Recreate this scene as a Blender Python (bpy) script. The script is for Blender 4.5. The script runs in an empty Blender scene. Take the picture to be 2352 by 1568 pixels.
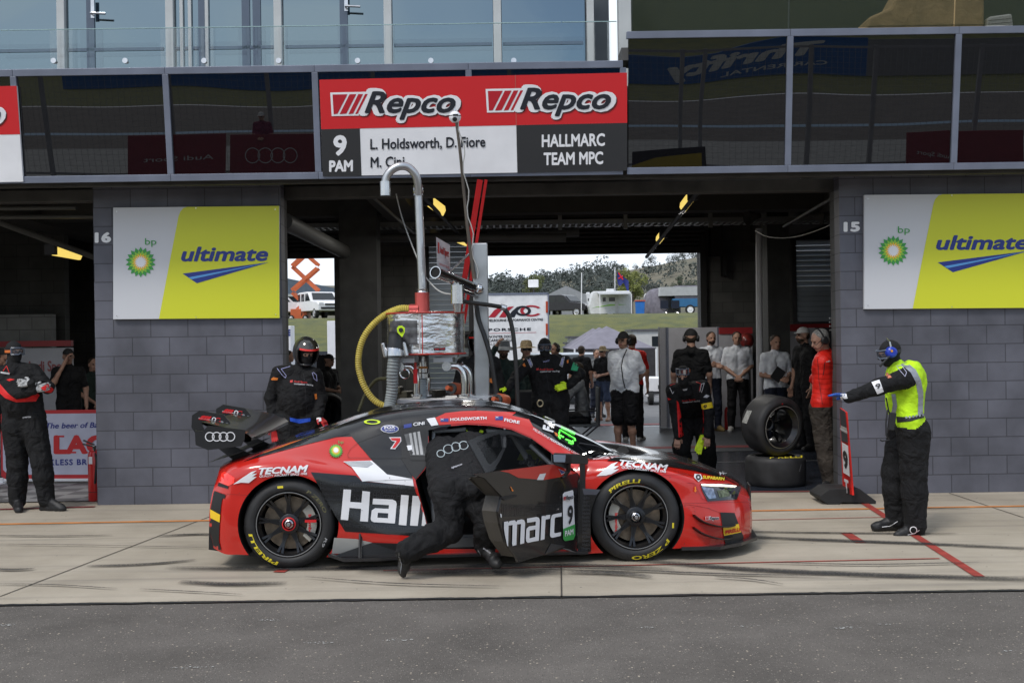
import bpy, bmesh, math, random
import numpy as np
from mathutils import Vector, Matrix, noise as mnoise
from mathutils.bvhtree import BVHTree
from mathutils.geometry import tessellate_polygon
random.seed(7); R = math.radians
V = Vector
SC = bpy.context.scene; COL = SC.collection
# ---------------------------------------------------------------- camera
FPX = 2666.0; CX, CY = 1176.0, 784.0; ROLL = 0.0145; CAMZ = 1.70
cr, sr = math.cos(ROLL), math.sin(ROLL)
RT = V((cr, 0, -sr)); UP = V((sr, 0, cr)); FW = V((0, 1, 0)); CAM = V((0, 0, CAMZ))
cam = bpy.data.cameras.new('camera'); camo = bpy.data.objects.new('camera', cam); COL.objects.link(camo)
cam.lens = FPX*36/2352; cam.sensor_width = 36; cam.clip_end = 3000; cam.clip_start = .05
camo.matrix_world = Matrix(((RT.x, UP.x, 0, 0), (0, 0, -1, 0), (RT.z, UP.z, 0, CAMZ), (0, 0, 0, 1)))
SC.camera = camo
# ---------------------------------------------------------------- light
SUN_EL, SUN_AZ = 52, 215          # azimuth measured clockwise from +Y (away from the camera)
W = bpy.data.worlds.new('World'); SC.world = W; W.use_nodes = True
nt = W.node_tree; nt.nodes.clear()
def N(t, ty, **k):
    n = t.nodes.new(ty)
    for a, b in k.items(): setattr(n, a, b)
    return n
sky = N(nt, 'ShaderNodeTexSky', sky_type='NISHITA', sun_disc=False, sun_elevation=R(SUN_EL), sun_rotation=R(SUN_AZ), dust_density=1.5)
bg1 = N(nt, 'ShaderNodeBackground'); bg1.inputs[1].default_value = .11
bg2 = N(nt, 'ShaderNodeBackground'); bg2.inputs[0].default_value = (.80, .87, .96, 1); bg2.inputs[1].default_value = .95
tc = N(nt, 'ShaderNodeTexCoord'); mp = N(nt, 'ShaderNodeMapping'); mp.inputs['Scale'].default_value = (1.1, 1.1, 3.2); mp.inputs['Location'].default_value = (.35, .1, .2)
nz = N(nt, 'ShaderNodeTexNoise'); nz.inputs['Scale'].default_value = 1.7; nz.inputs['Detail'].default_value = 6; nz.inputs['Roughness'].default_value = .55
rp = N(nt, 'ShaderNodeValToRGB'); rp.color_ramp.elements[0].position = .40; rp.color_ramp.elements[1].position = .64
rp.color_ramp.elements[0].color = (.08, .08, .08, 1)
sx = N(nt, 'ShaderNodeSeparateXYZ'); hz = N(nt, 'ShaderNodeMapRange'); hz.inputs[1].default_value = -.35; hz.inputs[2].default_value = .1
mxx = N(nt, 'ShaderNodeMath', operation='MAXIMUM'); ms = N(nt, 'ShaderNodeMixShader'); wo = N(nt, 'ShaderNodeOutputWorld')
L = nt.links.new
L(tc.outputs['Generated'], mp.inputs[0]); L(mp.outputs[0], nz.inputs[0]); L(nz.outputs[0], rp.inputs[0])
L(tc.outputs['Generated'], sx.inputs[0]); L(sx.outputs[1], hz.inputs[0]); L(rp.outputs[0], mxx.inputs[0]); L(hz.outputs[0], mxx.inputs[1])
L(mxx.outputs[0], ms.inputs[0]); L(sky.outputs[0], bg1.inputs[0]); L(bg1.outputs[0], ms.inputs[1]); L(bg2.outputs[0], ms.inputs[2]); L(ms.outputs[0], wo.inputs[0])
sl = bpy.data.lights.new('sun', 'SUN'); sl.energy = 1.3; sl.angle = R(14); sl.color = (1, .96, .9)
so = bpy.data.objects.new('sun', sl); COL.objects.link(so)
_a, _e = R(SUN_AZ), R(SUN_EL)
so.rotation_euler = V((math.sin(_a)*math.cos(_e), math.cos(_a)*math.cos(_e), math.sin(_e))).to_track_quat('Z', 'Y').to_euler()
SC.view_settings.view_transform = 'Standard'; SC.view_settings.look = 'None'; SC.view_settings.exposure = .45; SC.view_settings.gamma = 1
# ---------------------------------------------------------------- pixel helpers (2352-wide photo pixels)
def ray(px, py): return RT*((px-CX)/FPX) + UP*((CY-py)/FPX) + FW
def P(px, py, Y): return CAM + ray(px, py)*Y
def PL(px, py, pt, n):
    d = ray(px, py); return CAM + d*((V(pt)-CAM).dot(n)/d.dot(n))
def G(px, py, z=0.):
    d = ray(px, py); return CAM + d*((z-CAMZ)/d.z)
def planar(pt, n):
    n = V(n).normalized()
    if n.dot(CAM-V(pt)) < 0: n = -n
    return lambda px, py, lift=0: PL(px, py, V(pt)+n*(.003*lift), n)
# ---------------------------------------------------------------- materials
MATS = {}
def lin(h):
    if not isinstance(h, str): return tuple(h)
    h = h.lstrip('#'); o = []
    for i in (0, 2, 4):
        c = int(h[i:i+2], 16)/255; o.append(c/12.92 if c <= .04045 else ((c+.055)/1.055)**2.4)
    return tuple(o)
def mat(name, c, rough=.6, metal=0, var=.06, vs=4., bump=0., bs=60., bd=.01, coat=0., emis=0., alpha=1., ior=1.45, trans=0., stretch=None, spec=None, dark=None):
    if name in MATS: return MATS[name]
    m = bpy.data.materials.new(name); m.use_nodes = True; t = m.node_tree; b = t.nodes['Principled BSDF']; MATS[name] = m
    c = lin(c); b.inputs['Base Color'].default_value = (*c, 1); b.inputs['Roughness'].default_value = rough
    b.inputs['Metallic'].default_value = metal; b.inputs['IOR'].default_value = ior; b.inputs['Alpha'].default_value = alpha
    b.inputs['Coat Weight'].default_value = coat; b.inputs['Coat Roughness'].default_value = .04; b.inputs['Transmission Weight'].default_value = trans
    if spec is not None: b.inputs['Specular IOR Level'].default_value = spec
    if emis: b.inputs['Emission Color'].default_value = (*c, 1); b.inputs['Emission Strength'].default_value = emis
    if var or bump:
        tx = N(t, 'ShaderNodeTexCoord'); mpp = N(t, 'ShaderNodeMapping'); t.links.new(tx.outputs['Object'], mpp.inputs[0])
        if stretch: mpp.inputs['Scale'].default_value = stretch
    if var:
        n = N(t, 'ShaderNodeTexNoise'); n.inputs['Scale'].default_value = vs; n.inputs['Detail'].default_value = 5; t.links.new(mpp.outputs[0], n.inputs[0])
        r = N(t, 'ShaderNodeValToRGB'); r.color_ramp.elements[0].position = .3; r.color_ramp.elements[1].position = .7
        d = dark or tuple(x*(1-var*2) for x in c); r.color_ramp.elements[0].color = (*lin(d), 1); r.color_ramp.elements[1].color = (*[min(1, x*(1+var)) for x in c], 1)
        t.links.new(n.outputs[0], r.inputs[0]); t.links.new(r.outputs[0], b.inputs['Base Color'])
        rr = N(t, 'ShaderNodeMapRange'); rr.inputs[3].default_value = max(.0, rough*(1-var)); rr.inputs[4].default_value = min(1, rough*(1+var*2))
        t.links.new(n.outputs[0], rr.inputs[0]); t.links.new(rr.outputs[0], b.inputs['Roughness'])
    if bump:
        n2 = N(t, 'ShaderNodeTexNoise'); n2.inputs['Scale'].default_value = bs; n2.inputs['Detail'].default_value = 4; n2.inputs['Distortion'].default_value = .6; t.links.new(mpp.outputs[0], n2.inputs[0])
        bp = N(t, 'ShaderNodeBump'); bp.inputs['Strength'].default_value = bump; bp.inputs['Distance'].default_value = bd
        t.links.new(n2.outputs[0], bp.inputs['Height']); t.links.new(bp.outputs[0], b.inputs['Normal'])
    return m
def block_mat(name, c, ax=0, c2=None, offx=.112, mort=.006, rough=.55, w=.4, h=.2, bstr=.32):
    """painted concrete block wall; ax: 0 = faces camera, 1 = side wall, 2 = floor"""
    if name in MATS: return MATS[name]
    m = bpy.data.materials.new(name); m.use_nodes = True; t = m.node_tree; b = t.nodes['Principled BSDF']; MATS[name] = m; c = lin(c)
    g = N(t, 'ShaderNodeNewGeometry'); s = N(t, 'ShaderNodeSeparateXYZ'); cb = N(t, 'ShaderNodeCombineXYZ'); ad = N(t, 'ShaderNodeMath', operation='ADD'); ad.inputs[1].default_value = 40-offx
    ad2 = N(t, 'ShaderNodeMath', operation='ADD'); ad2.inputs[1].default_value = 20
    l = t.links.new
    l(g.outputs['Position'], s.inputs[0]); l(s.outputs[1 if ax == 1 else 0], ad.inputs[0]); l(s.outputs[1 if ax == 2 else 2], ad2.inputs[0]); l(ad.outputs[0], cb.inputs[0]); l(ad2.outputs[0], cb.inputs[1])
    br = N(t, 'ShaderNodeTexBrick'); br.inputs['Scale'].default_value = 1; br.inputs['Brick Width'].default_value = w; br.inputs['Row Height'].default_value = h
    br.inputs['Mortar Size'].default_value = mort; br.inputs['Mortar Smooth'].default_value = .3
    br.inputs['Color1'].default_value = (*[x*.92 for x in c], 1); br.inputs['Color2'].default_value = (*[min(1, x*1.1) for x in c], 1)
    br.inputs['Mortar'].default_value = (*(lin(c2) if c2 else [x*.45 for x in c]), 1); l(cb.outputs[0], br.inputs[0])
    n = N(t, 'ShaderNodeTexNoise'); n.inputs['Scale'].default_value = 2.2; n.inputs['Detail'].default_value = 7; l(g.outputs['Position'], n.inputs[0])
    r = N(t, 'ShaderNodeMapRange'); r.inputs[1].default_value = .3; r.inputs[2].default_value = .7; r.inputs[3].default_value = .70; r.inputs[4].default_value = 1.26; l(n.outputs[0], r.inputs[0])
    mx = N(t, 'ShaderNodeVectorMath', operation='SCALE'); l(br.outputs[0], mx.inputs[0]); l(r.outputs[0], mx.inputs['Scale']); l(mx.outputs[0], b.inputs['Base Color'])
    n2 = N(t, 'ShaderNodeTexNoise'); n2.inputs['Scale'].default_value = 90; l(g.outputs['Position'], n2.inputs[0])
    a = N(t, 'ShaderNodeMath', operation='MULTIPLY_ADD'); a.inputs[1].default_value = -2.5; l(br.outputs['Fac'], a.inputs[0]); l(n2.outputs[0], a.inputs[2])
    bp = N(t, 'ShaderNodeBump'); bp.inputs['Strength'].default_value = bstr; bp.inputs['Distance'].default_value = .004; l(a.outputs[0], bp.inputs['Height']); l(bp.outputs[0], b.inputs['Normal'])
    b.inputs['Roughness'].default_value = rough
    return m
# ---------------------------------------------------------------- mesh building
WM = {}
def link(o, parent=None, M=None):
    COL.objects.link(o); M = M or Matrix()
    o.matrix_basis = M; WM[o.name] = M
    if parent: o.parent = parent; o.matrix_parent_inverse = WM[parent.name].inverted()
    return o
def tag(o, label=None, cat=None, group=None, kind=None):
    if label: o['label'] = label
    if cat: o['category'] = cat
    if group: o['group'] = group
    if kind: o['kind'] = kind
    return o
def empty(name, loc, label, cat, group=None, rz=0):
    o = bpy.data.objects.new(name, None); o.empty_display_size = .2
    link(o, None, Matrix.Translation(V(loc)) @ Matrix.Rotation(rz, 4, 'Z')); return tag(o, label, cat, group)
class MB:
    def __init__(s): s.v = []; s.f = []; s.m = []; s.ms = []; s.k = 0; s.uv = None
    def mt(s, m):
        if m not in s.ms: s.ms.append(m)
        s.k = s.ms.index(m); return s
    def add(s, vs, fs):
        o = len(s.v); s.v += [tuple(x) for x in vs]; s.f += [tuple(i+o for i in f) for f in fs]; s.m += [s.k]*len(fs); return s
    def box(s, c, d, M=None):
        c = V(c); x, y, z = d[0]/2, d[1]/2, d[2]/2
        vs = [V((a*x, b*y, e*z)) for e in (-1, 1) for b in (-1, 1) for a in (-1, 1)]
        if M is not None: vs = [M @ v for v in vs]
        return s.add([c+v for v in vs], [(0, 2, 3, 1), (4, 5, 7, 6), (0, 1, 5, 4), (2, 6, 7, 3), (0, 4, 6, 2), (1, 3, 7, 5)])
    def bb(s, x0, x1, y0, y1, z0, z1): return s.box(((x0+x1)/2, (y0+y1)/2, (z0+z1)/2), (abs(x1-x0), abs(y1-y0), abs(z1-z0)))
    def tube(s, pts, r, n=10, cap=True, closed=False):
        pts = [V(p) for p in pts]; rs = r if isinstance(r, (list, tuple)) else [r]*len(pts); vs = []; fs = []; prev = None; L_ = len(pts)
        for i, p in enumerate(pts):
            t = (pts[(i+1) % L_ if closed else min(i+1, L_-1)]-pts[(i-1) % L_ if closed else max(i-1, 0)])
            if t.length < 1e-9: t = V((0, 0, 1))
            t.normalize()
            if prev is None: a = V((0, 0, 1)) if abs(t.z) < .9 else V((1, 0, 0)); u = t.cross(a).normalized()
            else:
                u = prev-t*prev.dot(t); u = u.normalized() if u.length > 1e-6 else t.orthogonal().normalized()
            prev = u; w = t.cross(u)
            vs += [p+(u*math.cos(2*math.pi*k/n)+w*math.sin(2*math.pi*k/n))*rs[i] for k in range(n)]
        for i in range(L_ if closed else L_-1):
            j = (i+1) % L_
            for k in range(n): fs.append((i*n+k, i*n+(k+1) % n, j*n+(k+1) % n, j*n+k))
        if cap and not closed: fs += [tuple(range(n))[::-1], tuple((L_-1)*n+k for k in range(n))]
        return s.add(vs, fs)
    def lathe(s, prof, c, ax=(0, 0, 1), n=24, cap=False):
        """prof: list of (r, h) along axis"""
        ax = V(ax).normalized(); u = ax.orthogonal().normalized(); w = ax.cross(u); c = V(c); vs = []; fs = []
        for r, h in prof: vs += [c+ax*h+(u*math.cos(2*math.pi*k/n)+w*math.sin(2*math.pi*k/n))*r for k in range(n)]
        for i in range(len(prof)-1):
            for k in range(n): fs.append((i*n+k, i*n+(k+1) % n, (i+1)*n+(k+1) % n, (i+1)*n+k))
        if cap: fs += [tuple(range(n))[::-1], tuple((len(prof)-1)*n+k for k in range(n))]
        return s.add(vs, fs)
    def prism(s, poly, ext):
        """3D planar polygon extruded by vector"""
        poly = [V(p) for p in poly]; n = len(poly); e = V(ext)
        tr = tessellate_polygon([poly]); 
        fs = [tuple(t) for t in tr]+[tuple(i+n for i in t[::-1]) for t in tr]+[(i, (i+1) % n, (i+1) % n+n, i+n) for i in range(n)]
        return s.add(poly+[p+e for p in poly], fs)
    def grid(s, rows, closed=False):
        a = len(rows); b = len(rows[0]); vs = [v for r in rows for v in r]; fs = []
        for i in range(a-1):
            for j in range(b if closed else b-1): fs.append((i*b+j, i*b+(j+1) % b, (i+1)*b+(j+1) % b, (i+1)*b+j))
        return s.add(vs, fs)
    def mesh(s, name='m'):
        me = bpy.data.meshes.new(name); me.from_pydata(s.v, [], s.f); me.update(); return me
    def build(s, name, m=None, parent=None, smooth=False, bevel=0, base=False, fix=True, ang=35):
        me = s.mesh(name)
        for x in (s.ms if s.ms else [m]): me.materials.append(x)
        if s.ms: me.polygons.foreach_set('material_index', s.m)
        return finish(me, name, parent, smooth, bevel, base, fix, ang)
def finish(me, name, parent=None, smooth=False, bevel=0, base=False, fix=True, ang=35):
    if fix:
        bm = bmesh.new(); bm.from_mesh(me); bmesh.ops.recalc_face_normals(bm, faces=bm.faces[:]); bm.to_mesh(me); bm.free()
    co = np.empty(len(me.vertices)*3); me.vertices.foreach_get('co', co); co = co.reshape(-1, 3)
    lo, hi = co.min(0), co.max(0); c = V((lo+hi)/2)
    if base or parent is None: c.z = lo[2]
    me.transform(Matrix.Translation(-c))
    if smooth:
        me.polygons.foreach_set('use_smooth', [True]*len(me.polygons))
        if smooth == 1: me.set_sharp_from_angle(angle=R(ang))
    o = bpy.data.objects.new(name, me); link(o, parent, Matrix.Translation(c))
    if bevel:
        b = o.modifiers.new('bevel', 'BEVEL'); b.width = bevel; b.segments = 2; b.limit_method = 'ANGLE'; b.angle_limit = R(40)
    return o
def interp(keys, n):
    """smooth (chordal Catmull-Rom) resample of points to n samples"""
    K = np.array([list(k) for k in keys], float); t = np.r_[0, np.cumsum(np.maximum(np.linalg.norm(np.diff(K, axis=0), axis=1), 1e-6)**.7)]
    return cubic(t, K, np.linspace(0, t[-1], n))
def cubic(t, K, x):
    d = np.gradient(K, t, axis=0, edge_order=1) if len(t) > 2 else np.repeat((K[1:]-K[:1])/(t[1]-t[0]), 2, 0)
    i = np.clip(np.searchsorted(t, x, side='right')-1, 0, len(t)-2); h = (t[i+1]-t[i]); u = (x-t[i])/h
    sh = (-1,)+(1,)*(K.ndim-1); h = h.reshape(sh); u = u.reshape(sh)
    return (2*u**3-3*u**2+1)*K[i]+(u**3-2*u**2+u)*h*d[i]+(-2*u**3+3*u**2)*K[i+1]+(u**3-u**2)*h*d[i+1]
def curve(keys, n=24): return [V(p) for p in interp(keys, n)]
# ---------------------------------------------------------------- lettering and decals
_TC = {}
def text2d(s, bold=0., shear=0., sp=1.):
    k = (s, bold, shear, sp)
    if k in _TC: return _TC[k]
    c = bpy.data.curves.new('t', 'FONT'); c.body = s; c.size = 1; c.offset = bold; c.shear = shear; c.space_character = sp; c.resolution_u = 3
    o = bpy.data.objects.new('t', c); me = bpy.data.meshes.new_from_object(o)
    v = [(x.co.x, x.co.y) for x in me.vertices]; f = [tuple(p.vertices) for p in me.polygons]
    bpy.data.objects.remove(o); bpy.data.curves.remove(c); bpy.data.meshes.remove(me)
    xs = [a[0] for a in v]; x0, x1 = min(xs), max(xs); cap = .73
    v = [((a-x0)/(x1-x0), b/cap) for a, b in v]
    _TC[k] = (v, f, (x1-x0)/cap); return _TC[k]
class Decal:
    def __init__(s, proj, step=0): s.p = proj; s.step = step; s.parts = []
    def _put(s, v2, f, m, lift):
        s.parts.append((v2, f, m, lift)); return s
    def poly(s, pts, m, lift=1):
        tr = tessellate_polygon([[V((a, b, 0)) for a, b in pts]])
        return s._put([tuple(p) for p in pts], [tuple(t) for t in tr], m, lift)
    def text(s, t, p0, p1, h, m, bold=.01, shear=0., lift=2, up=None, sp=1.):
        k = bold*1.25; SH = [(0, 0)] if bold < .012 else ([(k*math.cos(a), k*math.sin(a)) for a in [R(45*i) for i in range(8)]] if bold < .07 else [(k*math.cos(a), k*math.sin(a)) for a in [R(30*i) for i in range(12)]])
        v, f, w = text2d(t, 0., shear, sp); p0 = V(p0); p1 = V(p1); d = p1-p0
        u = V(up) if up else V((d.y, -d.x)).normalized()
        u = u.normalized()*h
        for i, (sx_, sy_) in enumerate(SH): s._put([tuple(p0+d*(a+sx_/w)+u*(b+sy_)) for a, b in v], f, m, lift+i*.07)
        return s
    def disc(s, c, r, m, lift=2, n=20, ry=None, r2=0, a0=0, a1=360):
        ry = ry or r; A = [R(a0+(a1-a0)*i/n) for i in range(n+1)]
        if r2:
            k = r2/r; v = [(c[0]+math.cos(a)*r, c[1]+math.sin(a)*ry) for a in A]+[(c[0]+math.cos(a)*r2, c[1]+math.sin(a)*ry*k) for a in A]
            return s._put(v, [(i, i+1, n+2+i, n+1+i) for i in range(n)], m, lift)
        return s.poly([(c[0]+math.cos(a)*r, c[1]+math.sin(a)*ry) for a in A[:-1]], m, lift)
    def star(s, c, r1, r2, n, m, lift=2, rot=0):
        return s.poly([(c[0]+math.sin(R(rot)+math.pi*i/n)*(r1 if i % 2 == 0 else r2), c[1]-math.cos(R(rot)+math.pi*i/n)*(r1 if i % 2 == 0 else r2)) for i in range(2*n)], m, lift)
    def line(s, pts, w, m, lift=2):
        for a, b in zip(pts[:-1], pts[1:]):
            a = V(a); b = V(b); d = (b-a).normalized(); q = V((-d.y, d.x))*w/2; e = d*w*.3
            s._put([tuple(a-e+q), tuple(b+e+q), tuple(b+e-q), tuple(a-e-q)], [(0, 1, 2, 3)], m, lift)
        return s
    def build(s, name, parent=None, smooth=False):
        mb = MB()
        for v2, f, m, lift in s.parts:
            bm = bmesh.new(); vs = [bm.verts.new((a, b, 0)) for a, b in v2]
            for q in f:
                try: bm.faces.new([vs[i] for i in q])
                except ValueError: pass
            if s.step:
                xs = [a for a, b in v2]; ys = [b for a, b in v2]
                for ax, lo, hi in ((0, min(xs), max(xs)), (1, min(ys), max(ys))):
                    n = int((hi-lo)/s.step)
                    for i in range(1, n+1):
                        co = [0, 0, 0]; co[ax] = lo+(hi-lo)*i/(n+1); no = [0, 0, 0]; no[ax] = 1
                        bmesh.ops.bisect_plane(bm, geom=bm.verts[:]+bm.edges[:]+bm.faces[:], plane_co=co, plane_no=no)
            bm.verts.index_update(); out = [s.p(v.co.x, v.co.y, lift) for v in bm.verts]
            fs = [tuple(v.index for v in fc.verts) for fc in bm.faces]
            if any(o is None for o in out):
                fs = [q for q in fs if all(out[i] is not None for i in q)]; out = [o or V((0, 0, 0)) for o in out]
                used = sorted({i for q in fs for i in q}); re = {i: k for k, i in enumerate(used)}; out = [out[i] for i in used]; fs = [tuple(re[i] for i in q) for q in fs]
            if s.step and fs:   # drop faces that jump in depth
                fs = [q for q in fs if max(out[i].y for i in q)-min(out[i].y for i in q) < .8]
            if fs:
                # face the camera
                c = [out[i] for i in fs[0]]
                mb.mt(m).add(out, fs)
            bm.free()
        if not mb.f: return None
        me = mb.mesh(name); [me.materials.append(x) for x in mb.ms]; me.polygons.foreach_set('material_index', mb.m)
        bm = bmesh.new(); bm.from_mesh(me)
        bmesh.ops.delete(bm, geom=[v for v in bm.verts if not v.link_faces], context='VERTS')
        for fc in bm.faces:
            if fc.normal.dot(fc.calc_center_median()-CAM) > 0: fc.normal_flip()
        bm.to_mesh(me); bm.free()
        return finish(me, name, parent, smooth=2 if smooth else False, fix=False)
def bvh_of(objs):
    vs = []; fs = []
    for o in objs:
        M = WM[o.name]; k = len(vs); vs += [M @ v.co for v in o.data.vertices]; fs += [tuple(i+k for i in p.vertices) for p in o.data.polygons]
    return BVHTree.FromPolygons(vs, fs)
def caster(bvh, lift=.003, maxd=1e9):
    def pr(px, py, l=1):
        d = ray(px, py).normalized(); h = bvh.ray_cast(CAM, d)
        if h[0] is None or h[3] > maxd: return None
        n = h[1]
        if n.dot(d) > 0: n = -n
        return h[0]+n*lift*l
    return pr
def dup(root, M, label=None, group=None, names=True):
    r = root.copy(); COL.objects.link(r); r.matrix_basis = M @ root.matrix_basis; WM[r.name] = M @ WM[root.name]
    if label: r['label'] = label
    if group: r['group'] = group
    for ch in list(root.children):
        c = ch.copy(); COL.objects.link(c); c.parent = r
        for g in ch.children: d = g.copy(); COL.objects.link(d); d.parent = c
    return r
T = Matrix.Translation
# ================================================================ setting
red = mat('red_paint', '#e02a22', .35, coat=.3, var=.04)
white = mat('white_paint', (.80, .80, .82), .4, var=.03); black = mat('black_paint', (.02, .02, .022), .4, var=.1)
steel = mat('brushed_steel', (.62, .62, .63), .22, 1, var=.08, vs=14); grey_al = mat('frame_grey', (.19, .21, .27), .4, .3, var=.08, vs=3)
darkgrey = mat('dark_grey', (.035, .035, .04), .6, var=.15); rubber = mat('rubber', (.018, .018, .019), .62, var=.2, vs=9, bump=.15, bs=120, bd=.002)
skid_m = None
def ground_mat(name, c1, c2, s1, speck=None, rough=.85, stains=None, bumpd=.004, bs=160):
    m = bpy.data.materials.new(name); m.use_nodes = True; t = m.node_tree; b = t.nodes['Principled BSDF']; l = t.links.new
    g = N(t, 'ShaderNodeNewGeometry'); n = N(t, 'ShaderNodeTexNoise'); n.inputs['Scale'].default_value = s1; n.inputs['Detail'].default_value = 8; n.inputs['Roughness'].default_value = .6; l(g.outputs['Position'], n.inputs[0])
    r = N(t, 'ShaderNodeValToRGB'); r.color_ramp.elements[0].position = .32; r.color_ramp.elements[1].position = .68; r.color_ramp.elements[0].color = (*c1, 1); r.color_ramp.elements[1].color = (*c2, 1); l(n.outputs[0], r.inputs[0])
    out = r.outputs[0]
    n2 = N(t, 'ShaderNodeTexNoise'); n2.inputs['Scale'].default_value = bs; n2.inputs['Detail'].default_value = 2; l(g.outputs['Position'], n2.inputs[0])
    if stains:
        mp = N(t, 'ShaderNodeMapping'); mp.inputs['Scale'].default_value = stains[0]; l(g.outputs['Position'], mp.inputs[0])
        n3 = N(t, 'ShaderNodeTexNoise'); n3.inputs['Scale'].default_value = 1; n3.inputs['Detail'].default_value = 6; n3.inputs['Roughness'].default_value = .65; l(mp.outputs[0], n3.inputs[0])
        r3 = N(t, 'ShaderNodeMapRange'); r3.inputs[1].default_value = .5; r3.inputs[2].default_value = .78; r3.inputs[4].default_value = stains[2]; l(n3.outputs[0], r3.inputs[0])
        mx = N(t, 'ShaderNodeMixRGB'); l(r3.outputs[0], mx.inputs[0]); l(out, mx.inputs[1]); mx.inputs[2].default_value = (*stains[1], 1); out = mx.outputs[0]
    if speck:
        for sc, col, th in speck:
            vo = N(t, 'ShaderNodeTexVoronoi'); vo.inputs['Scale'].default_value = sc; l(g.outputs['Position'], vo.inputs[0])
            sp = N(t, 'ShaderNodeSeparateColor'); l(vo.outputs['Color'], sp.inputs[0])
            gt = N(t, 'ShaderNodeMath', operation='GREATER_THAN'); gt.inputs[1].default_value = th; l(sp.outputs[0], gt.inputs[0])
            lt = N(t, 'ShaderNodeMath', operation='LESS_THAN'); lt.inputs[1].default_value = .32; l(vo.outputs['Distance'], lt.inputs[0])
            mu = N(t, 'ShaderNodeMath', operation='MULTIPLY'); l(gt.outputs[0], mu.inputs[0]); l(lt.outputs[0], mu.inputs[1])
            mx = N(t, 'ShaderNodeMixRGB'); l(mu.outputs[0], mx.inputs[0]); l(out, mx.inputs[1]); mx.inputs[2].default_value = (*col, 1); out = mx.outputs[0]
    l(out, b.inputs['Base Color']); b.inputs['Roughness'].default_value = rough
    bp = N(t, 'ShaderNodeBump'); bp.inputs['Strength'].default_value = .7; bp.inputs['Distance'].default_value = bumpd; l(n2.outputs[0], bp.inputs['Height']); l(bp.outputs[0], b.inputs['Normal'])
    MATS[name] = m; return m
asph = ground_mat('asphalt', (.082, .072, .063), (.132, .117, .104), 1.3, [(85, (.22, .20, .175), .80), (55, (.42, .36, .28), .965), (120, (.022, .021, .02), .74)], .85, ((.35, 2.5, 1), (.088, .078, .068), .4), .008, 110)
conc = ground_mat('concrete', (.33, .285, .222), (.45, .395, .315), 1.1, [(40, (.14, .13, .11), .996)], .78, ((.25, 5.5, 1), (.12, .11, .10), .55))
pad_a = ground_mat('paddock_asphalt', (.12, .12, .125), (.17, .17, .175), 2.5, None, .8)
def sheet(name, x0, x1, y0, y1, z, m, nx=1, ny=1, fn=None, smooth=False, label=None):
    mb = MB(); rows = []
    for j in range(ny+1):
        y = y0+(y1-y0)*j/ny; rows.append([V((x0+(x1-x0)*i/nx, y, (fn(x0+(x1-x0)*i/nx, y) if fn else z))) for i in range(nx+1)])
    mb.grid(rows); o = mb.build(name, m, smooth=2 if smooth else False); tag(o, kind='structure'); return o
grass = mat('grass_mat', (.115, .115, .034), .95, var=.3, vs=1.2, bump=.8, bs=14, bd=.08, dark=(.07, .085, .03))
dry = mat('dry_hill', (.16, .14, .075), .95, var=.2, vs=.03, bump=.6, bs=2, bd=.3, dark=(.10, .10, .05))
# the one big ground sheet
gm = ground_mat('field', (.10, .12, .05), (.16, .16, .08), .15, None, .95)
sheet('ground', -900, 900, -900, 1600, -.02, gm)
YW = 12.5; YE = 7.70         # front of the pit wall, edge of the asphalt
sheet('pit_lane', -60, 60, -4.8, YE, 0, asph)
sheet('concrete_apron', -60, 60, YE, YW+.35, .004, conc, 60, 6, fn=lambda x, y: .004)
# ragged tar joint between asphalt and concrete
mb = MB(); top = []; bot = []
for i in range(700):
    x = -10+i*.03; top.append(V((x, YE+.012+.018*mnoise.noise(V((x*3, 0, 0)))+.012*mnoise.noise(V((x*19, 3, 0))), .008))); bot.append(V((x, YE-.035+.012*mnoise.noise(V((x*8, 5, 0))), .008)))
mb.grid([bot, top]); tag(mb.build('tar_joint', mat('tar', (.02, .02, .02), .6)), kind='structure')
# joints of the concrete and painted lines, laid as sheets
def strip(name, pts, w, m, z=.008, nsub=1):
    mb = MB(); 
    a, b = [], []
    for i, p in enumerate(pts):
        p = V(p); q = V(pts[min(i+1, len(pts)-1)])-V(pts[max(i-1, 0)]); q.z = 0; q.normalize(); n = V((-q.y, q.x, 0))*w/2
        a.append(V((p.x, p.y, z))+n); b.append(V((p.x, p.y, z))-n)
    mb.grid([a, b]); return tag(mb.build(name, m), kind='structure')
jm = mat('joint_dark', (.07, .06, .05), .9)
orange_l = mat('orange_line', (.62, .24, .07), .7, var=.12, vs=6); red_l = mat('red_line', (.34, .045, .032), .7, var=.18, vs=7)
dred = mat('dark_red_line', (.22, .03, .03), .6, var=.2)
for a, b in (((0, 1371), (540, 1165)), ((1289, 1300), (1290, 1375)), ((2180, 1133), (2352, 1190))):
    strip('concrete_joint', [G(*a), G(*b)], .011, jm)
strip('orange_line', [G(-60, 1206), G(2420, 1162)], .085, orange_l, .009)
strip('red_line', [G(880, 1312), G(2158, 1284)], .028, red_l, .009)
strip('red_line', [G(1725, 1195.5), G(2030, 1189)], .022, red_l, .009)
strip('red_line', [G(1962, 1142), G(2250, 1326)], .075, red_l, .010)
strip('red_line', [G(1942, 1225), G(1978, 1248)], .09, red_l, .010)
strip('red_line', [G(640, 1316), G(655, 1308)], .09, red_l, .010)
strip('garage_line', [G(1690, 1131), G(1960, 1129)], .07, dred, .011)
strip('garage_line', [G(-40, 1172), G(218, 1165)], .08, dred, .011)
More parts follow.
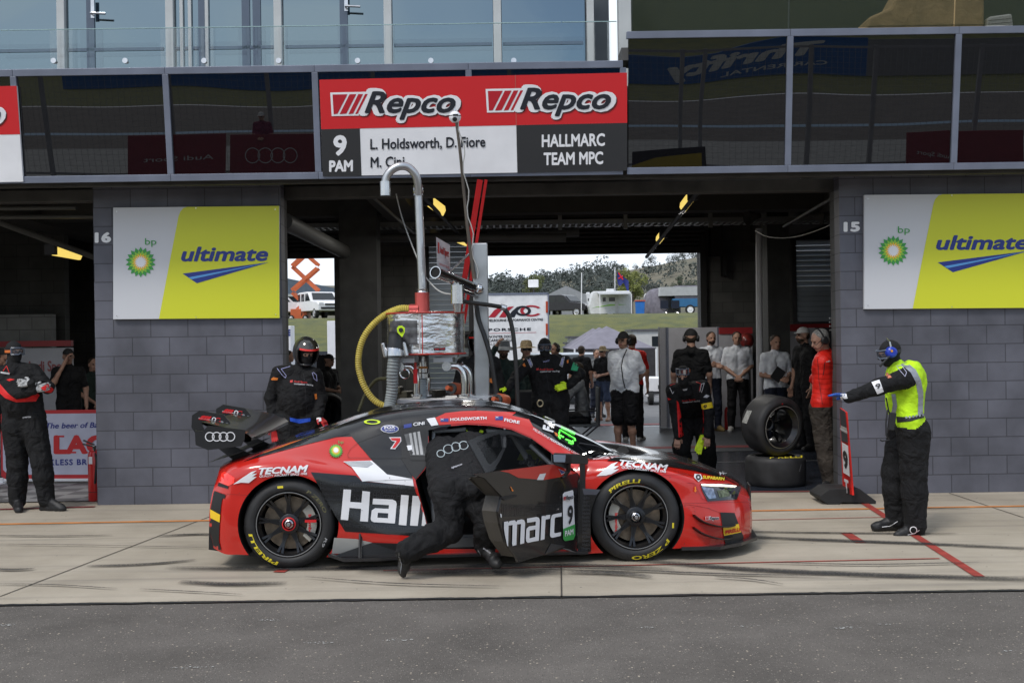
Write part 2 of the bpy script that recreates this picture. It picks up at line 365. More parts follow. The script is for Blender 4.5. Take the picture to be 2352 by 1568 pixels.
# rubber marks
def skid_mat():
    m = bpy.data.materials.new('skid_rubber'); m.use_nodes = True; t = m.node_tree; b = t.nodes['Principled BSDF']; l = t.links.new
    b.inputs['Base Color'].default_value = (.025, .024, .024, 1); b.inputs['Roughness'].default_value = .8
    uv = N(t, 'ShaderNodeTexCoord'); s = N(t, 'ShaderNodeSeparateXYZ'); l(uv.outputs['UV'], s.inputs[0])
    g = N(t, 'ShaderNodeNewGeometry'); mp = N(t, 'ShaderNodeMapping'); mp.inputs['Scale'].default_value = (1.2, 45, 1); l(g.outputs['Position'], mp.inputs[0])
    n = N(t, 'ShaderNodeTexNoise'); n.inputs['Scale'].default_value = 1.3; n.inputs['Detail'].default_value = 6; n.inputs['Roughness'].default_value = .7; l(mp.outputs[0], n.inputs[0])
    n5 = N(t, 'ShaderNodeTexNoise'); n5.inputs['Scale'].default_value = 60; n5.inputs['Detail'].default_value = 3; l(g.outputs['Position'], n5.inputs[0])
    av = N(t, 'ShaderNodeMath', operation='MULTIPLY_ADD'); av.inputs[1].default_value = .5; l(n5.outputs[0], av.inputs[0]); l(n.outputs[0], av.inputs[2])
    def bumpf(o, p):   # 4u(1-u) power
        a = N(t, 'ShaderNodeMath', operation='SUBTRACT'); a.inputs[0].default_value = 1; l(o, a.inputs[1]); c = N(t, 'ShaderNodeMath', operation='MULTIPLY'); l(a.outputs[0], c.inputs[0]); l(o, c.inputs[1])
        d = N(t, 'ShaderNodeMath', operation='MULTIPLY'); d.inputs[1].default_value = 4; l(c.outputs[0], d.inputs[0]); e = N(t, 'ShaderNodeMath', operation='POWER'); e.inputs[1].default_value = p; l(d.outputs[0], e.inputs[0]); return e.outputs[0]
    a = bumpf(s.outputs[0], .5); c = bumpf(s.outputs[1], .7); mu = N(t, 'ShaderNodeMath', operation='MULTIPLY'); l(a, mu.inputs[0]); l(c, mu.inputs[1])
    r = N(t, 'ShaderNodeMapRange'); r.inputs[1].default_value = .5; r.inputs[2].default_value = .95; r.inputs[3].default_value = 0; r.inputs[4].default_value = 1.; l(av.outputs[0], r.inputs[0])
    ad = N(t, 'ShaderNodeMath', operation='MULTIPLY'); ad.use_clamp = True; l(mu.outputs[0], ad.inputs[0]); l(r.outputs[0], ad.inputs[1]); g2 = N(t, 'ShaderNodeMath', operation='MULTIPLY'); g2.inputs[1].default_value = 1.55; g2.use_clamp = True
    l(ad.outputs[0], g2.inputs[0]); l(g2.outputs[0], b.inputs['Alpha']); return m
skid = skid_mat()
def skidmark(pts, w, z=.013):
    pts = [G(*p) for p in pts]; pts = curve(pts, 30); mb = MB(); a, b = [], []
    for i, p in enumerate(pts): a.append(V((p.x, p.y+w/2, z))); b.append(V((p.x, p.y-w/2, z)))
    mb.grid([b, a]); me = mb.mesh(); uv = me.uv_layers.new(name='UVMap'); n = len(pts)
    for pl in me.polygons:
        for li in pl.loop_indices:
            vi = me.loops[li].vertex_index; uv.data[li].uv = ((vi % n)/(n-1), 1 if vi >= n else 0)
    me.materials.append(skid); tag(finish(me, 'tyre_mark', fix=False), kind='structure')
for i, (pts, w) in enumerate([([(1650, 1232), (1830, 1240), (2100, 1250), (2400, 1264)], .16), ([(1450, 1288), (1700, 1309), (2000, 1323), (2420, 1335)], .20),
        ([(1650, 1222), (1900, 1226), (2200, 1228)], .08), ([(380, 1307), (560, 1309), (900, 1306), (1300, 1300), (1550, 1310)], .16), ([(200, 1303), (330, 1299), (450, 1289)], .10),
        ([(360, 1234), (450, 1230), (540, 1231)], .11), ([(410, 1340), (520, 1345), (660, 1343)], .14), ([(-60, 1232), (120, 1234), (260, 1232)], .05), ([(-20, 1345), (120, 1347), (270, 1356)], .03),
        ([(320, 1357), (440, 1363), (560, 1370)], .03), ([(-30, 1310), (40, 1312), (80, 1310)], .08), ([(1180, 1306), (1400, 1312), (1640, 1322), (1900, 1328)], .07), ([(1750, 1296), (2000, 1301), (2250, 1296)], .05),
        ([(-60, 1253), (200, 1256), (480, 1262)], .025), ([(1640, 1330), (1720, 1335), (1800, 1347)], .05), ([(700, 1330), (900, 1345), (1150, 1352)], .04), ([(2030, 1172), (2120, 1171), (2230, 1170)], .05), ([(820, 1312), (1050, 1318), (1300, 1316)], .3), ([(1300, 1318), (1420, 1322), (1500, 1330)], .12)]):
    skidmark(pts, w, .013+i*.0006)
# faded white paint dabs on the asphalt
wp = bpy.data.materials.new('worn_white'); wp.use_nodes = True; t = wp.node_tree; b_ = t.nodes['Principled BSDF']; b_.inputs['Base Color'].default_value = (.42, .42, .40, 1)
g_ = N(t, 'ShaderNodeNewGeometry'); n_ = N(t, 'ShaderNodeTexNoise'); n_.inputs['Scale'].default_value = 55; n_.inputs['Detail'].default_value = 3; r_ = N(t, 'ShaderNodeMapRange'); r_.inputs[1].default_value = .57; r_.inputs[2].default_value = .63
t.links.new(g_.outputs[0], n_.inputs[0]); t.links.new(n_.outputs[0], r_.inputs[0]); t.links.new(r_.outputs[0], b_.inputs['Alpha'])
for px, py, w in ((620, 1424, .13), (440, 1533, .15), (735, 1476, .10), (915, 1470, .12), (1485, 1442, .07), (1720, 1438, .12), (2035, 1434, .10), (2310, 1496, .08), (1945, 1362+80, .1), (20, 1436, .08)):
    p = G(px, py); mb = MB(); mb.prism([p+V((math.cos(a)*w*random.uniform(.6, 1), math.sin(a)*.028*random.uniform(.5, 1), .004)) for a in [k*.6 for k in range(10)]], (0, 0, .001)); tag(mb.build('worn_paint_mark', wp), kind='structure')
# ---------------------------------------------------------------- garage floor
YB = 22.6   # rear wall of the garage
epoxy = mat('epoxy_floor', (.028, .034, .048), .22, var=.2, vs=1.5, bump=.05, bs=20)
tile = block_mat('tile_floor', (.05, .056, .065), 2, (.03, .03, .03), w=.3, h=.15, rough=.45, mort=.01)
sheet('garage_floor', -30, 30, YW+.35, YB+.3, .006, epoxy)
sheet('tile_floor', -2.6, 7, G(1500, 1040).y, YB, .012, tile)
sheet('floor_line', -2.6, 7, G(1650, 1030).y, G(1650, 1030).y+.35, .016, dred)
sheet('floor_line', -9, -4.4, G(60, 1105).y, G(60, 1105).y+.25, .016, mat('red_tile', (.30, .03, .03), .5))
sheet('checker_floor', -9, -4.4, G(60, 1155).y-.0, G(60, 1105).y, .016, None)
ck = bpy.data.materials.new('checker_tiles'); ck.use_nodes = True; t = ck.node_tree; c_ = N(t, 'ShaderNodeTexChecker'); c_.inputs['Scale'].default_value = 3.3; c_.inputs[1].default_value = (.10, .10, .10, 1); c_.inputs[2].default_value = (.24, .24, .24, 1)
g_ = N(t, 'ShaderNodeNewGeometry'); t.links.new(g_.outputs[0], c_.inputs[0]); t.links.new(c_.outputs[0], t.nodes['Principled BSDF'].inputs['Base Color'])
bpy.data.objects['checker_floor'].data.materials.clear(); bpy.data.objects['checker_floor'].data.materials.append(ck)
sheet('tile_edge', -2.6, 7, G(1650, 1064).y, G(1650, 1064).y+.03, .02, mat('edge_grey', (.3, .3, .3), .6))
sheet('threshold_line', -3, 6, YB+.4, YB+.75, .012, mat('threshold_red', (.28, .07, .07), .7))
sheet('paddock', -60, 60, YB+.3, 60, .004, pad_a)
# ---------------------------------------------------------------- pit building
bld = empty('pit_building', (0, YW, 0), 'grey painted concrete block pit garage building with tilted black glass fascia above the open bays', 'building')
bw = block_mat('block_wall', (.094, .096, .118), 0, rough=.6); bws = block_mat('block_side', (.125, .13, .15), 1, rough=.6)
dw = block_mat('dark_block', (.085, .085, .08), 0, (.05, .05, .05), rough=.8); dws = block_mat('dark_block_side', (.07, .07, .07), 1, rough=.8)
ZC = 3.45
def X(px, Y): return (px-CX)/FPX*Y
def pillar(x0, x1):
    mb = MB(); mb.mt(bw).bb(x0, x1, YW, YW+.2, 0, ZC); mb.build('pillar_wall', None, bld); MB().bb(x0+.02, x0+.2, YW+.201, YW+.45, 0, ZC).build('return_wall', dws, bld); return MB().bb(x1-.2, x1-.02, YW+.201, YW+.45, 0, ZC).build('return_wall', dws, bld)
pillar(-4.49, X(649, YW)); pillar(X(1932, YW), X(1932, YW)+4.2)
pillar(-4.49-6.3-2.0, -4.49-6.3)
# chamfer strips at the base of the wall (paint line)
soff = mat('soffit', (.10, .10, .10), .8, var=.2, vs=2); beamm = mat('beam_steel', (.075, .072, .066), .6, .2, var=.2)
mb = MB(); mb.mt(soff).bb(-30, 30, 11.95, YW+.1, ZC+.002, ZC+.3)                  # overhang
mb.mt(mat('ceiling', (.13, .125, .115), .9, var=.2, vs=1.5)).bb(-30, 30, YW+.1, YB, 4.25, 4.45)
mb.build('ceiling_slab', None, bld)
mb = MB()
for y, z0, z1 in ((YW+.24, 3.30, 3.44), (YW+.5, 3.45, 4.24)): mb.bb(-30, 30, y, y+.16, z0, z1)
mb.build('door_head_beam', beamm, bld, bevel=.01)
for x0 in (-1.6, 4.9, -7.2): MB().bb(x0-.25, x0+.25, YW+.7, YB-.1, 3.55, 4.24).build('concrete_beam', mat('beam_conc', (.055, .053, .048), .9), bld)
mb = MB(); mb.bb(-30, 30, 17.2, 17.6, 3.6, 4.24); mb.build('cross_beam', MATS['beam_conc'], bld)
# rear wall with openings
xl0, xl1 = X(560, YB), X(770, YB); xo0, xo1 = -.62, X(1607, YB); ZD = 3.42
mb = MB(); mb.mt(dw); mb.bb(-30, xl0, YB, YB+.2, 0, 4.3)
def wallseg(x0, x1, hx0, hx1, hz):
    mb.bb(x0, hx0, YB, YB+.2, 0, 4.3).bb(hx1, x1, YB, YB+.2, 0, 4.3); z = 0
    for a, b in hz+[(4.3, 4.3)]: mb.bb(hx0, hx1, YB, YB+.2, z, a); z = b
_z = lambda px, py: P(px, py, YB-.02).z
wallseg(xl1, xo0, X(985, YB-.02), X(1078, YB-.02), [(_z(1078, 900), _z(985, 800)), (_z(1078, 760), _z(985, 556))]); wallseg(xo1, 30, X(1826, YB-.02), X(1918, YB-.02), [(_z(1918, 665), _z(1826, 553))]); mb.bb(xl0, xl1, YB, YB+.2, ZD-.02, 4.3); mb.bb(xo0, xo1, YB, YB+.2, ZD, 4.3)
mb.build('rear_wall', None, bld)
for xx in (-11.6, 6.6): MB().bb(xx, xx+.15, YW+.5, YB, 0, 4.24).build('side_wall', dws, bld)
# left bay: inner wall behind the banner
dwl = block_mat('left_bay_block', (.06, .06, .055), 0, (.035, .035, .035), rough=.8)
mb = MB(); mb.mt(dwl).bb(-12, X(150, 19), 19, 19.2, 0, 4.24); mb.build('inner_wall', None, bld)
mb = MB(); mb.mt(block_mat('grey_block', (.22, .22, .21), 0)).bb(-9, X(118, 18.6), 18.6, 18.8, 0, P(60, 722, 18.6).z); mb.build('half_wall', None, bld)
# roller doors rolled up
rd = mat('roller_steel', (.05, .05, .05), .45, .5, var=.15)
for a, b in ((xl0, xl1), (xo0, xo1)):
    mb = MB(); nz_ = 9
    for k in range(nz_): mb.tube([(a-.1, YB-.12, ZD+.05+k*.08), (b+.1, YB-.12, ZD+.05+k*.08)], .045, 8)
    mb.bb(a-.1, b+.1, YB-.16, YB-.1, ZD-.06, ZD+.02); mb.build('roller_door', rd, bld, smooth=1)
mb = MB(); mb.bb(xo1, xo1+.12, YB-.2, YB-.02, 0, 3.7).bb(xo1+.2, xo1+.42, YB-.3, YB-.05, 3.3, 3.9).bb(xo1+.42, xo1+.5, YB-.3, YB-.05, 2.9, 3.4); mb.build('door_gear', mat('gear_black', (.01, .01, .01), .6), bld)
# columns
mb = MB(); cm = mat('dark_concrete', (.05, .05, .048), .85, var=.2)
mb.bb(X(782, 17), X(868, 17), 17, 17.5, 0, 4.2); mb.build('column', cm, bld)
mb = MB(); mb.bb(X(1765, 18.6), X(1815, 18.6), 18.6, 19, 0, 4.2); mb.build('column', cm, bld)
# pipes
pm = mat('pipe_grey', (.17, .17, .165), .45, .2, var=.15)
def pipe(pts, r, m=pm, name='pipe', par=bld): return MB().tube(pts, r, 12).build(name, m, par, smooth=1)
pipe([P(853, 540, 17.2), P(855, 1060, 17.2)], .035); pipe([P(862, 545, 17.2), P(866, 1060, 17.2)], .02)
pipe([P(1743, 525, 18.4), P(1745, 920, 18.4)], .052, mat('pipe_light', (.5, .5, .52), .5))
pipe([P(652, 508, 13.2), P(790, 578, 17)], .10, mat('duct', (.10, .10, .095), .5)); 
pipe([P(860, 546, 18), P(1300, 546, 18), ], .07, MATS['duct']); pipe([P(1120, 540, 19), P(1330, 532, 19)], .08, MATS['duct'])
for a, b, Y0, Y1, r in (((905, 445), (1090, 540), 14, 22, .05), ((905, 548), (1010, 640), 14, 22, .03)): pass
pipe([P(960, 440, 13.5), P(1075, 560, 20)], .028, darkgrey); pipe([P(1620, 420, 13.5), P(1485, 590, 21)], .03, darkgrey)
pipe([P(830, 430, 13.5), P(950, 535, 17)], .02, MATS['duct']); pipe([P(1920, 450, 13.5), P(1800, 520, 17)], .02, MATS['duct'])
# cable tray across the bay: side rails, rungs
tray = MB(); yt = 17.8; zt = P(1300, 512, yt).z
for dy in (0, .45): tray.bb(-3.6, 5.4, yt+dy-.015, yt+dy+.015, zt-.02, zt+.05)
for k in range(92): tray.bb(-3.6+k*.098, -3.57+k*.098, yt, yt+.45, zt-.02, zt)
tray.build('cable_tray', mat('tray_steel', (.22, .22, .21), .4, .6), bld)
tray = MB()
for k in range(40): tray.bb(-1.2+k*.16, -1.1+k*.16, yt+.5, yt+.95, zt+.02, zt+.04)
tray.build('cable_tray', mat('tray_bright', (.5, .5, .48), .4, .3), bld)
# hanging yellow lamp battens
yl = mat('lamp_yellow', (.95, .70, .16), .4, emis=.7, var=.05); 
def lamp(a, b, Ya, Yb, lab):
    A = P(*a, Ya); B = P(*b, Yb); e = empty('strip_lamp', A, lab, 'lamp', 'yellow strip lamps under the garage ceiling'); d = (B-A).normalized(); s = d.cross(V((0, 0, 1))).normalized(); u = V((0, 0, 1))
    mb = MB(); w = .045
    mb.prism([A-s*w+u*.06, A+s*w+u*.06, A+s*w*1.2-u*.0, A+s*w*.4-u*.07, A-s*w*.4-u*.07, A-s*w*1.2], B-A); mb.build('diffuser', yl, e)
    MB().box(A-d*.05, (.13, .1, .13)).build('end_cap', darkgrey, e)
    la = bpy.data.lights.new('lamp_glow', 'AREA'); la.shape = 'RECTANGLE'; la.size = .15; la.size_y = (B-A).length; la.energy = 24 if A.x > -4.5 else 7; la.color = (1, .97, .92); lo_ = bpy.data.objects.new('lamp_glow', la); link(lo_, e, T((A+B)/2-u*.12) @ Matrix.Rotation(math.atan2(-d.x, d.y), 4, 'Z'))
lamp((985, 462), (1015, 484), 15, 15.8, 'yellow strip lamp nearest the curved refuelling pipe'); lamp((1052, 548), (1070, 556), 20, 21, 'small yellow strip lamp beside the cable of the boom')
lamp((1590, 450), (1570, 476), 15, 15.9, 'larger yellow strip lamp hanging right of the centre bay'); lamp((1523, 538), (1513, 551), 19.5, 20.6, 'small yellow strip lamp above the rear doorway view of the hillside')
lamp((122, 574), (182, 585), 15, 15.6, 'yellow strip lamp in the dark bay left of number 16')
# fluorescent battens in the left bay
for a, b in (((-20, 608-480+0), (100, 0)),): pass
for x1, y in ((95, 453), (175, 477), (245, 497)): pipe([P(-40, y+2, 15), P(x1, y, 15)], .03, mat('batten', (.12, .12, .11), .5))
pipe([P(-30, 500, 14), P(215, 590, 15.5)], .04, MATS['batten'])
# louvres
def louvre(px0, px1, py0, py1, Y, n):
    a = P(px0, py0, Y); b = P(px1, py1, Y); mb = MB(); x0, x1, z0, z1 = a.x, b.x, b.z, a.z; w = .07
    mb.mt(darkgrey).bb(x0-w, x0, Y-.08, Y, z0-w, z1+w).bb(x1, x1+w, Y-.08, Y, z0-w, z1+w).bb(x0, x1, Y-.08, Y, z1, z1+w).bb(x0, x1, Y-.08, Y, z0-w, z0)
    lm = mat('louvre_blade', (.35, .40, .46), .35, 0, alpha=.93, var=.05); h = (z1-z0)/n
    for k in range(n): mb.mt(lm).box(((x0+x1)/2, Y-.05, z0+(k+.5)*h), (x1-x0, .012, h*1.0), Matrix.Rotation(R(24), 4, 'X'))
    return mb.build('louvre', None, bld)
louvre(985, 1078, 556, 760, YB-.02, 17); louvre(1826, 1918, 553, 738, YB-.02, 16); louvre(985, 1078, 800, 900, YB-.02, 9)
# ---------------------------------------------------------------- fascia of tilted dark glass
TN = .144; FY, FZ = 11.85, 3.44; FN = V((0, -1, -TN)).normalized(); FU = V((0, -TN, 1)).normalized()
def PF(px, py, off=0.): return PL(px, py, V((0, FY, FZ))+FN*off, FN)
fproj = planar(V((0, FY, FZ))+FN*.045, FN)
def glassm(name, c, ior, rough=.0, wob=.02):
    m = bpy.data.materials.new(name); m.use_nodes = True; t = m.node_tree; b = t.nodes['Principled BSDF']; b.inputs['Base Color'].default_value = (*c, 1); b.inputs['Roughness'].default_value = rough; b.inputs['IOR'].default_value = ior
    g = N(t, 'ShaderNodeNewGeometry'); n = N(t, 'ShaderNodeTexNoise'); n.inputs['Scale'].default_value = .8; n.inputs['Detail'].default_value = 0; bp = N(t, 'ShaderNodeBump'); bp.inputs['Strength'].default_value = 1; bp.inputs['Distance'].default_value = wob
    t.links.new(g.outputs['Position'], n.inputs[0]); t.links.new(n.outputs[0], bp.inputs['Height']); t.links.new(bp.outputs[0], b.inputs['Normal']); MATS[name] = m; return m
bg_ = glassm('black_glass', (.004, .004, .005), 1.75, 0, .0035)
def panel(xa, xb, zt_, name='fascia_panel'):
    o = V((0, FY, FZ)); h = (zt_-FZ)/FU.z; e = V((1, 0, 0)); w = .035
    def q(x, v, off=0): return o+e*x+FU*v+FN*off
    mb = MB(); mb.prism([q(xa, 0), q(xb, 0), q(xb, h), q(xa, h)], -FN*.04); p = mb.build(name, bg_, bld)
    mb = MB()
    for a, b, c, d in ((xa-.018, xb+.018, -.055, .015), (xa-.018, xb+.018, h-.015, h+.055), (xb-.012, xb+.05, .0151, h-.0151)):
        MB().prism([q(a, c, .03), q(b, c, .03), q(b, d, .03), q(a, d, .03)], -FN*.08).build('frame', grey_al, p, bevel=.004)
    return p
xs_l = [X(x, 11.8) for x in (-300, 50, 396, 736, 1086, 1442)]; xs_l[-1] -= .02
for a, b in zip(xs_l[:-1], xs_l[1:]): panel(a+.019, b-.019, 4.455)
xs_r = [X(x, 11.8) for x in (1446, 1817, 2199, 2590)]
for a, b in zip(xs_r[:-1], xs_r[1:]): panel(a+.019, b-.019, 4.735)
MB().bb(-20, 1.10, 11.86, 13.4, 4.30, 4.40).build('balcony_slab', soff, bld)
MB().bb(1.16, 12, 11.85, 12.2, 4.55, 4.68).build('balcony_slab', soff, bld)
MB().bb(-20, 20, 11.97, 12.05, 3.36, 3.45).build('soffit_angle', beamm, bld)
# first floor glazing left: mullions and blue glass
YG = 13.3; wf = mat('mullion', (.50, .52, .52), .4, var=.05)
skyglass = glassm('sky_glass', (.20, .255, .28), 1.5, 0, .03); skyglass.node_tree.nodes['Principled BSDF'].inputs['Metallic'].default_value = 1
xm = [X(x, YG) for x in (-190, 153, 402, 650, 902, 1153, 1364)]
for i, (a, b) in enumerate(zip(xm[:-1], xm[1:])):
    w = MB().bb(a+.05, b-.05, YG+.02, YG+.05, 4.45, 6.3).build('window', skyglass, bld)
    MB().bb(a-.045, a+.045, YG-.05, YG+.1, 4.45, 6.3).build('mullion', wf, w, bevel=.006)
MB().bb(xm[-1]-.03, xm[-1]+.05, YG-.05, YG+.1, 4.45, 6.3).build('mullion', wf, bld)
dk = mat('inner_frame', (.09, .12, .17), .4)
for px in (218, 560+15, 600, 475, 800): MB().bb(X(px, YG)-.045, X(px, YG)+.045, YG-.0, YG+.018, 4.45, 6.3).build('door_stile', dk, bld)
for px in (428, 447, 486): MB().bb(X(px, YG)-.018, X(px, YG)+.018, YG-.02, YG+.018, 4.45, 6.3).build('door_stile', wf, bld)
for a, b in ((0, 140), (165, 385), (410, 640), (665, 890), (915, 1140), (1165, 1350)): MB().bb(X(a, YG), X(b, YG), YG+.0, YG+.016, P(600, 112, YG).z, P(600, 105, YG).z).build('transom', dk, bld)
for px, py in ((213, 20), (795, 4)):
    p = P(px, py, YG-.06); mb = MB(); mb.box(p, (.04, .02, .22)); mb.tube([p+V((0, -.03, -.07)), p+V((0, -.07, -.07)), p+V((.17, -.07, -.08))], .014, 8); mb.build('door_handle', steel, bld, smooth=1)
wall_in = MB().bb(-20, 1.2, YG+.4, YG+.6, 4.4, 7).build('inner_lining', mat('lining', (.2, .22, .24), .8), bld)
# glass balustrade left
clear = mat('clear_glass', (.82, .95, .93), .0, var=0, trans=1., ior=1.15, alpha=.16)
YBAL = 11.95; zb = P(600, 62, YBAL).z
xb_ = [X(x, YBAL) for x in (-200, 30, 455, 890, 1300, 1428)]
for a, b in zip(xb_[:-1], xb_[1:]):
    g = MB().bb(a+.006, b-.006, YBAL, YBAL+.012, 4.42, zb).build('balustrade_glass', clear, bld)
    MB().bb(a+.006, b-.006, YBAL-.002, YBAL+.014, zb+.0005, zb+.007).build('glass_edge', mat('glass_edge', (.35, .5, .5), .2), g)
for px in (125, 289, 470, 641, 822, 990, 1180): 
    p = P(px, 141, YBAL-.06); MB().lathe([(.0, -.03), (.028, -.03), (.028, .0), (.016, .002), (.016, .05)], p, (0, 1, 0), 14).build('standoff', steel, bld, smooth=1)
# right balustrade: tilted, tinted, reflects the hill
tb = glassm('tinted_glass', (.012, .020, .012), 1.9, 0, .003); tb.node_tree.nodes['Principled BSDF'].inputs['Alpha'].default_value = .45
hh = .75; o0 = V((0, FY, FZ))+FU*((4.735-FZ)/FU.z+.065)
xr = [X(x, 11.7) for x in (1460, 1819, 2198, 2590)]
for a, b in zip(xr[:-1], xr[1:]): MB().prism([o0+V((a+.008, 0, 0)), o0+V((b-.008, 0, 0)), o0+V((b-.008, 0, 0))+FU*hh, o0+V((a+.008, 0, 0))+FU*hh], -FN*.012).build('balustrade_glass', tb, bld)
MB().bb(X(1430, 13), X(1458, 13), 12.9, 13.1, 4.4, 6).build('mullion', wf, bld)
MB().bb(X(1380, 12.6), X(1440, 12.4), 12.3, 12.5, 4.42, 4.62).build('box_gutter', mat('gutter', (.35, .36, .3), .5), bld)

# balcony behind the right balustrade: dark lining, tan canvas umbrella, striped cushion
MB().bb(1.3, 12, 13.4, 13.5, 4.6, 7).build('balcony_wall', mat('balcony_dark', (.03, .04, .03), .6), bld)
cvs = mat('canvas_tan', (.42, .30, .15), .8, var=.15, vs=5, bump=.5, bs=8, bd=.03)
Yq = 12.3; q = lambda x, y: P(x, y, Yq); um = tag(MB().prism([q(1990, 66), q(1995, 40), q(2045, 18), q(2085, -60), q(2262, -60), q(2262, 62)], (0, .4, 0)).build('folded_canvas', cvs, bevel=.03), 'tan folded canvas standing behind the glass of the right balcony', 'canvas')
cu = tag(MB().prism([q(2268, 66), q(2270, 38), q(2326, 30), q(2330, 62)], (0, .15, 0)).build('striped_cushion', mat('cushion', (.55, .56, .53), .8), bevel=.03), 'pale striped cushion behind the balcony glass at top right', 'cushion')
Decal(planar(q(2300, 50)-V((0, .004, 0)), V((0, -1, 0)))).line([(2270, 48), (2328, 42)], 1.2, darkgrey, 1).line([(2270, 56), (2328, 51)], 1.2, darkgrey, 1).build('stripes', cu)
# ================================================================ signs
bpw = mat('sign_white', (.60, .61, .64), .35, var=0); bpg = mat('sign_lime', (.64, .67, .03), .35, var=0); navy = mat('navy', (.02, .04, .24), .4, var=0); lblue = mat('light_blue', (.10, .32, .68), .4, var=0)
g1 = mat('leaf_green', (.05, .32, .07), .4, var=0); g2 = mat('lime_green', (.27, .58, .06), .4, var=0); yy = mat('sun_yellow', (.9, .55, .05), .4, var=0); sgray = mat('sign_black', (.028, .028, .03), .35, var=0)
sred = mat('sign_red', (.60, .015, .02), .35, var=0); dred2 = mat('logo_red', (.45, .008, .02), .35, var=0); ink = mat('ink', (.012, .014, .022), .4, var=0)
def sunflower(d, c, r, l=2):
    d.star(c, r, r*.78, 18, g1, l).star(c, r*.80, r*.58, 18, g2, l+1, 10).star(c, r*.60, r*.42, 18, yy, l+2).star(c, r*.44, r*.28, 18, white, l+3, 10)
def bp_sign(fx, lab, yback=YW):
    pr = planar((0, YW-.045, 0), (0, -1, 0)); Q = lambda x, y: fx(x, y)
    c = [Q(260, 477), Q(641, 473), Q(642, 730), Q(260, 733)]
    mb = MB(); mb.prism([pr(*p) for p in c], (0, .042, 0)); base = mb.build('advertising_board', bpw, None); tag(base, lab, 'billboard', 'fuel adverts on the pillars')
    d = Decal(pr)
    d.poly([Q(430, 475.3), Q(641, 473), Q(642, 730), Q(365, 732), Q(388, 610), Q(410, 497), Q(414, 486), Q(421, 478)], bpg, 1)
    d.text('ultimate', Q(418, 599), Q(614, 598), 33, navy, .035, .22, 2, up=(.0, -1))
    d.poly([Q(419.6, 628.3), Q(616.5, 602.5), Q(452, 650.4)], navy, 2).poly([Q(433, 637), Q(616, 603), Q(440.5, 641.4)], lblue, 3)
    d.text('bp', Q(333, 562), Q(359, 562), 16, g1, .0, 0, 2, up=(0, -1)); sunflower(d, Q(323, 602), 34.8)
    for a, b in ((268,485),(632,481),(633,722),(268,725),(450,478),(450,728)): d.disc(Q(a, b), 1.1, steel, 3, 8)
    d.build('graphics', base)
bp_sign(lambda x, y: (x, y), 'white and lime fuel board on the left pillar, beside the number 16')
bp_sign(lambda x, y: (1985+(x-260)*1.06, 448+(y-477)*1.022), 'white and lime fuel board cut by the right edge, beside the number 15')
for s, p0, p1, h, lab in (('16', (220, 556), (253, 555.5), 22, 'white number 16 painted high on the left pillar'), ('15', (1940, 531), (1973, 530.5), 21, 'white number 15 painted high on the right pillar')):
    pr = planar((0, YW-.004, 0), (0, -1, 0)); tag(Decal(pr).text(s, p0, p1, h, mat('numeral_white', (.85, .85, .86), .5), .06, 0, 1, up=(0, -1)).build('bay_number'), lab, 'number')
# sponsor board over the bay
def bf(cx, cy): return (702.4+cx*.3264, 147+cy*.3264)
def repco(d, f, l=2, small=False):
    d.text('Repco', f(398, 352), f(1075, 352), 54, mat('logo_shadow', (.12, .01, .01), .5), .10, .32, l, up=(0, -1)) if not small else None
    d.text('Repco', f(392, 346), f(1068, 342), 54 if not small else small, white, .10, .32, l+1, up=(0, -1))
    d.poly([f(172, 202), f(444, 196), f(372, 364), f(182, 368)], white, l+1)
    q = lambda a, b, t, u: (a[0]+(b[0]-a[0])*t, a[1]+(b[1]-a[1])*t)
    for a, b in ((0, .40), (.46, .66), (.72, .86), (.92, 1.0)):
        xa, xb = 188+a*238, 188+b*238; off = -60
        d.poly([f(xa if a == 0 else xa+10, 216-(a*4)), f(xb+10, 216-(b*4)), f(xb+off*(1), 352-b*3), f(xa+off if a else 196, 354)], dred2, l+2)
    d.text('Repco', f(420, 342), f(1048, 338), 50 if not small else small*.93, ink, .03, .32, l+3, up=(0, -1))
def board(corners, name, lab, grp=None):
    mb = MB(); mb.prism([fproj(*p) for p in corners], -FN*.03); b = mb.build(name, white); return tag(b, lab, 'sign', grp)
b = board([bf(95, 112), bf(2260, 62), bf(2262, 750), bf(120, 790)], 'sponsor_board', 'red white and black team name board above the middle bay showing number 9', 'team name boards on the fascia')
d = Decal(fproj)
d.poly([bf(95, 112), bf(2260, 62), bf(2262, 415), bf(108, 460)], sred).poly([bf(108, 460), bf(380, 455), bf(392, 788), bf(120, 790)], sgray).poly([bf(1481, 432), bf(2262, 415), bf(2262, 750), bf(1489, 766)], sgray)
d.line([bf(1474, 78), bf(1481, 432)], .8, mat('seam', (.4, .2, .15), .5))
d.text('9', bf(200, 640), bf(282, 636), 45, white, .04, 0, 2, up=(0, -1)).text('PAM', bf(168, 756), bf(328, 752), 25, white, .05, 0, 2, up=(0, -1))
d.text('L. Holdsworth, D. Fiore', bf(455, 600), bf(1262, 582), 24.5, ink, .022, 0, 2, up=(0, -1)).text('M. Cini', bf(457, 728), bf(692, 722), 24.5, ink, .022, 0, 2, up=(0, -1))
d.text('HALLMARC', bf(1663, 583), bf(2102, 574), 28.5, white, .035, 0, 2, up=(0, -1)).text('TEAM MPC', bf(1676, 710), bf(2090, 702), 28.5, white, .035, 0, 2, up=(0, -1))
repco(d, bf); repco(d, lambda x, y: bf(x+1093, y-25)); d.build('graphics', b)
b = board([(-240, 204), (38, 197.5), (53, 417.5), (-240, 423)], 'sponsor_board', 'red and white name board cut by the left edge of the picture', 'team name boards on the fascia')
d = Decal(fproj); d.poly([(-240, 204), (38, 197.5), (46, 308.5), (-240, 315)], sred)
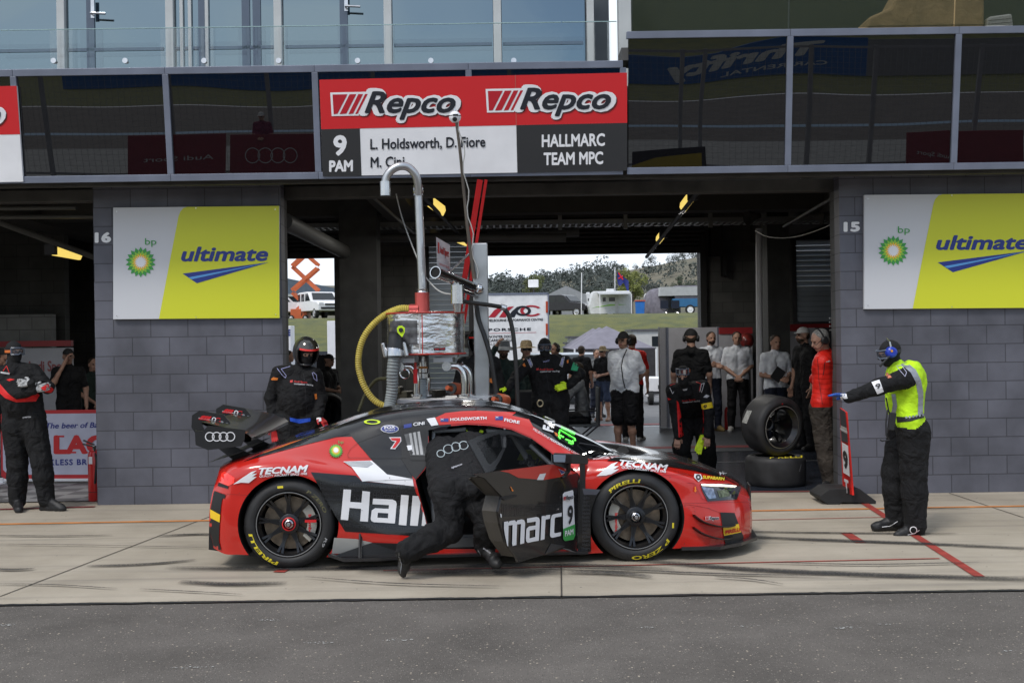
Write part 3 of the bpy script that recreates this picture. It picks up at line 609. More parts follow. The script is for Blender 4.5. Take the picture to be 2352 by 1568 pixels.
repco(d, lambda x, y: (bf(x, y)[0]-1045, bf(x, y)[1]+26)); d.build('graphics', b)
# ================================================================ the far side of the pit lane, behind the camera (seen in the black glass)
def RF(Yp, pt=None, n=None):
    n = n or FN; pt = pt or V((0, FY, FZ))
    def pr(px, py, lift=0):
        h = PL(px, py, pt, n); d = (h-CAM).normalized(); r = d-2*d.dot(n)*n; return h+r*((Yp+.004*lift-h.y)/r.y)
    return pr
pw = MB().bb(-40, 40, -5.4, -4.9, 0, .9).build('pit_wall', mat('wall_white', (.42, .42, .40), .8, var=.15)); tag(pw, 'low pale concrete pit wall across the lane, mirrored in the glass panels', 'wall')
sheet('verge', -120, 120, -20, -5.4, .003, mat('verge_concrete', (.30, .30, .29), .85, var=.15)); sheet('race_track', -200, 200, -39, -20, .006, asph); sheet('track_edge_line', -200, 200, -25.5, -24.6, .01, mat('edge_blue', (.25, .36, .48), .7)); sheet('track_edge_line', -200, 200, -38.6, -38.2, .01, white)
def hillback(x, y): d = max(0, -y-66); return .02+min(d*.13, 6+d*.02)+1.5*mnoise.noise(V((x*.02, y*.02, 0)))*min(1, d/20)
sheet('infield_grass', -200, 200, -68.5, -38.9, .008, grass); o = sheet('far_hill', -300, 300, -300, -68, 0, grass, 30, 40, hillback, True)
redb = mat('banner_red', (.22, .02, .03), .5)
def mirror_banner(pts, Yp, name, lab, m, grp=None):
    pr = RF(Yp); mb = MB(); mb.prism([pr(*p) for p in pts], (0, -.04, 0)); o = mb.build(name, m); tag(o, lab, 'banner', grp); return o, Decal(pr)
for k, (xa, xb) in enumerate(((293, 512), (522, 733), (2085, 2200), (2204, 2352))):
    o, d = mirror_banner([(xa, 311+(0 if k < 2 else -10)), (xb, 308+(0 if k < 2 else -10)), (xb, 404), (xa, 404)], -4.85, 'barrier_banner', ['red banner with reversed lettering mirrored in the left glass panel', 'red banner with four rings mirrored left of the team board', 'dark red banner with script mirrored in the glass at right', 'dark red banner mirrored at the far right edge'][k], redb, 'red banners on the pit wall rail')
    pale = mat('banner_grey', (.55, .55, .55), .5)
    if k == 1:
        for i in range(4): d.disc((575+i*30, 359), 18, pale, 1, 24, r2=16)
    elif k in (0, 2): d.text('Audi Sport', ((485, 366), 0, (2195, 366))[k] if k != 0 else (485, 366), ((330, 372), 0, (2110, 352))[k], 11, pale, .0, 0, 1, up=(0, -1))
    d.build('graphics', o)
o, d = mirror_banner([(1448, 352), (1622, 335), (1622, 392), (1448, 392)], -4.84, 'barrier_banner', 'black and yellow banner mirrored in the glass right of the team board', black)
d.poly([(1448, 384), (1500, 366), (1612, 350), (1610, 390), (1448, 390)], mat('banner_yellow', (.45, .33, .02), .5), 1).build('graphics', o)
rl = mat('rail_grey', (.25, .25, .26), .5); pr = RF(-4.8)
fe = empty('debris_fence', (0, -6, 0), 'grey post and wire debris fence along the pit wall, mirrored in the glass', 'fence')
for px in (115, 395, 620, 860, 1170, 1560, 1610, 1850, 2000, 2240): 
    q = RF(-6)(px, 300); MB().bb(q.x-.05, q.x+.05, -6.05, -5.95, 0, 3.9).build('fence_post', rl, fe)
for z in (1.0, 3.85): MB().bb(-25, 25, -6.02, -5.98, z-.03, z+.03).build('fence_rail', rl, fe)
mb = MB()
for k in range(19): mb.bb(-25, 25, -6.003, -5.997, 1.2+k*.14, 1.204+k*.14)
for k in range(270): mb.bb(-20+k*.15, -19.996+k*.15, -6.004, -5.996, 1.0, 3.85)
mb.build('wire_mesh', rl, fe)
HBY = -52; hb = RF(HBY); mb = MB(); A = [hb(x, y) for x, y in ((150, 160), (700, 150), (1448, 127), (1560, 127), (1640, 121), (1725, 100), (1790, 88), (1995, 86))]
x0 = A[0].x; poly = [V((p.x, HBY, max(.4, p.z))) for p in A]+[V((A[-1].x, HBY, 0)), V((A[0].x, HBY, 0))]
th = MB().prism(poly, (0, -.3, 0)).build('hoarding', mat('hoarding_blue', (.015, .10, .30), .5)); tag(th, 'blue car rental hoarding across the track, mirrored above right', 'billboard')
d = Decal(hb); d.text('Thrifty', (1888, 130), (1535, 172), 34, pale, .05, -.25, 1, up=(0, -1)).text('CAR RENTAL', (1895, 158), (1655, 178), 10, pale, .02, 0, 1, up=(0, -1)); d.build('graphics', th)
gw = tag(MB().bb(A[-1].x, A[-1].x+60, HBY-.3, HBY, 0, 2.4).build('track_wall', mat('wall_grey', (.20, .20, .21), .8)), 'grey wall beside the blue hoarding across the track', 'wall')
# ================================================================ the paddock and camp ground seen through the rear doors
HY = lambda px: 784-(px-CX)*ROLL    # horizon row
def at(px, py, Y): return P(px, py, Y)
def bank(x, y):
    z = 0
    if y > 56: t = min(1, (y-56)/18); z = 3.35*t*t*(3-2*t)
    if y > 75: z = 3.35+(y-75)*.012
    return z+.01
sheet('grass_bank', -120, 160, 52, 150, 0, grass, 40, 60, bank, True)
KX = [(-200, 640), (1100, 664), (1200, 660), (1260, 650), (1340, 636), (1420, 628), (1500, 620), (1560, 606), (1607, 598), (1700, 590), (2500, 560)]
def ridge(px): return float(np.interp(px, [k[0] for k in KX], [k[1] for k in KX]))
def hill(x, y):
    px = CX+x/y*FPX; h = (HY(px)-ridge(px)-4)/FPX*430+1.7
    t = min(1, max(0, (y-150)/280)); t = t*t*(3-2*t)
    z = 4.2+(h-4.2)*t+1.2*mnoise.noise(V((x*.03, y*.03, 1)))
    if y > 430: z -= (y-430)*.08
    return z
hm = mat('hill_scrub', (.135, .115, .078), .95, var=.25, vs=.05, dark=(.07, .07, .045), bump=.5, bs=1.2, bd=.4)
sheet('hill', -260, 420, 148, 700, 0, hm, 70, 50, hill, True)
leafm = {k: mat('leaves_'+k, c, .8, var=.3, vs=.6, dark=tuple(x*.45 for x in c)) for k, c in dict(olive=(.13, .15, .055), dark=(.05, .068, .04), blue=(.062, .075, .066), lime=(.20, .22, .06)).items()}
bark = mat('bark', (.12, .10, .08), .9)
def tree(px, py_top, py_base, wpx, Y, kind, lab, n=700, clumps=9, flat=1., grp='gum trees on the far hillside'):
    base = P(px, py_base, Y); h = (py_base-py_top)/FPX*Y; w = wpx/FPX*Y; e = empty('gum_tree', base, lab, 'tree', grp); rnd = random.Random(int(px*7+py_top))
    cs = []; mb = MB()
    tr = .025*h
    mb.tube([base-V((0, 0, .5)), base+V((0, 0, h*.3)), base+V((w*.05, 0, h*.6))], [tr*1.3, tr, tr*.5], 6)
    for k in range(clumps):
        a = rnd.uniform(0, 6.28); q = rnd.uniform(.1, 1)**.6; hz = rnd.uniform(.35, .92)*h
        c = base+V((math.cos(a)*q*w*.36, math.sin(a)*q*w*.36, hz)); cs.append((c, rnd.uniform(.13, .24)*w)); mb.tube([base+V((0, 0, h*.25)), (base+c)/2+V((0, 0, h*.1)), c], [tr*.5, tr*.35, tr*.15], 5)
    mb.build('trunk', bark, e)
    mb = MB(); s = max(.09, .022*w)
    for k in range(int(n*1.9)):
        c, r = cs[k % clumps]; d = V((rnd.gauss(0, 1), rnd.gauss(0, 1), rnd.gauss(0, .75)*flat)); d = d.normalized()*r*rnd.random()**.35; p = c+d
        u = V((rnd.gauss(0, 1), rnd.gauss(0, 1), rnd.gauss(0, 1))).normalized(); v = u.orthogonal().normalized(); q = s*rnd.uniform(.6, 1.5)
        mb.add([p-u*q, p-v*q*.6, p+u*q, p+v*q*.6], [(0, 1, 2, 3)])
    mb.build('crown', leafm[kind], e, fix=False); return e
tree(1222, 629, 700, 66, 150, 'olive', 'round olive gum tree behind the white lamp panel over the truck', 1500, 12)
tree(1452, 614, 722, 78, 120, 'lime', 'broad yellow green gum tree standing behind the white caravan', 2600, 16)
tree(1495, 583, 612, 34, 420, 'blue', 'tall isolated gum standing alone on the ridge', 500, 7)
for i, (px, t, b, w, k) in enumerate([(1160, 648, 668, 60, 'dark'), (1262, 640, 690, 44, 'blue'), (1290, 624, 660, 52, 'blue'), (1325, 622, 655, 46, 'blue'), (1352, 614, 650, 48, 'blue'), (1385, 616, 648, 40, 'blue'), (1405, 618, 645, 26, 'blue'), (1425, 606, 640, 40, 'blue'),
        (1462, 602, 630, 26, 'blue'), (1478, 597, 628, 14, 'blue'), (1540, 584, 612, 26, 'blue'), (1556, 580, 610, 34, 'blue'), (1575, 577, 606, 34, 'blue'), (1596, 575, 604, 34, 'blue'), (1622, 570, 604, 40, 'blue')]):
    tree(px, t, b, w, 415, k, 'blue grey gum on the ridge, %s' % ['lowest and farthest left over the truck', 'just right of the lamp panel', 'between the lamp panel and the hilltop dip', 'left of the flag pole', 'above the caravan aerial', 'right above the flag', 'small one left of the yellow green tree', 'above the yellow green tree', 'small bush left of the tall lone gum', 'thin sapling left of the lone gum', 'left end of the hilltop row', 'second of the hilltop row', 'third of the hilltop row', 'fourth of the hilltop row', 'rightmost, cut by the door frame'][i], 420, 8)
for i, (px, t, b, w, Y, k, lab) in enumerate([(1555, 632, 690, 34, 200, 'dark', 'dark bushy tree midway up the slope behind the tent'), (1595, 646, 700, 60, 180, 'dark', 'dark tree behind the blue trailer'), (1500, 640, 700, 60, 220, 'blue', 'grey gum between the yellow green tree and the dark bush'), (1380, 662, 705, 60, 170, 'dark', 'dark tree showing above the parked off roader'), (1300, 676, 712, 50, 150, 'olive', 'low olive shrub tree right of the truck top'), (1345, 655, 705, 50, 190, 'blue', 'grey gum behind the small white dome tent')]):
    tree(px, t, b, w, Y, k, lab, 700, 10)
mb = MB(); rnd = random.Random(3)      # far wood on the slopes
for k in range(360):
    px = rnd.uniform(1090, 1640); Y = rnd.uniform(230, 395); 
    if px > 1420 and rnd.random() < .86: continue
    x = (px-CX)/FPX*Y; z = hill(x, Y)-.6; r = rnd.uniform(1.3, 2.9)
    rr_ = rnd.uniform(.6, 1.5)
    for j in range(90):
        d = V((rnd.gauss(0, 1), rnd.gauss(0, 1), rnd.gauss(0, .9))).normalized()*r*rnd.uniform(.6, 1); p = V((x, Y, z+r*rr_))+d; u = V((rnd.gauss(0, 1), rnd.gauss(0, 1), rnd.gauss(0, 1))).normalized(); v = u.orthogonal().normalized(); q = rnd.uniform(.14, .36)
        mb.add([p-u*q, p-v*q, p+u*q, p+v*q], [(0, 1, 2, 3)])
tag(mb.build('far_wood', leafm['blue'], fix=False), 'mass of grey green bush covering the far hillside', 'woodland', kind='stuff')
# ---- vehicles and camp things
tyre_b = mat('tyre_far', (.02, .02, .02), .8); rimm = mat('rim_far', (.5, .5, .52), .3, .6); dglass = mat('dark_window', (.02, .025, .03), .1, var=0); chrome = mat('chrome', (.7, .7, .7), .12, 1, var=0)
def wheel_far(e, c, r, w, rim=rimm, ax=(0, 1, 0)):
    a = V(ax); wh = MB().lathe([(r*.62, -w/2), (r, -w/2+.02), (r, w/2-.02), (r*.62, w/2)], c, ax, 20).build('wheel', tyre_b, e, smooth=1)
    MB().lathe([(.0, -w/2-.005), (r*.2, -w/2-.01), (r*.5, -w/2+.02), (r*.64, -w/2-.004)], c, ax, 16).build('rim', rim, wh, smooth=1)
def box_at(px0, px1, py0, py1, Y, dpt): a = P(px0, py0, Y); b = P(px1, py1, Y); return (min(a.x, b.x), max(a.x, b.x), Y, Y+dpt, min(a.z, b.z), max(a.z, b.z))
# transporter
Yt = 43.; tw = mat('truck_white', (.80, .80, .80), .35); 
e = empty('race_truck', P(1180, 900, Yt), 'white race transporter with its lettered back doors behind the refuelling rig', 'truck')
x0, x1, _, _, z0, z1 = box_at(1100, 1262, 675, 870, Yt, 0); MB().bb(x0, x1, Yt, Yt+13, .9, z1).build('box_body', tw, e, bevel=.05)
mb = MB(); mb.bb(x1-.02, x1+.02, Yt-.03, Yt+.0, .9, z1).bb(x0, x1, Yt-.03, Yt, z1-.05, z1+.02); mb.build('door_frame', grey_al, e)
orl = mat('marker_orange', (.45, .06, .02), .3)
for py in ((745, 692), (810-10, 744)): pass
for (a, b) in ((692, 718), (743, 769)):
    for px in (1111, 1256): bx = box_at(px-2.5, px+2.5, a, b, Yt-.05, .04); MB().bb(*bx).build('marker_lamp', orl, e)
pr = planar((0, Yt-.01, 0), (0, -1, 0)); d = Decal(pr)
t4 = lambda x, y: (1094.4+x*.32296, 506.4+y*.32296)
lr = mat('mpc_red', (.42, .02, .035), .4, var=0)
for a, b in ((85, 150), (150, 215)): pass
def mpc(d, f, l=1, inkc=ink, redc=lr):
    for x in (0, 62, 124): d.poly([f(84+x, 688), f(128+x, 636), f(170+x, 612), f(212+x, 610), f(176+x, 640), f(132+x, 688)] if x == 0 else [f(98+x, 688), f(128+x, 645), f(165+x, 613), f(205+x, 610), f(170+x, 640), f(146+x, 688)], redc if x < 120 else inkc, l)
    d.disc(f(330, 642), abs(f(388, 0)[0]-f(330, 0)[0]), inkc, l+1, 24, abs(f(0, 678)[1]-f(0, 642)[1]), abs(f(366, 0)[0]-f(330, 0)[0]))
    d.disc(f(390, 642), abs(f(80, 0)[0]-f(0, 0)[0]), redc, l, 24, abs(f(0, 682)[1]-f(0, 642)[1]), abs(f(56, 0)[0]-f(0, 0)[0]), 35, 325)
mpc(d, t4)
d.text('MELBOURNE PERFORMANCE CENTRE', t4(82, 719), t4(472, 711), 5.4, ink, .03, 0, 1, up=(0, -1)).text('PORSCHE', t4(86, 786), t4(386, 781), 6.2, ink, .035, 0, 1, up=(0, -1), sp=1.2)
d.line([t4(88, 802), t4(424, 795)], .9, lr).text('PAYNTER DIXON', t4(86, 835), t4(272, 832), 6, ink, .03, 0, 1, up=(0, -1)).text('CARRERA CUP', t4(86, 861), t4(262, 858), 6, ink, .03, 0, 1, up=(0, -1)).text('AUSTRALIA', t4(86, 888), t4(220, 886), 6, ink, .0, 0, 1, up=(0, -1))
d.build('lettering', e)
p = P(1226, 650, Yt+2); lp = empty('flood_lamp', P(1226, 675, Yt+2), 'small white square lamp panel on a stem above the truck roof', 'lamp'); MB().box(P(1225, 651, Yt+2), (.4, .05, .3)).build('panel', tw, lp, bevel=.02); MB().tube([P(1226, 658, Yt+2.1), P(1226, 676, Yt+2.1)], .02).build('stem', darkgrey, lp)
# off roader
def suv(name, lab, c, L_, W_, H_, rz, m, grp=None, bar=False):
    """3D off roader / ute: c = ground point under the centre"""
    e = empty(name, c, lab, 'car', grp); Mx = T(c) @ Matrix.Rotation(rz, 4, 'Z'); h = H_
    prof = [(-.5, .30), (-.5, .58), (-.47, .62), (-.40, .97), (-.33, 1.0), (.02, 1.0), (.08, .96), (.2, .66), (.45, .60), (.5, .52), (.5, .28)]
    mb = MB(); mb.prism([Mx @ V((a*L_, -W_/2, b*h)) for a, b in prof], (Mx.to_3x3() @ V((0, W_, 0)))); body = mb.build('body', m, e, bevel=.06)
    mb = MB()
    for s in (-1, 1):
        for (a0, a1) in ((-.44, -.27), (-.25, -.09), (-.07, .16)):
            q = [(a0+.02*(a0 > -.3), .66), (a1, .66), (a1-.09 if a1 > .1 else a1, .93), (a0+.03, .93)]; mb.prism([Mx @ V((x*L_, s*(W_/2+.008), z*h)) for x, z in q], Mx.to_3x3() @ V((0, -s*.02, 0)))
    mb.prism([Mx @ V((x*L_+.03, y*W_, z*h+.03)) for x, y, z in ((.185, -.42, .68), (.185, .42, .68), (.085, .38, .93), (.085, -.38, .93))], Mx.to_3x3() @ V((.02, 0, .02)))
    mb.build('window', dglass, e)
    for s in (-1, 1):
        for a in (-.31, .33): wheel_far(e, Mx @ V((a*L_, s*(W_/2-.12), .38)), .38, .26 if s < 0 else .26, rimm, Mx.to_3x3() @ V((0, -s, 0)))
        MB().box(Mx @ V((.495*L_, s*W_*.38, .52*h)), (.08, .3, .16), Mx.to_3x3()).build('headlight', mat('lamp_glass', (.6, .6, .62), .1, var=0), e)
    mb = MB(); mb.box(Mx @ V((.505*L_, 0, .50*h)), (.04, W_*.5, .12), Mx.to_3x3()).box(Mx @ V((.505*L_, 0, .37*h)), (.05, W_*.8, .14), Mx.to_3x3()); mb.build('grille', black, e)
    if bar:
        mb = MB(); 
        for y in (-.3, .3): mb.tube([Mx @ V((.56*L_, y*W_, .3*h)), Mx @ V((.56*L_, y*W_, .62*h))], .04, 8)
        mb.tube([Mx @ V((.56*L_, -.4*W_, .45*h)), Mx @ V((.56*L_, .4*W_, .45*h))], .05, 8); mb.build('bull_bar', black, e)
        for y in (-.2, .2): MB().lathe([(0, 0), (.1, .0), (.1, -.08)], Mx @ V((.6*L_, y*W_, .55*h)), Mx.to_3x3() @ V((1, 0, 0)), 12).build('spot_lamp', mat('lamp_glass', (.6, .6, .62), .1), e)
    return e
def gz(px, Y): x = X(px, Y); return V((x, Y, bank(x, Y)))
suv('off_roader', 'dark grey off roader with spotlights parked on the bank beside the truck', gz(1302, 92), 4.6, 1.9, 1.75, R(-35), mat('car_grey', (.04, .04, .045), .25, .3), bar=True)
# caravans
def caravan(px0, px1, py0, py1, Y, lab, awn=True):
    x0, x1, _, _, z0, z1 = box_at(px0, px1, py0, py1, Y, 0); h = z1-z0; w = x1-x0; cw = mat('caravan_white', (.70, .71, .72), .4)
    e = empty('caravan', ((x0+x1)/2, Y, z0-.3), lab, 'caravan', 'caravans parked on the bank')
    MB().prism([V(q) for q in ((x0+.05*w, Y, z0), (x0, Y, z0+.35*h), (x0+.1*w, Y, z1), (x1-.03*w, Y, z1), (x1, Y, z1-.1*h), (x1, Y, z0))], (0, 2.3, 0)).build('shell', cw, e, bevel=.06)
    for a, b in ((.33, .40), (.48, .68)): MB().bb(x0+a*w, x0+b*w, Y-.03, Y+.01, z0+h*.55, z0+h*.72).build('window', dglass, e)
    MB().bb(x0+.62*w, x0+.70*w, Y-.04, Y, z0+.05*h, z0+.8*h).build('door', mat('door_pale', (.6, .6, .6), .4), e)
    MB().prism([V(q) for q in ((x0+.08*w, Y-.02, z0+.28*h), (x0+.5*w, Y-.02, z0+.42*h), (x0+.9*w, Y-.02, z0+.4*h), (x0+.4*w, Y-.02, z0+.34*h))], (0, .015, 0)).build('stripe', g2, e)
    wheel_far(e, V((x0+.5*w, Y+.1, z0)), .34, .2)
    mb = MB(); mb.bb(x0+.45*w, x0+.62*w, Y+.8, Y+1.4, z1, z1+.2*h*.6); mb.build('roof_unit', cw, e)
    if awn:
        mb = MB(); mb.prism([V(q) for q in ((x0+.2*w, Y-2.2, z0+h*.80), (x1-.05*w, Y-2.2, z0+h*.80), (x1-.05*w, Y, z0+h*.92), (x0+.2*w, Y, z0+h*.92))], (0, 0, .04)); mb.build('awning', mat('awning', (.42, .43, .44), .7), e)
        for q in (x0+.21*w, x1-.06*w): MB().bb(q-.03, q+.03, Y-2.2, Y-2.14, bank(q, Y-2.2), z0+h*.8).build('awning_pole', white, e)
caravan(1352, 1450, 669, 720, 88, 'white caravan with green swoosh and pale awning in the middle of the bank')
caravan(1480, 1558, 672, 722, 97, 'white caravan standing behind the grey dome tent', False)
caravan(1330, 1372, 675, 712, 104, 'far white camper van behind the middle caravan', False)
# white motor car between
suv('parked_van', 'white and red car parked beyond the off roader', gz(1332, 106), 4.6, 1.9, 1.7, R(20), white)
# grey dome tent, trailer, canopy
tm = mat('tent_grey', (.17, .16, .19), .9, var=.15)
c = gz(1520, 86); mb = MB(); rows = []
for i in range(9):
    a = math.pi*.5*i/8; rows.append([c+V((math.cos(t)*1.45*math.cos(a)**.6, math.sin(t)*1.3*math.cos(a)**.6, 2.0*math.sin(a)**.8)) for t in [2*math.pi*k/20 for k in range(20)]])
mb.grid(rows, True); e = mb.build('dome_tent', tm, smooth=1); tag(e, 'grey domed camping tent on the bank right of the blue bin', 'tent')
MB().bb(c.x+.3, c.x+.8, c.y-1.34, c.y-1.25, c.z, c.z+1.1).build('doorway', black, e)
c2 = gz(1302, 98); e = MB().prism([c2+V((-1.8, 0, 0)), c2+V((1.8, 0, 0)), c2+V((1.7, 0, 1.9)), c2+V((0, 0, 2.7)), c2+V((-1.7, 0, 1.9))], (0, 3, 0)).build('canopy_tent', mat('canopy_grey', (.30, .31, .33), .8)); tag(e, 'pale grey canopy tent behind the off roader', 'tent')
c = gz(1581, 84); e = empty('trailer', c, 'blue box trailer with white wheel at the right of the rear doorway view', 'trailer'); bm_ = mat('trailer_blue', (.03, .14, .30), .5)
MB().bb(c.x-1.1, c.x+1.6, c.y, c.y+1.5, c.z+.55, c.z+1.15).build('body', bm_, e, bevel=.03); wheel_far(e, c+V((.15, -.05, .35)), .35, .2, white); MB().bb(c.x-.9, c.x+1.6, c.y+.1, c.y+1.4, c.z+1.15, c.z+2.1).build('canvas', tm, e, bevel=.05)
x0, x1, _, _, z0, z1 = box_at(1507, 1640, 662, 680, 86, 0); e = MB().prism([V(q) for q in ((x0, 84, z0), (x1, 84, z0), (x1, 84, z1), (x0+.1, 84, z1))], (0, 3, 0)).build('camp_awning', mat('awning', (.42, .43, .44), .7)); tag(e, 'long pale awning roof stretched above the dome tent and trailer', 'awning')
c = gz(1472, 84); e = empty('rubbish_bin', c, 'blue wheelie bin beside the caravan awning', 'bin'); MB().prism([c+V(q) for q in ((-.28, 0, .05), (.28, 0, .05), (.33, 0, 1.0), (-.33, 0, 1.0))], (0, .6, 0)).build('body', mat('bin_blue', (.02, .15, .5), .5), e, bevel=.03); MB().bb(c.x-.36, c.x+.36, c.y-.05, c.y+.65, c.z+1.0, c.z+1.08).build('lid', mat('bin_red', (.5, .08, .05), .5), e)
for px, dx in ((1529, 0), (1555, 0)):
    c = gz(px, 82); e = empty('camp_chair', c, 'dark folding camp chair %s the dome tent doorway' % ('left of' if px < 1540 else 'right of'), 'chair', 'camp chairs by the dome tent'); cc = mat('chair_navy', (.01, .015, .03), .8)
    MB().bb(c.x-.28, c.x+.28, c.y, c.y+.5, c.z+.42, c.z+.48).build('seat', cc, e); MB().bb(c.x-.28, c.x+.28, c.y+.48, c.y+.52, c.z+.48, c.z+1.0).build('backrest', cc, e); MB().tube([c+V((-.25, 0, 0)), c+V((.25, .4, .42))], .015, 6).tube([c+V((.25, 0, 0)), c+V((-.25, .4, .42))], .015, 6).build('legs', steel, e)
e = empty('flag', gz(1430, 90), 'blue flag with a union emblem drooping from a pole above the caravans', 'flag'); a = P(1413, 640, 90); MB().tube([gz(1413, 90), a+V((0, 0, .9))], .03, 6).build('pole', white, e)
rows = []
for i in range(9): rows.append([a+V((.15+i*.11, .08*math.sin(i*1.3), .55-j*.12-i*.09-.04*math.sin(i)*j)) for j in range(7)])
fl = MB().grid(rows).build('cloth', mat('flag_blue', (.02, .03, .18), .7), e, smooth=2); MB().tube([rows[1][0]-V((0, .05, 0)), rows[4][3]-V((0, .05, 0))], .05, 4).tube([rows[4][0]-V((0, .05, 0)), rows[1][3]-V((0, .05, 0))], .05, 4).build('cross', sred, fl)
MB().tube([gz(1336, 90), P(1336, 626, 90)], .04, 6).build('aerial_mast', white); tag(bpy.data.objects['aerial_mast'], 'thin white aerial mast left of the flag', 'mast')
# marquee behind the bay, low buildings
mq = mat('marquee_lilac', (.21, .20, .24), .85, var=.08); Ym = 37; e = empty('marquee', (X(1400, Ym), Ym, 0), 'grey lilac marquee with a pointed roof and dark side walls behind the bay', 'tent')
for k in range(3):
    Yk = Ym+k*3.2; a = P(1402, 747, Ym); l = P(1318, 802, Ym); r = P(1508, 800, Ym); dz = V((0, k*3.2, -.0)); b = V((0, 3.2, 0))
    ap = (a+V((0, 1.6, 0)))+dz; mb = MB(); mb.add([l+dz, r+dz, r+dz+b, l+dz+b, ap], [(0, 1, 4), (1, 2, 4), (2, 3, 4), (3, 0, 4)]); mb.build('roof', mq, e)
MB().prism([P(1322, 801, Ym), V((P(1322, 801, Ym).x, Ym, 0)), V((P(1322, 801, Ym).x, Ym+9, 0)), P(1322, 801, Ym)+V((0, 9, 0))], (.04, 0, 0)).build('side_wall', mat('marquee_wall', (.045, .042, .045), .9, var=.2), e)
MB().bb(P(1325, 800, Ym).x, P(1507, 800, Ym).x, Ym+.02, Ym+.06, 0, P(1400, 801, Ym).z+.02).build('side_wall', mat('marquee_wall', (.045, .042, .045), .9, var=.2), e)
for px in (1320, 1507): MB().tube([V((X(px, Ym), Ym, 0)), P(px, 801, Ym)], .03, 8).build('pole', white, e)
dm = mat('demountable', (.55, .55, .53), .6)
for i, (a, b, t, bt, Yd, lab) in enumerate(((1310, 1372, 776, 830, 52, 'low pale building left behind the marquee'), (1455, 1540, 760, 830, 52, 'pale flat roofed building right behind the marquee'), (1305, 1400, 790, 830, 50, 'low white site cabin at the left foot of the bank'))):
    x0, x1, _, _, z0, z1 = box_at(a, b, t, bt, Yd, 0); e = empty('site_building', ((x0+x1)/2, Yd, 0), lab, 'building'); MB().bb(x0, x1, Yd, Yd+3, 0, z1).build('wall', dm, e); MB().bb(x0-.1, x1+.1, Yd-.1, Yd+3.1, z1, z1+.08).build('roof', mat('roof_dark', (.1, .1, .11), .6), e); MB().bb(x0+(x1-x0)*.5, x0+(x1-x0)*.75, Yd-.02, Yd+.02, z1-.7, z1-.25).build('window', dglass, e)
# small white cart
c = V((X(1483, 30), 30, 0)); e = empty('utility_cart', c+V((.6, 0, 0)), 'low white cart parked in front of the dark marquee wall', 'cart')
MB().prism([c+V(q) for q in ((0, 0, .22), (1.5, 0, .22), (1.5, 0, .66), (.06, 0, .7), (0, 0, .5))], (0, 1.6, 0)).build('body', white, e, bevel=.03)
mb = MB(); mb.bb(c.x+.02, c.x+1.4, c.y-.04, c.y, .3, .36).build('bumper', darkgrey, e); MB().bb(c.x+.3, c.x+.6, c.y-.02, c.y+.0, .42, .52).build('number_plate', darkgrey, e)
for px in (.12, 1.3): MB().lathe([(0, -.06), (.2, -.06), (.2, .06), (0, .06)], c+V((px, .1, .2)), (1, 0, 0), 16).build('wheel', tyre_b, e, smooth=1)
# ---- through the left rear door: scissor lift, shed, utes
Yl = 62; e = empty('scissor_lift', gz(697, 80), 'raised orange scissor lift standing on the bank by the shed', 'lift'); om = mat('lift_orange', (.55, .12, .04), .45)
def z_(cx, cy): return P(720*.8167+cx*.24308, 500*.8167+cy*.24308, 80)
mb = MB(); Wd = .11
def beam(a, b, dy=0):
    A = z_(*a)+V((0, dy, 0)); B = z_(*b)+V((0, dy, 0)); d = (B-A).normalized(); n = V((-d.z, 0, d.x))*Wd; return [A-n, B-n, B+n, A+n]
for dy in (0, .9):
    for a, b in (((385, 1245), (575, 1080)), ((490, 1230), (335, 1085)), ((335, 1060), (575, 850)), ((575, 1060), (335, 840)), ((335, 830), (560, 620)), ((575, 820), (380, 650))): mb.prism(beam(a, b, dy+(.12 if a[0] > b[0] else 0)), (0, .1, 0))
mb.build('scissor_arms', om, e)
a, b = z_(335, 1240), z_(490, 1350); MB().bb(a.x, b.x, 79.6, 81.2, b.z, a.z).build('chassis', om, e, bevel=.04)
for px in (345, 480): wheel_far(e, z_(px, 1345)+V((0, -.5, .15)), .2, .15)
e = empty('metal_shed', (X(650, 110), 110, 0), 'large blue grey metal shed behind the scissor lift', 'shed'); sb = mat('shed_blue', (.085, .115, .155), .5, var=.08)
q0, q1, q2, q3 = z_(-900, 640), z_(250, 940), z_(1400, 1130), z_(1400, 1400); k = 115/80
f = lambda p: CAM+(p-CAM)*k
MB().prism([f(z_(-900, 850)), f(z_(250, 940)), f(z_(760, 1045)), f(z_(1300, 1160)), f(z_(1300, 1260)), f(z_(-900, 1260))], (0, 20, 0)).build('wall', sb, e)
mb = MB(); mb.prism([f(z_(-900, 1100))+V((0, -.4, 0)), f(z_(1300, 1100))+V((0, -.4, 0)), f(z_(1300, 1122))+V((0, -.4, 0)), f(z_(-900, 1122))+V((0, -.4, 0))], (0, .38, 0)); mb.build('gutter', mat('gutter_pale', (.4, .42, .42), .5), e)
MB().prism([f(z_(-900, 1122))+V((0, -.1, 0)), f(z_(1300, 1122))+V((0, -.1, 0)), f(z_(1300, 1260))+V((0, -.1, 0)), f(z_(-900, 1260))+V((0, -.1, 0))], (0, .05, 0)).build('doorway', mat('shed_dark', (.02, .03, .04), .6), e)
suv('white_ute', 'white ute with a canopy parked facing out beside the orange lift', gz(736, 79), 4.9, 1.9, 1.85, R(-62), white, 'white vehicles at the top of the left bank')
suv('white_ute', 'white ute mostly hidden behind the left pillar edge', gz(640, 81), 4.9, 1.9, 1.85, R(15), white, 'white vehicles at the top of the left bank')
for i, (a, b, t, bt, Yd, lab) in enumerate(((800*.3+410, 0, 0, 0, 0, ''),)): pass
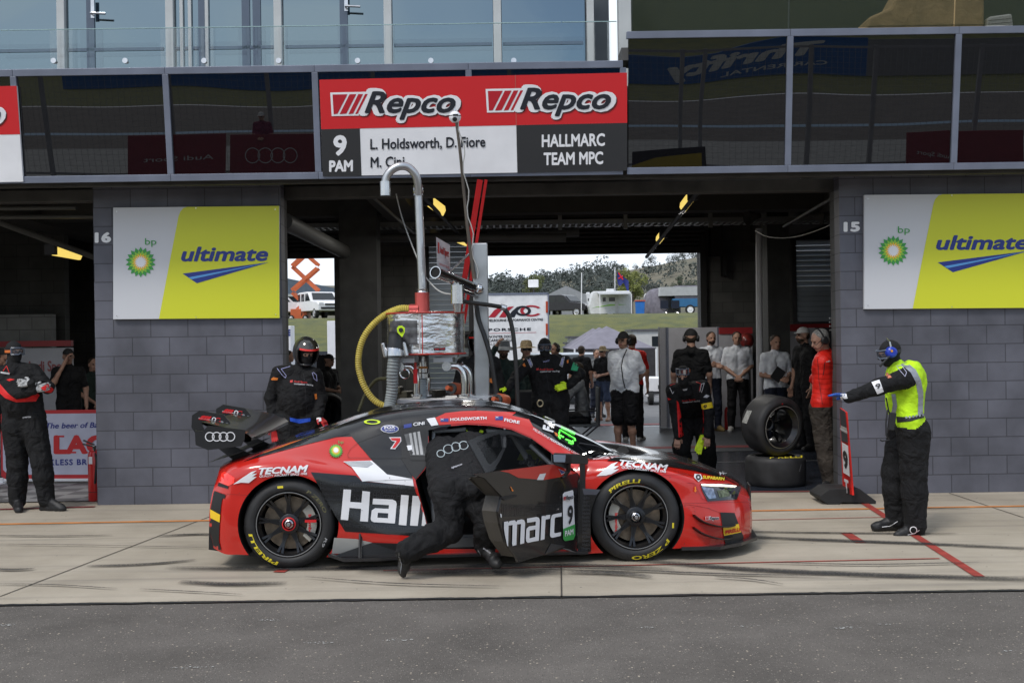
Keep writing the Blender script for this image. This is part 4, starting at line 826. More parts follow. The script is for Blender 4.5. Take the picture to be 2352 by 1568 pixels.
x0, x1, _, _, z0, z1 = box_at(652, 669, 748, 840, 34, 0); e = tag(MB().bb(x0-.4, x1, 34, 34.6, 0, z1).build('white_cabinet', white, bevel=.01), 'white cabinet lettered SE behind the helmeted man', 'cabinet'); Decal(planar((0, 33.99, 0), (0, -1, 0))).text('SE', (655.5, 771), (666.5, 770), 14, navy, .05, 0, 1, up=(0, -1)).build('lettering', e)
x0, x1, _, _, z0, z1 = box_at(751, 775, 737, 810, 36, 0); tag(MB().bb(x0, x1+.3, 36, 36.6, 0, z1).build('white_post_cabinet', white, bevel=.01), 'tall white cabinet right of the grass bank in the left doorway', 'cabinet')
x0, x1, _, _, z0, z1 = box_at(655, 775, 808, 860, 38, 0); tag(MB().bb(x0-2, x1+2, 38, 38.2, 0, z1).build('dark_barrier', mat('barrier_dark', (.03, .035, .045), .7)), 'low dark screen behind the helmeted man', 'barrier')
# ================================================================ racing car
YAW = .04; OX = -.385; OY = 9.80
MC = T((OX, OY, 0)) @ Matrix.Rotation(YAW, 4, 'Z'); MCI = MC.inverted()
car = bpy.data.objects.new('race_car', None); link(car, None, MC)
tag(car, 'red and black racing coupe with large rear wing, door open, stopped in the pit lane', 'racing car')
def C(px, py, ly):
    o = MCI @ CAM; d = (MCI.to_3x3() @ ray(px, py)); return o+d*((ly-o.y)/d.y)
def Wc(p): return MC @ V(p)
c1 = lambda x, y: (441+x*.29167, 882+y*.29167)
c2 = lambda x, y: (1061.7+x*.30556, 882+y*.30556)
c6 = lambda x, y: (882+x*.27084, 914.7+y*.27084)
paint = mat('car_red', (.56, .017, .010), .22, coat=.7, var=.03, vs=2); bpaint = mat('car_black', (.011, .011, .012), .22, coat=.45, var=.05, vs=3)
satin = mat('satin_black', (.014, .014, .015), .42, var=.1); carbon = mat('carbon', (.016, .016, .018), .3, coat=.4, var=.15, vs=60); wpaint = mat('car_white', (.78, .78, .80), .25, coat=.4, var=.03); spaint = mat('car_silver', (.5, .5, .5), .18, .8, var=.05)
cav = mat('cavity_black', (.006, .006, .006), .8, var=0); scrn = mat('screen_glass', (.008, .009, .011), .04, coat=.6, var=0)
GD = dict(
A=[(491,1258,-.85),(512,1270,-.93),(551,1273,-.97),(663,1275,-.95),(768,1279,-.93),(870,1279,-.93),(940,1278,-.93),(1060,1277,-.93),(1180,1275,-.93),(1270,1274,-.93),(1340,1272,-.93),(1362,1270,-.93),(1461,1266,-.95),(1566,1258,-.97),(1640,1256,-.93),(1700,1246,-.75),(1724,1232,-.55)],
B=[(481,1205,-.87),(506,1210,-.96),(549,1213,-1.0),(663,1215,-1.0),(768,1222,-.99),(870,1232,-.95),(940,1238,-.94),(1060,1238,-.93),(1180,1238,-.93),(1270,1236,-.93),(1340,1230,-.94),(1362,1224,-.96),(1461,1215,-.99),(1566,1210,-.99),(1640,1212,-.92),(1702,1210,-.76),(1727,1208,-.55)],
C=[(486,1140,-.88),(512,1135,-.97),(549,1135,-1.0),(663,1140,-1.0),(770,1150,-.98),(870,1160,-.91),(940,1162,-.90),(1060,1162,-.90),(1180,1160,-.90),(1270,1158,-.91),(1340,1150,-.93),(1366,1146,-.96),(1461,1140,-.99),(1566,1142,-.97),(1640,1152,-.88),(1698,1156,-.72),(1725,1158,-.52)],
D=[(500,1092,-.85),(515,1086,-.92),(549,1076,-.98),(663,1070,-1.0),(770,1084,-.95),(870,1100,-.89),(940,1105,-.89),(1060,1105,-.88),(1180,1103,-.88),(1270,1098,-.90),(1340,1086,-.92),(1376,1076,-.95),(1461,1072,-.98),(1566,1092,-.94),(1640,1117,-.83),(1690,1131,-.68),(1722,1143,-.48)],
E=[(505,1075,-.76),(522,1068,-.82),(555,1058,-.88),(648,1042,-.90),(748,1054,-.84),(856,1066,-.80),(940,1072,-.80),(1060,1076,-.80),(1180,1076,-.80),(1270,1072,-.82),(1340,1060,-.86),(1384,1057,-.88),(1468,1060,-.88),(1568,1084,-.84),(1642,1105,-.74),(1686,1121,-.62),(1719,1135,-.42)],
F=[(509,1069,-.62),(528,1060,-.66),(575,1046,-.71),(680,1016,-.73),(768,1022,-.72),(864,1031,-.72),(942,1036,-.71),(1060,1036,-.71),(1180,1040,-.72),(1270,1053,-.77),(1340,1058,-.80),(1390,1051,-.77),(1480,1053,-.71),(1575,1073,-.67),(1646,1094,-.60),(1686,1110,-.50),(1716,1127,-.34)],
G=[(513,1065,-.45),(535,1054,-.50),(590,1038,-.52),(715,999,-.57),(800,976,-.57),(880,958,-.57),(952,949,-.57),(1060,945,-.57),(1165,953,-.58),(1252,990,-.65),(1337,1052,-.73),(1395,1047,-.62),(1488,1048,-.50),(1580,1064,-.48),(1648,1085,-.44),(1687,1103,-.38),(1714,1123,-.25)],
H=[(518,1061,0),(545,1050,0),(606,1032,0),(722,991,0),(808,964,0),(885,946,0),(957,937,0),(1060,933,0),(1160,937,0),(1265,966,0),(1365,1012,0),(1425,1042,0),(1500,1043,0),(1585,1058,0),(1650,1080,0),(1690,1100,0),(1712,1120,0)])
names = 'ABCDEFGH'; KEY = np.array([[list(C(*p)) for p in GD[k]] for k in names])   # guide, station, xyz
# nudge: clamp ground clearance
NS, NV = 132, 52
tst = np.r_[0, np.cumsum(np.maximum(np.abs(np.diff(KEY[:, :, 0].mean(0))), .05))]
ST = cubic(tst, KEY.transpose(1, 0, 2), np.linspace(0, tst[-1], NS))        # NS x 8 x 3
SECT = []
for row in ST:
    full = np.vstack([row, [[r[0], -r[1], r[2]] for r in row[-2::-1]]])
    tv = np.r_[0, np.cumsum(np.maximum(np.linalg.norm(np.diff(full, axis=0), axis=1), .02)**.8)]
    SECT.append(cubic(tv, full, np.interp(np.linspace(0, 14, 2*NV+1), np.arange(15), tv)))
SECT = np.array(SECT)
# underside depth: keep A as is; ends capped
def body_mesh(off=0):
    mb = MB(); n = 2*NV+1
    mb.add([Wc(p) for r in SECT for p in r], [])
    fs = []; mi = []
    for i in range(NS-1):
        for j in range(n):
            a, b = i*n+j, i*n+(j+1) % n; fs.append((a, b, b+n, a+n)); g = j/NV*7; g = min(g, 14-g) if j < n-1 else 0
            mi.append(1 if g > (5.3 if i < NS*.42 else 5.75) and j < n-1 else (2 if j == n-1 else 0))
    k = len(mb.v); ctr = [Wc(SECT[e].mean(0)) for e in (0, NS-1)]; mb.v += [tuple(c) for c in ctr]
    for j in range(n):
        fs.append((k, j, (j+1) % n)); mi.append(2); e = (NS-1)*n; fs.append((k+1, e+(j+1) % n, e+j)); mi.append(2)
    mb.f = fs; mb.m = mi; mb.ms = [paint, bpaint, cav]; return mb
body = body_mesh().build('body', None, car, smooth=2)
BV = bvh_of([body]); cast = caster(BV, .0030)
WR = .345
wc_r = C(663, 1207, -.98); wc_f = C(1461, 1192, -.98); wc_r.z = wc_f.z = WR
# windscreen as a part: copy the top faces between the pillars
n = 2*NV+1; mb = MB(); i0, i1 = int(NS*.548), int(NS*.70)
rows = []
tt = np.linspace(0, tst[-1], NS)
for i in range(NS):
    if tst[8]+.18 < tt[i] < tst[11]-.02: rows.append([Wc(SECT[i][j])+V((.002, 0, .004)) for j in range(int(NV*6/7)+1, 2*NV-int(NV*6/7))])
mb.grid(rows).build('windscreen', scrn, car, smooth=2)
# ---- cut wheel arches and the door opening
def cutter(mb, m): 
    o = mb.build('cut', m); return o
def cyl_cut(c, r, y0, y1): return cutter(MB().lathe([(r, y0), (r, y1)], Wc((c.x, 0, c.z)), MC.to_3x3() @ V((0, 1, 0)), 56, cap=True), cav)
cuts = []
for c, r in ((wc_r, .378), (wc_f, .372)):
    cuts += [cyl_cut(c, r, -1.2, -.60), cyl_cut(c, r, .60, 1.2)]
OP = [(378,268,.6),(480,238,.6),(700,218,.6),(900,228,.6),(1080,262,.62),(1250,337,.66),(1440,477,.74),(1600,592,.82),(1652,660,.88),(1668,800,.92),(1672,1275,.93),(1300,1275,.93),(470,1275,.93),(385,1130,.92),(330,930,.90),(268,690,.85),(345,600,.78),(385,530,.72)]
op3 = [C(*c6(x, y), -l) for x, y, l in OP]
oc = MB().prism([Wc((p.x, -1.25, p.z)) for p in op3], MC.to_3x3() @ V((0, 1.25+.78, 0))); cuts.append(cutter(oc, cav))
for c in cuts:
    md = body.modifiers.new('b', 'BOOLEAN'); md.operation = 'DIFFERENCE'; md.object = c; md.solver = 'EXACT'; md.material_mode = 'TRANSFER'
bpy.context.view_layer.update(); dg = bpy.context.evaluated_depsgraph_get(); me = bpy.data.meshes.new_from_object(body.evaluated_get(dg)); body.modifiers.clear(); body.data = me
me.set_sharp_from_angle(angle=R(38))
for c in cuts: bpy.data.objects.remove(c)
# ---- livery
def pl(f, *pts): return [f(*p) for p in pts]
dk2 = mat('tone_black', (.03, .031, .035), .3, coat=.3, var=.05)
d = Decal(cast, 9)
B1 = pl(c1, (400,612),(540,572),(700,528),(930,468),(1240,393),(1420,603),(1535,712),(1738,748),(1712,590),(1660,330),(1852,275),(1960,250),(2240,205),(2240,178),(1900,205),(1640,240),(1400,290),(1150,345),(900,425),(700,500),(520,560))
d.poly(B1, bpaint, 1)
d.poly(pl(c1, (935,692),(1290,720),(1340,765),(1390,768),(1745,802),(1770,870),(1868,1165),(1850,1200),(1480,1175),(1205,1158),(1125,1030),(1045,885)), bpaint, 1)
d.poly(pl(c1, (1190,612),(1415,603),(1535,712),(1738,748),(1746,802),(1390,765),(1340,765),(1255,655)), wpaint, 2)
d.poly(pl(c1, (1200,616),(1400,608),(1425,630),(1380,660),(1250,650)), spaint, 3)
d.poly(pl(c1, (1120,1205),(1290,1215),(1540,1270),(1545,1300),(1400,1322),(1100,1330)), mat('skirt_grey', (.42,.42,.40), .3, coat=.3), 2)
# roof band and white flash
d.poly(pl(c6, (435,166),(520,128),(660,112),(800,108),(1120,122),(1085,150),(1228,182),(1262,240),(1480,392),(1745,520),(1660,560),(1640,606),(1440,470),(1250,330),(1080,255),(900,220),(700,210),(470,228)), paint, 2)
d.poly(pl(c6, (360,176),(433,165),(462,226),(402,236)), wpaint, 3)
d.poly(pl(c1, (1655,335),(1850,278),(1862,318),(1700,345)), bpaint, 2)
# black rear quarter around the vent
d.poly(pl(c6, (140,250),(380,225),(400,262),(372,272),(380,530),(340,600),(266,690),(225,640),(150,520)), satin, 2)
# front wing: black bonnet edge, tone panel behind the wheel
d.poly(pl(c2, (1085,578),(1400,592),(1550,622),(1750,654),(1900,692),(2000,724),(2105,774),(2060,740),(1900,668),(1750,622),(1560,575),(1400,545),(1200,540),(1140,556)), bpaint, 2)
d.poly(pl(c2, (868,700),(896,700),(898,782),(1040,792),(1005,850),(975,930),(966,1000),(968,1283),(868,1283)), bpaint, 2)
d.poly(pl(c2, (896,780),(1040,790),(1010,830),(898,828)), mat('slate_band', (.09, .095, .12), .3, coat=.4), 3)
# bumper dark areas
d.poly(pl(c2, (1935,962),(2042,966),(2078,1062),(2010,1080),(1955,1088)), satin, 2).poly(pl(c2, (1960,1125),(2095,1108),(2112,1150),(2100,1172),(1975,1200)), satin, 2)
d.poly(pl(c2, (1955,1078),(2070,1048),(2088,1110),(1962,1137)), mat('pirelli_yellow', (.85, .55, .02), .35, var=0), 3).text('PIRELLI', c2(1972, 1124), c2(2078, 1100), 8.5, sred, .05, 0, 4, up=(.05, -1))
d.poly(pl(c1, (175,850),(262,868),(242,905),(232,960),(222,1090),(216,1230),(240,1330),(180,1295),(135,1100),(155,1060),(150,985)), satin, 2)
d.poly(pl(c1, (150,982),(228,1025),(224,1086),(152,1050)), mat('pirelli_yellow', (.85, .55, .02), .35), 3)
d.build('livery', car, smooth=True)
ln = Decal(cast, 6); seam = mat('seam_black', (.01, .01, .01), .6, var=0); Lw = .55
for pts in ([(c1(230,862)), c1(450,872)], pl(c1, (1690,585),(1230,583),(1226,555),(1250,510),(1320,455),(1480,395),(1640,350)), pl(c1, (1745,752),(1400,763),(1260,772),(1222,790),(1222,830),(1290,960),(1420,1140),(1480,1172),(1560,1185)), pl(c1, (1640,250),(1655,330),(1720,590)),
            pl(c2, (1505,685),(1640,680),(1700,690)), pl(c2, (1690,742),(1740,745),(1800,862),(1838,872)), pl(c2, (1660,895),(2140,885)), pl(c2, (1660,905),(1700,905),(1820,925),(1935,965))): ln.line(pts, Lw, seam, 3)
ln.build('panel_seams', car)
# small lettering
d = Decal(cast, 8); yel = mat('neon_yellow', (.62, .80, .02), .4, var=0)
def bird(f, P_): d.poly(pl(f, *P_), wpaint, 3)
bird(c1, [(327,787),(400,735),(470,690),(512,678),(475,708),(515,702),(476,730),(512,726),(450,775),(390,772)])
d.text('TECNAM', c1(530, 708), c1(908, 688), 14, wpaint, .05, .25, 3, up=(.05, -1)).text('QUALITY AIRCRAFT SINCE 1948', c1(533, 731), c1(905, 711), 5.2, wpaint, .02, .1, 3, up=(.02, -1))
bird(c2, [(1010,690),(1070,640),(1125,603),(1172,590),(1138,620),(1177,620),(1135,645),(1180,640),(1120,676),(1080,684)])
d.text('TECNAM', c2(1182, 614), c2(1538, 652), 12.5, wpaint, .05, .25, 3, up=(.12, -1)).text('QUALITY AIRCRAFT SINCE 1948', c2(1198, 634), c2(1526, 669), 5, wpaint, .02, .1, 3, up=(.1, -1))
d.text('bp', c1(1152, 470), c1(1194, 470), 7, g1, 0, 0, 3, up=(0, -1)); sunflower(d, c1(1133, 530), 16.5, 3)
d.disc(c1(1558, 355), 20.5, wpaint, 3, 24, 9.2).disc(c1(1558, 355), 19, navy, 4, 24, 7.8).text('FOX', c1(1518, 358), c1(1600, 352), 6.5, wpaint, .05, 0, 5, up=(0, -1)).text('SPORTS', c1(1520, 374), c1(1598, 370), 3, wpaint, .02, 0, 5, up=(0, -1))
d.poly(pl(c1, (1550,420),(1645,418),(1648,450),(1600,514),(1560,512),(1600,455),(1575,450)), wpaint, 3).poly(pl(c1, (1562,427),(1640,425),(1640,450),(1597,506),(1574,506),(1612,448),(1575,444)), sred, 4)
d.disc(c1(1420, 302), 19, yel, 3, 20, 5.2, 13)
for a, b in ((1668, 1730),): d.poly(pl(c1, (a, 322), (b, 310), (b, 340), (a, 350)), navy, 3)
d.text('CINI', c6(250, 235), c6(342, 224), 7.2, wpaint, .03, 0, 3, up=(0, -1)).text('HOLDSWORTH', c6(563, 193), c6(868, 181), 6.4, wpaint, .035, 0, 3, up=(0, -1)).text('FIORE', c6(1020, 196), c6(1147, 219), 6.6, wpaint, .035, 0, 3, up=(.15, -1))
for a, b, e, f in ((478, 172, 546, 200), (942, 155, 1008, 186)): d.poly(pl(c6, (a, b+2), (e, b), (e+2, f), (a+2, f)), navy, 3).line(pl(c6, (a+4, b+4), (a+28, b+16)), .8, wpaint, 4).line(pl(c6, (a+28, b+4), (a+4, b+16)), .8, wpaint, 4)
d.text('MELBOURNE', c6(1262, 270), c6(1395, 350), 5, wpaint, .0, 0, 3, up=(.5, -1)).text('PERFORMANCE', c6(1403, 355), c6(1572, 452), 5, wpaint, .03, 0, 3, up=(.5, -1)).text('CENTRE', c6(1580, 457), c6(1664, 508), 5, wpaint, .0, 0, 3, up=(.5, -1))
for i, q in enumerate(([(1192,826),(1252,829),(1243,925),(1332,930),(1340,838),(1400,845),(1384,1082),(1322,1077),(1330,980),(1238,972),(1228,1069),(1170,1064)],[(1425,898),(1580,905),(1606,918),(1613,940),(1611,952),(1420,943)],[(1552,945),(1612,941),(1598,1096),(1540,1092)],[(1440,975),(1552,980),(1550,1016),(1462,1011)],[(1440,975),(1414,992),(1405,1060),(1411,1076),(1430,1085),(1458,1050),(1463,1010)],[(1430,1085),(1541,1092),(1543,1055),(1455,1050)],
    [(1648,868),(1708,872),(1688,1112),(1628,1106)],[(1738,874),(1782,877),(1800,930),(1778,1115),(1717,1112)],[(1820,1000),(1830,1030),(1848,1117),(1808,1113)])): d.poly(pl(c1, *q), wpaint, 4+i*.06)
for r_ in range(9):
    y = 800+r_*40; x = 960+r_*25 if r_ < 6 else 1130+(r_-6)*30; x0 = max(x, 1010)
    k = 0
    while x0 < 1690:
        w = random.choice((120, 150, 180)); d.text('Hallmarc', c1(x0, y+(x0-1200)*.05), c1(x0+w, y+(x0+w-1200)*.05), w*.066*random.uniform(.8, 1.1), dk2, 0, 0, 2.2, up=(0, -1)); x0 += w+8
for r_ in range(15):
    y = 862+r_*29; d.text('llmarc' if r_ % 2 else 'Hallm', c2(905, y), c2(960, y), 6.5, mat('tone_grey', (.06, .06, .065), .35), .02, 0, 3, up=(0, -1))
repco(d, lambda x, y: (c2(1820, 990)[0]+(x-172)*.034, c2(1820, 990)[1]+(y-170)*.045), 4, 7.2)
d.poly(pl(c2, (1742,680),(1790,683),(1802,715),(1770,735),(1738,705)), white, 3).disc(c2(1770, 706), 6, black, 4, 14, 6, 2.6).text('SUPABARN', c2(1805, 715), c2(1965, 728), 7, mat('supa_yellow', (.8, .72, .05), .4), .04, .1, 3, up=(.05, -1))
d.poly(pl(c2, (1742,770),(1752,770),(1753,795),(1760,795),(1748,812),(1736,795),(1743,795)), mat('marker_orange2', (.9, .25, .02), .4), 3)
d.text('HS', c2(1935, 690), c2(1990, 676), 8, wpaint, .03, .2, 3, up=(-.5, -1))
d.poly(pl(c2, (1150,503),(1195,468),(1238,486),(1256,512),(1228,532),(1180,522)), cav, 3)
for x, y in ((1700,930),(1738,925),(1745,955),(1668,1195),(1672,915),(1560,700),(905,700),(905,735),(1640,905),(1850,930)): d.disc(c2(x, y), 1.0, darkgrey, 3, 8)
for x, y in ((378,855),(222,1230),(460,1265-90),(1336,993),(1678,766),(1816,1168),(1556,742),(1722,612)): d.disc(c1(x, y), .9, black, 5, 8)
# windscreen banner and timing display
WB = caster(BV, .0045); dw_ = Decal(WB, 6)
d.build('lettering', car)
dw_.text('FAN', c6(1425, 292), c6(1452, 140), 24, wpaint, .05, 0, 2, up=(-1, -.35))
dw_.poly(pl(c6, (1470,215),(1640,300),(1600,412),(1440,320)), black, 1)
grn = mat('display_green', (.12, 1.0, .08), .5, emis=1.6, var=0)
def dots(a, b, w, k):
    for i in range(k):
        t = (i+.5)/k; p = c6(a[0]+(b[0]-a[0])*t, a[1]+(b[1]-a[1])*t); dw_.poly([(p[0]-w, p[1]-w), (p[0]+w, p[1]-w+.5), (p[0]+w, p[1]+w+.5), (p[0]-w, p[1]+w)], grn, 2)
for a, b, w, k in (((1500,243),(1620,300),.7,13), ((1498,256),(1616,312),.7,11), ((1482,268),(1612,342),1.0,12), ((1484,284),(1480,305),1.2,3), ((1612,342),(1618,362),1.2,3), ((1478,312),(1520,334),1.3,5), ((1474,322),(1490,345),1.3,4), ((1535,350),(1590,372),1.3,6), ((1594,362),(1598,388),1.4,4), ((1560,378),(1590,390),1.2,4)): dots(a, b, w, k)
dw_.poly(pl(c6, (1436,290),(1462,300),(1480,330),(1452,322)), mat('sticker_orange', (.7, .2, .05), .5), 2)
dw_.build('banner_display', bpy.data.objects['windscreen'])
# ---- headlamp, tail lamp
hd = Decal(cast, 8); hl = mat('lamp_black', (.02, .022, .03), .05, coat=1, var=0)
hd.poly(pl(c2, (1785,750),(2000,752),(2096,772),(2060,866),(1840,880),(1802,805)), hl, 2).poly(pl(c2, (1796,770),(1880,785),(1905,855),(1850,862),(1815,810)), mat('lamp_chrome', (.40, .44, .55), .12, .9, var=.3, vs=30), 3).poly(pl(c2, (1910,800),(1990,795),(2010,840),(1930,855)), mat('lamp_reflect', (.14, .16, .10), .1, .6, var=.4, vs=40), 3)
hd.poly(pl(c2, (1790,752),(1930,760),(2055,770),(2050,777),(1930,772),(1795,764)), mat('drl_white', (1, .95, .8), .3, emis=1.5, var=0), 4)
hd.build('headlight', car)
td = Decal(cast, 6); td.poly(pl(c1, (238,700),(262,690),(338,735),(336,775),(290,800),(215,770)), mat('tail_red', (.75, .03, .02), .1, coat=1, emis=.35, var=.2, vs=30), 2).poly(pl(c1, (215,775),(290,802),(285,822),(205,800)), satin, 2).poly(pl(c1, (180,838),(270,872),(258,900),(176,862)), satin, 2)
td.build('tail_light', car)
# side vent window with filler tubes behind clear cover
vd = Decal(cast, 8); vd.poly(pl(c6, (158,292),(330,252),(345,262),(380,515),(368,530),(232,530),(205,500)), satin, 3); vd.poly(pl(c6, (172,308),(303,280),(350,492),(222,488)), mat('vent_glass', (.12, .12, .12), .1, var=.2, vs=20), 4)
for a in (0, 1, 2): vd.poly(pl(c6, (212+a*36, 300-a*7), (232+a*36, 296-a*7), (262+a*36, 486), (242+a*34, 486)), mat('vent_tube', (.42, .42, .42), .2, var=.1), 5)
vd.poly(pl(c6, (192,405),(235,400),(240,440),(205,450)), wpaint, 6).disc(c6(232, 468), 3.6, black, 6)
vd.build('quarter_vent', car)
# ---- splitter, canards, skirts, diffuser
def L3(x, y, z): return Wc((x, y, z))
nose = C(1730, 1210, -.55); lxf = C(1566, 1262, -.99).x
sp = [(lxf, -.99), (lxf+.30, -.99), (C(1700, 1240, -.80).x, -.84), (nose.x+.02, -.60), (nose.x+.07, -.25), (nose.x+.08, 0), (nose.x+.07, .25), (nose.x+.02, .60), (C(1700, 1240, -.80).x, .84), (lxf+.3, .99), (lxf, .99)]
MB().prism([L3(x, y, .085) for x, y in sp], (0, 0, .025)).build('splitter', carbon, car)
def canard(pts, name='canard'):
    mb = MB(); rows = []
    ps = [cast(*p, 0) for p in curve([(a, b, 0) for a, b in pts], 14) and [(q.x, q.y) for q in curve([(a, b, 0) for a, b in pts], 14)]]
    out = MC.to_3x3() @ V((.25, -1, 0)).normalized()
    for i, p in enumerate(ps):
        w = .085*math.sin(math.pi*min(1, max(.12, (i+.5)/14)))**.5; rows.append([p+out*-.02, p+out*w+V((0, 0, .012)), p+out*w+V((0, 0, .020)), p+out*-.02+V((0, 0, .014))])
    mb.grid(rows, True); mb.build(name, satin, car)
canard([c2(1728, 992), c2(1790, 1038), c2(1880, 1066), c2(1960, 1078), c2(2045, 1070)]); canard([c2(1726, 1085), c2(1790, 1128), c2(1880, 1158), c2(1960, 1170), c2(2030, 1160)])
x0 = C(762, 1270, -1).x; x1 = C(980, 1280, -1).x; xe = C(1352, 1276, -1).x
MB().prism([L3(x0, -.9, .085), L3(x0-.02, -1.06, .11), L3(x0+.10, -1.10, .075), L3(x1-.35, -1.07, .07), L3(x1, -.98, .07), L3(xe, -.98, .07), L3(xe, -.6, .07), L3(x0, -.6, .07)], (0, 0, .022)).build('side_skirt', carbon, car)
MB().prism([L3(x0+.0, -1.03, .10), L3(x0+.30, -.97, .19), L3(x0+.60, -.955, .17), L3(x1-.2, -.95, .11), L3(x1-.2, -1.0, .09)], MC.to_3x3() @ V((0, .03, 0))).build('skirt_fin', satin, car)
MB().prism([L3(C(824, 1230, -.98).x, -1.04, .09), L3(C(824, 1230, -.98).x, -.96, .28), L3(C(828, 1230, -.98).x, -.94, .28), L3(C(828, 1230, -.98).x, -1.04, .09)], MC.to_3x3() @ V((.012, 0, 0))).build('skirt_fence', satin, car)
xr0 = C(480, 1230, -.8).x
mb = MB(); mb.prism([L3(xr0+.01, -.8, .16), L3(xr0+.5, -.8, .08), L3(xr0+.5, -.8, .12), L3(xr0+.02, -.8, .5)], MC.to_3x3() @ V((0, 1.6, 0))); mb.build('diffuser', satin, car)
for y in (-.82, -.45, -.15, .15, .45, .8): MB().prism([L3(xr0-.0, y, .14), L3(xr0+.4, y, .07), L3(xr0+.4, y, .14), L3(xr0+.01, y, .42)], MC.to_3x3() @ V((0, .015, 0))).build('diffuser_fin', satin, car)
# ---- sill step and interior
MB().prism([L3(C(940, 1250, -.93).x, -.90, .13), L3(xe-.05, -.90, .13), L3(xe-.05, -.90, .20), L3(C(940, 1250, -.93).x, -.90, .20)], MC.to_3x3() @ V((0, .16, 0))).build('sill', mat('sill_grey', (.12, .125, .13), .35, .4, var=.15), car)
tubem = mat('cage_grey', (.38, .39, .40), .35, .2, var=.1)
def ct(pts, r=.02, m=tubem, name='roll_cage_tube'): return MB().tube([Wc(p) for p in pts], r, 10).build(name, m, car, smooth=1)
ct([C(*c6(1075, 300), -.1), C(*c6(1105, 330), -.1), C(*c6(1245, 560), -.2), C(*c6(1290, 700), -.2)], .026); ct([C(*c6(1240, 395), -.5), C(*c6(1420, 560), -.55), C(*c6(1600, 640), -.6)], .018)
ct([C(*c6(1250, 335), -.5), C(*c6(1100, 290), -.5), C(*c6(700, 260), -.5), C(*c6(420, 285), -.5), C(*c6(400, 700), -.6), C(*c6(440, 1200), -.7)], .02); ct([C(*c6(420, 300), .4), C(*c6(700, 270), .4), C(*c6(1200, 330), .4)], .02)
seat = mat('seat_black', (.02, .02, .022), .7)
sx_ = C(*c6(620, 800), -.35).x
rows = []
for i in range(10):
    t = i/9; z = .16+.78*t; xx = sx_-.12-.25*t; w = .25-.06*t+.05*math.sin(t*7)
    rows.append([Wc((xx+.14*math.cos(a), -.36+w*math.sin(a), z)) for a in [R(-100+20*k) for k in range(11)]])
MB().grid(rows).build('seat', seat, car, smooth=2)
MB().bb(0, 0, 0, 0, 0, 0) if False else None
mb = MB(); 
mb.lathe([(.16, -.015), (.175, 0), (.16, .015)], Wc(C(*c6(1290, 640), -.36)), MC.to_3x3() @ V((1, 0, .35)), 20); mb.build('steering_wheel', seat, car, smooth=1)
dash = C(*c6(1470, 640), -.36)
MB().prism([L3(dash.x, -.75, .55), L3(dash.x-.05, -.75, .74), L3(dash.x+.25, -.75, .78), L3(dash.x+.3, -.75, .55)], MC.to_3x3() @ V((0, 1.5, 0))).build('dashboard', seat, car)
net = MB().prism([Wc(C(*c6(1130, 520), .55)), Wc(C(*c6(1165, 440), .55)), Wc(C(*c6(1300, 430), .55)), Wc(C(*c6(1400, 520), .55)), Wc(C(*c6(1330, 560), .55))], (0, .02, 0)).build('window_net', mat('net_yellow', (.42, .52, .06), .6), car)
mb = MB()
for k in range(8): mb.tube([Wc(C(*c6(1150+k*28, 560), -.42)), Wc(C(*c6(1165+k*28, 530-10*(k % 3)), -.40))], .012, 6)
mb.build('cockpit_wiring', seat, car)
# ---- wheels
rimb = mat('rim_black', (.018, .019, .022), .28, .5, coat=.3, var=.1); disc = mat('brake_disc', (.24, .19, .14), .4, .6, var=.25, vs=20); cal = mat('caliper', (.42, .41, .37), .35, .4, var=.2)
yel_t = mat('tyre_yellow', (.75, .62, .03), .6, var=.1); rimlip = mat('rim_lip', (.30, .30, .30), .3, .6)
AX = MC.to_3x3() @ V((0, -1, 0))
def tyre_prof(w=.31, r=WR, ri=.245):
    return [(ri-.012, -w/2+.05), (ri, -w/2+.015), (ri+.012, -w/2), (ri+.035, -w/2-.008), (r-.05, -w/2-.006), (r-.022, -w/2+.006), (r-.006, -w/2+.028), (r, -w/2+.06), (r, w/2-.06), (r-.006, w/2-.028), (r-.022, w/2-.006), (r-.05, w/2+.006), (ri+.035, w/2+.008), (ri+.012, w/2), (ri, w/2-.015), (ri-.012, w/2-.05)]
tyrem = mat('slick_rubber', (.024, .024, .025), .5, var=.25, vs=7, bump=.1, bs=90, bd=.002)
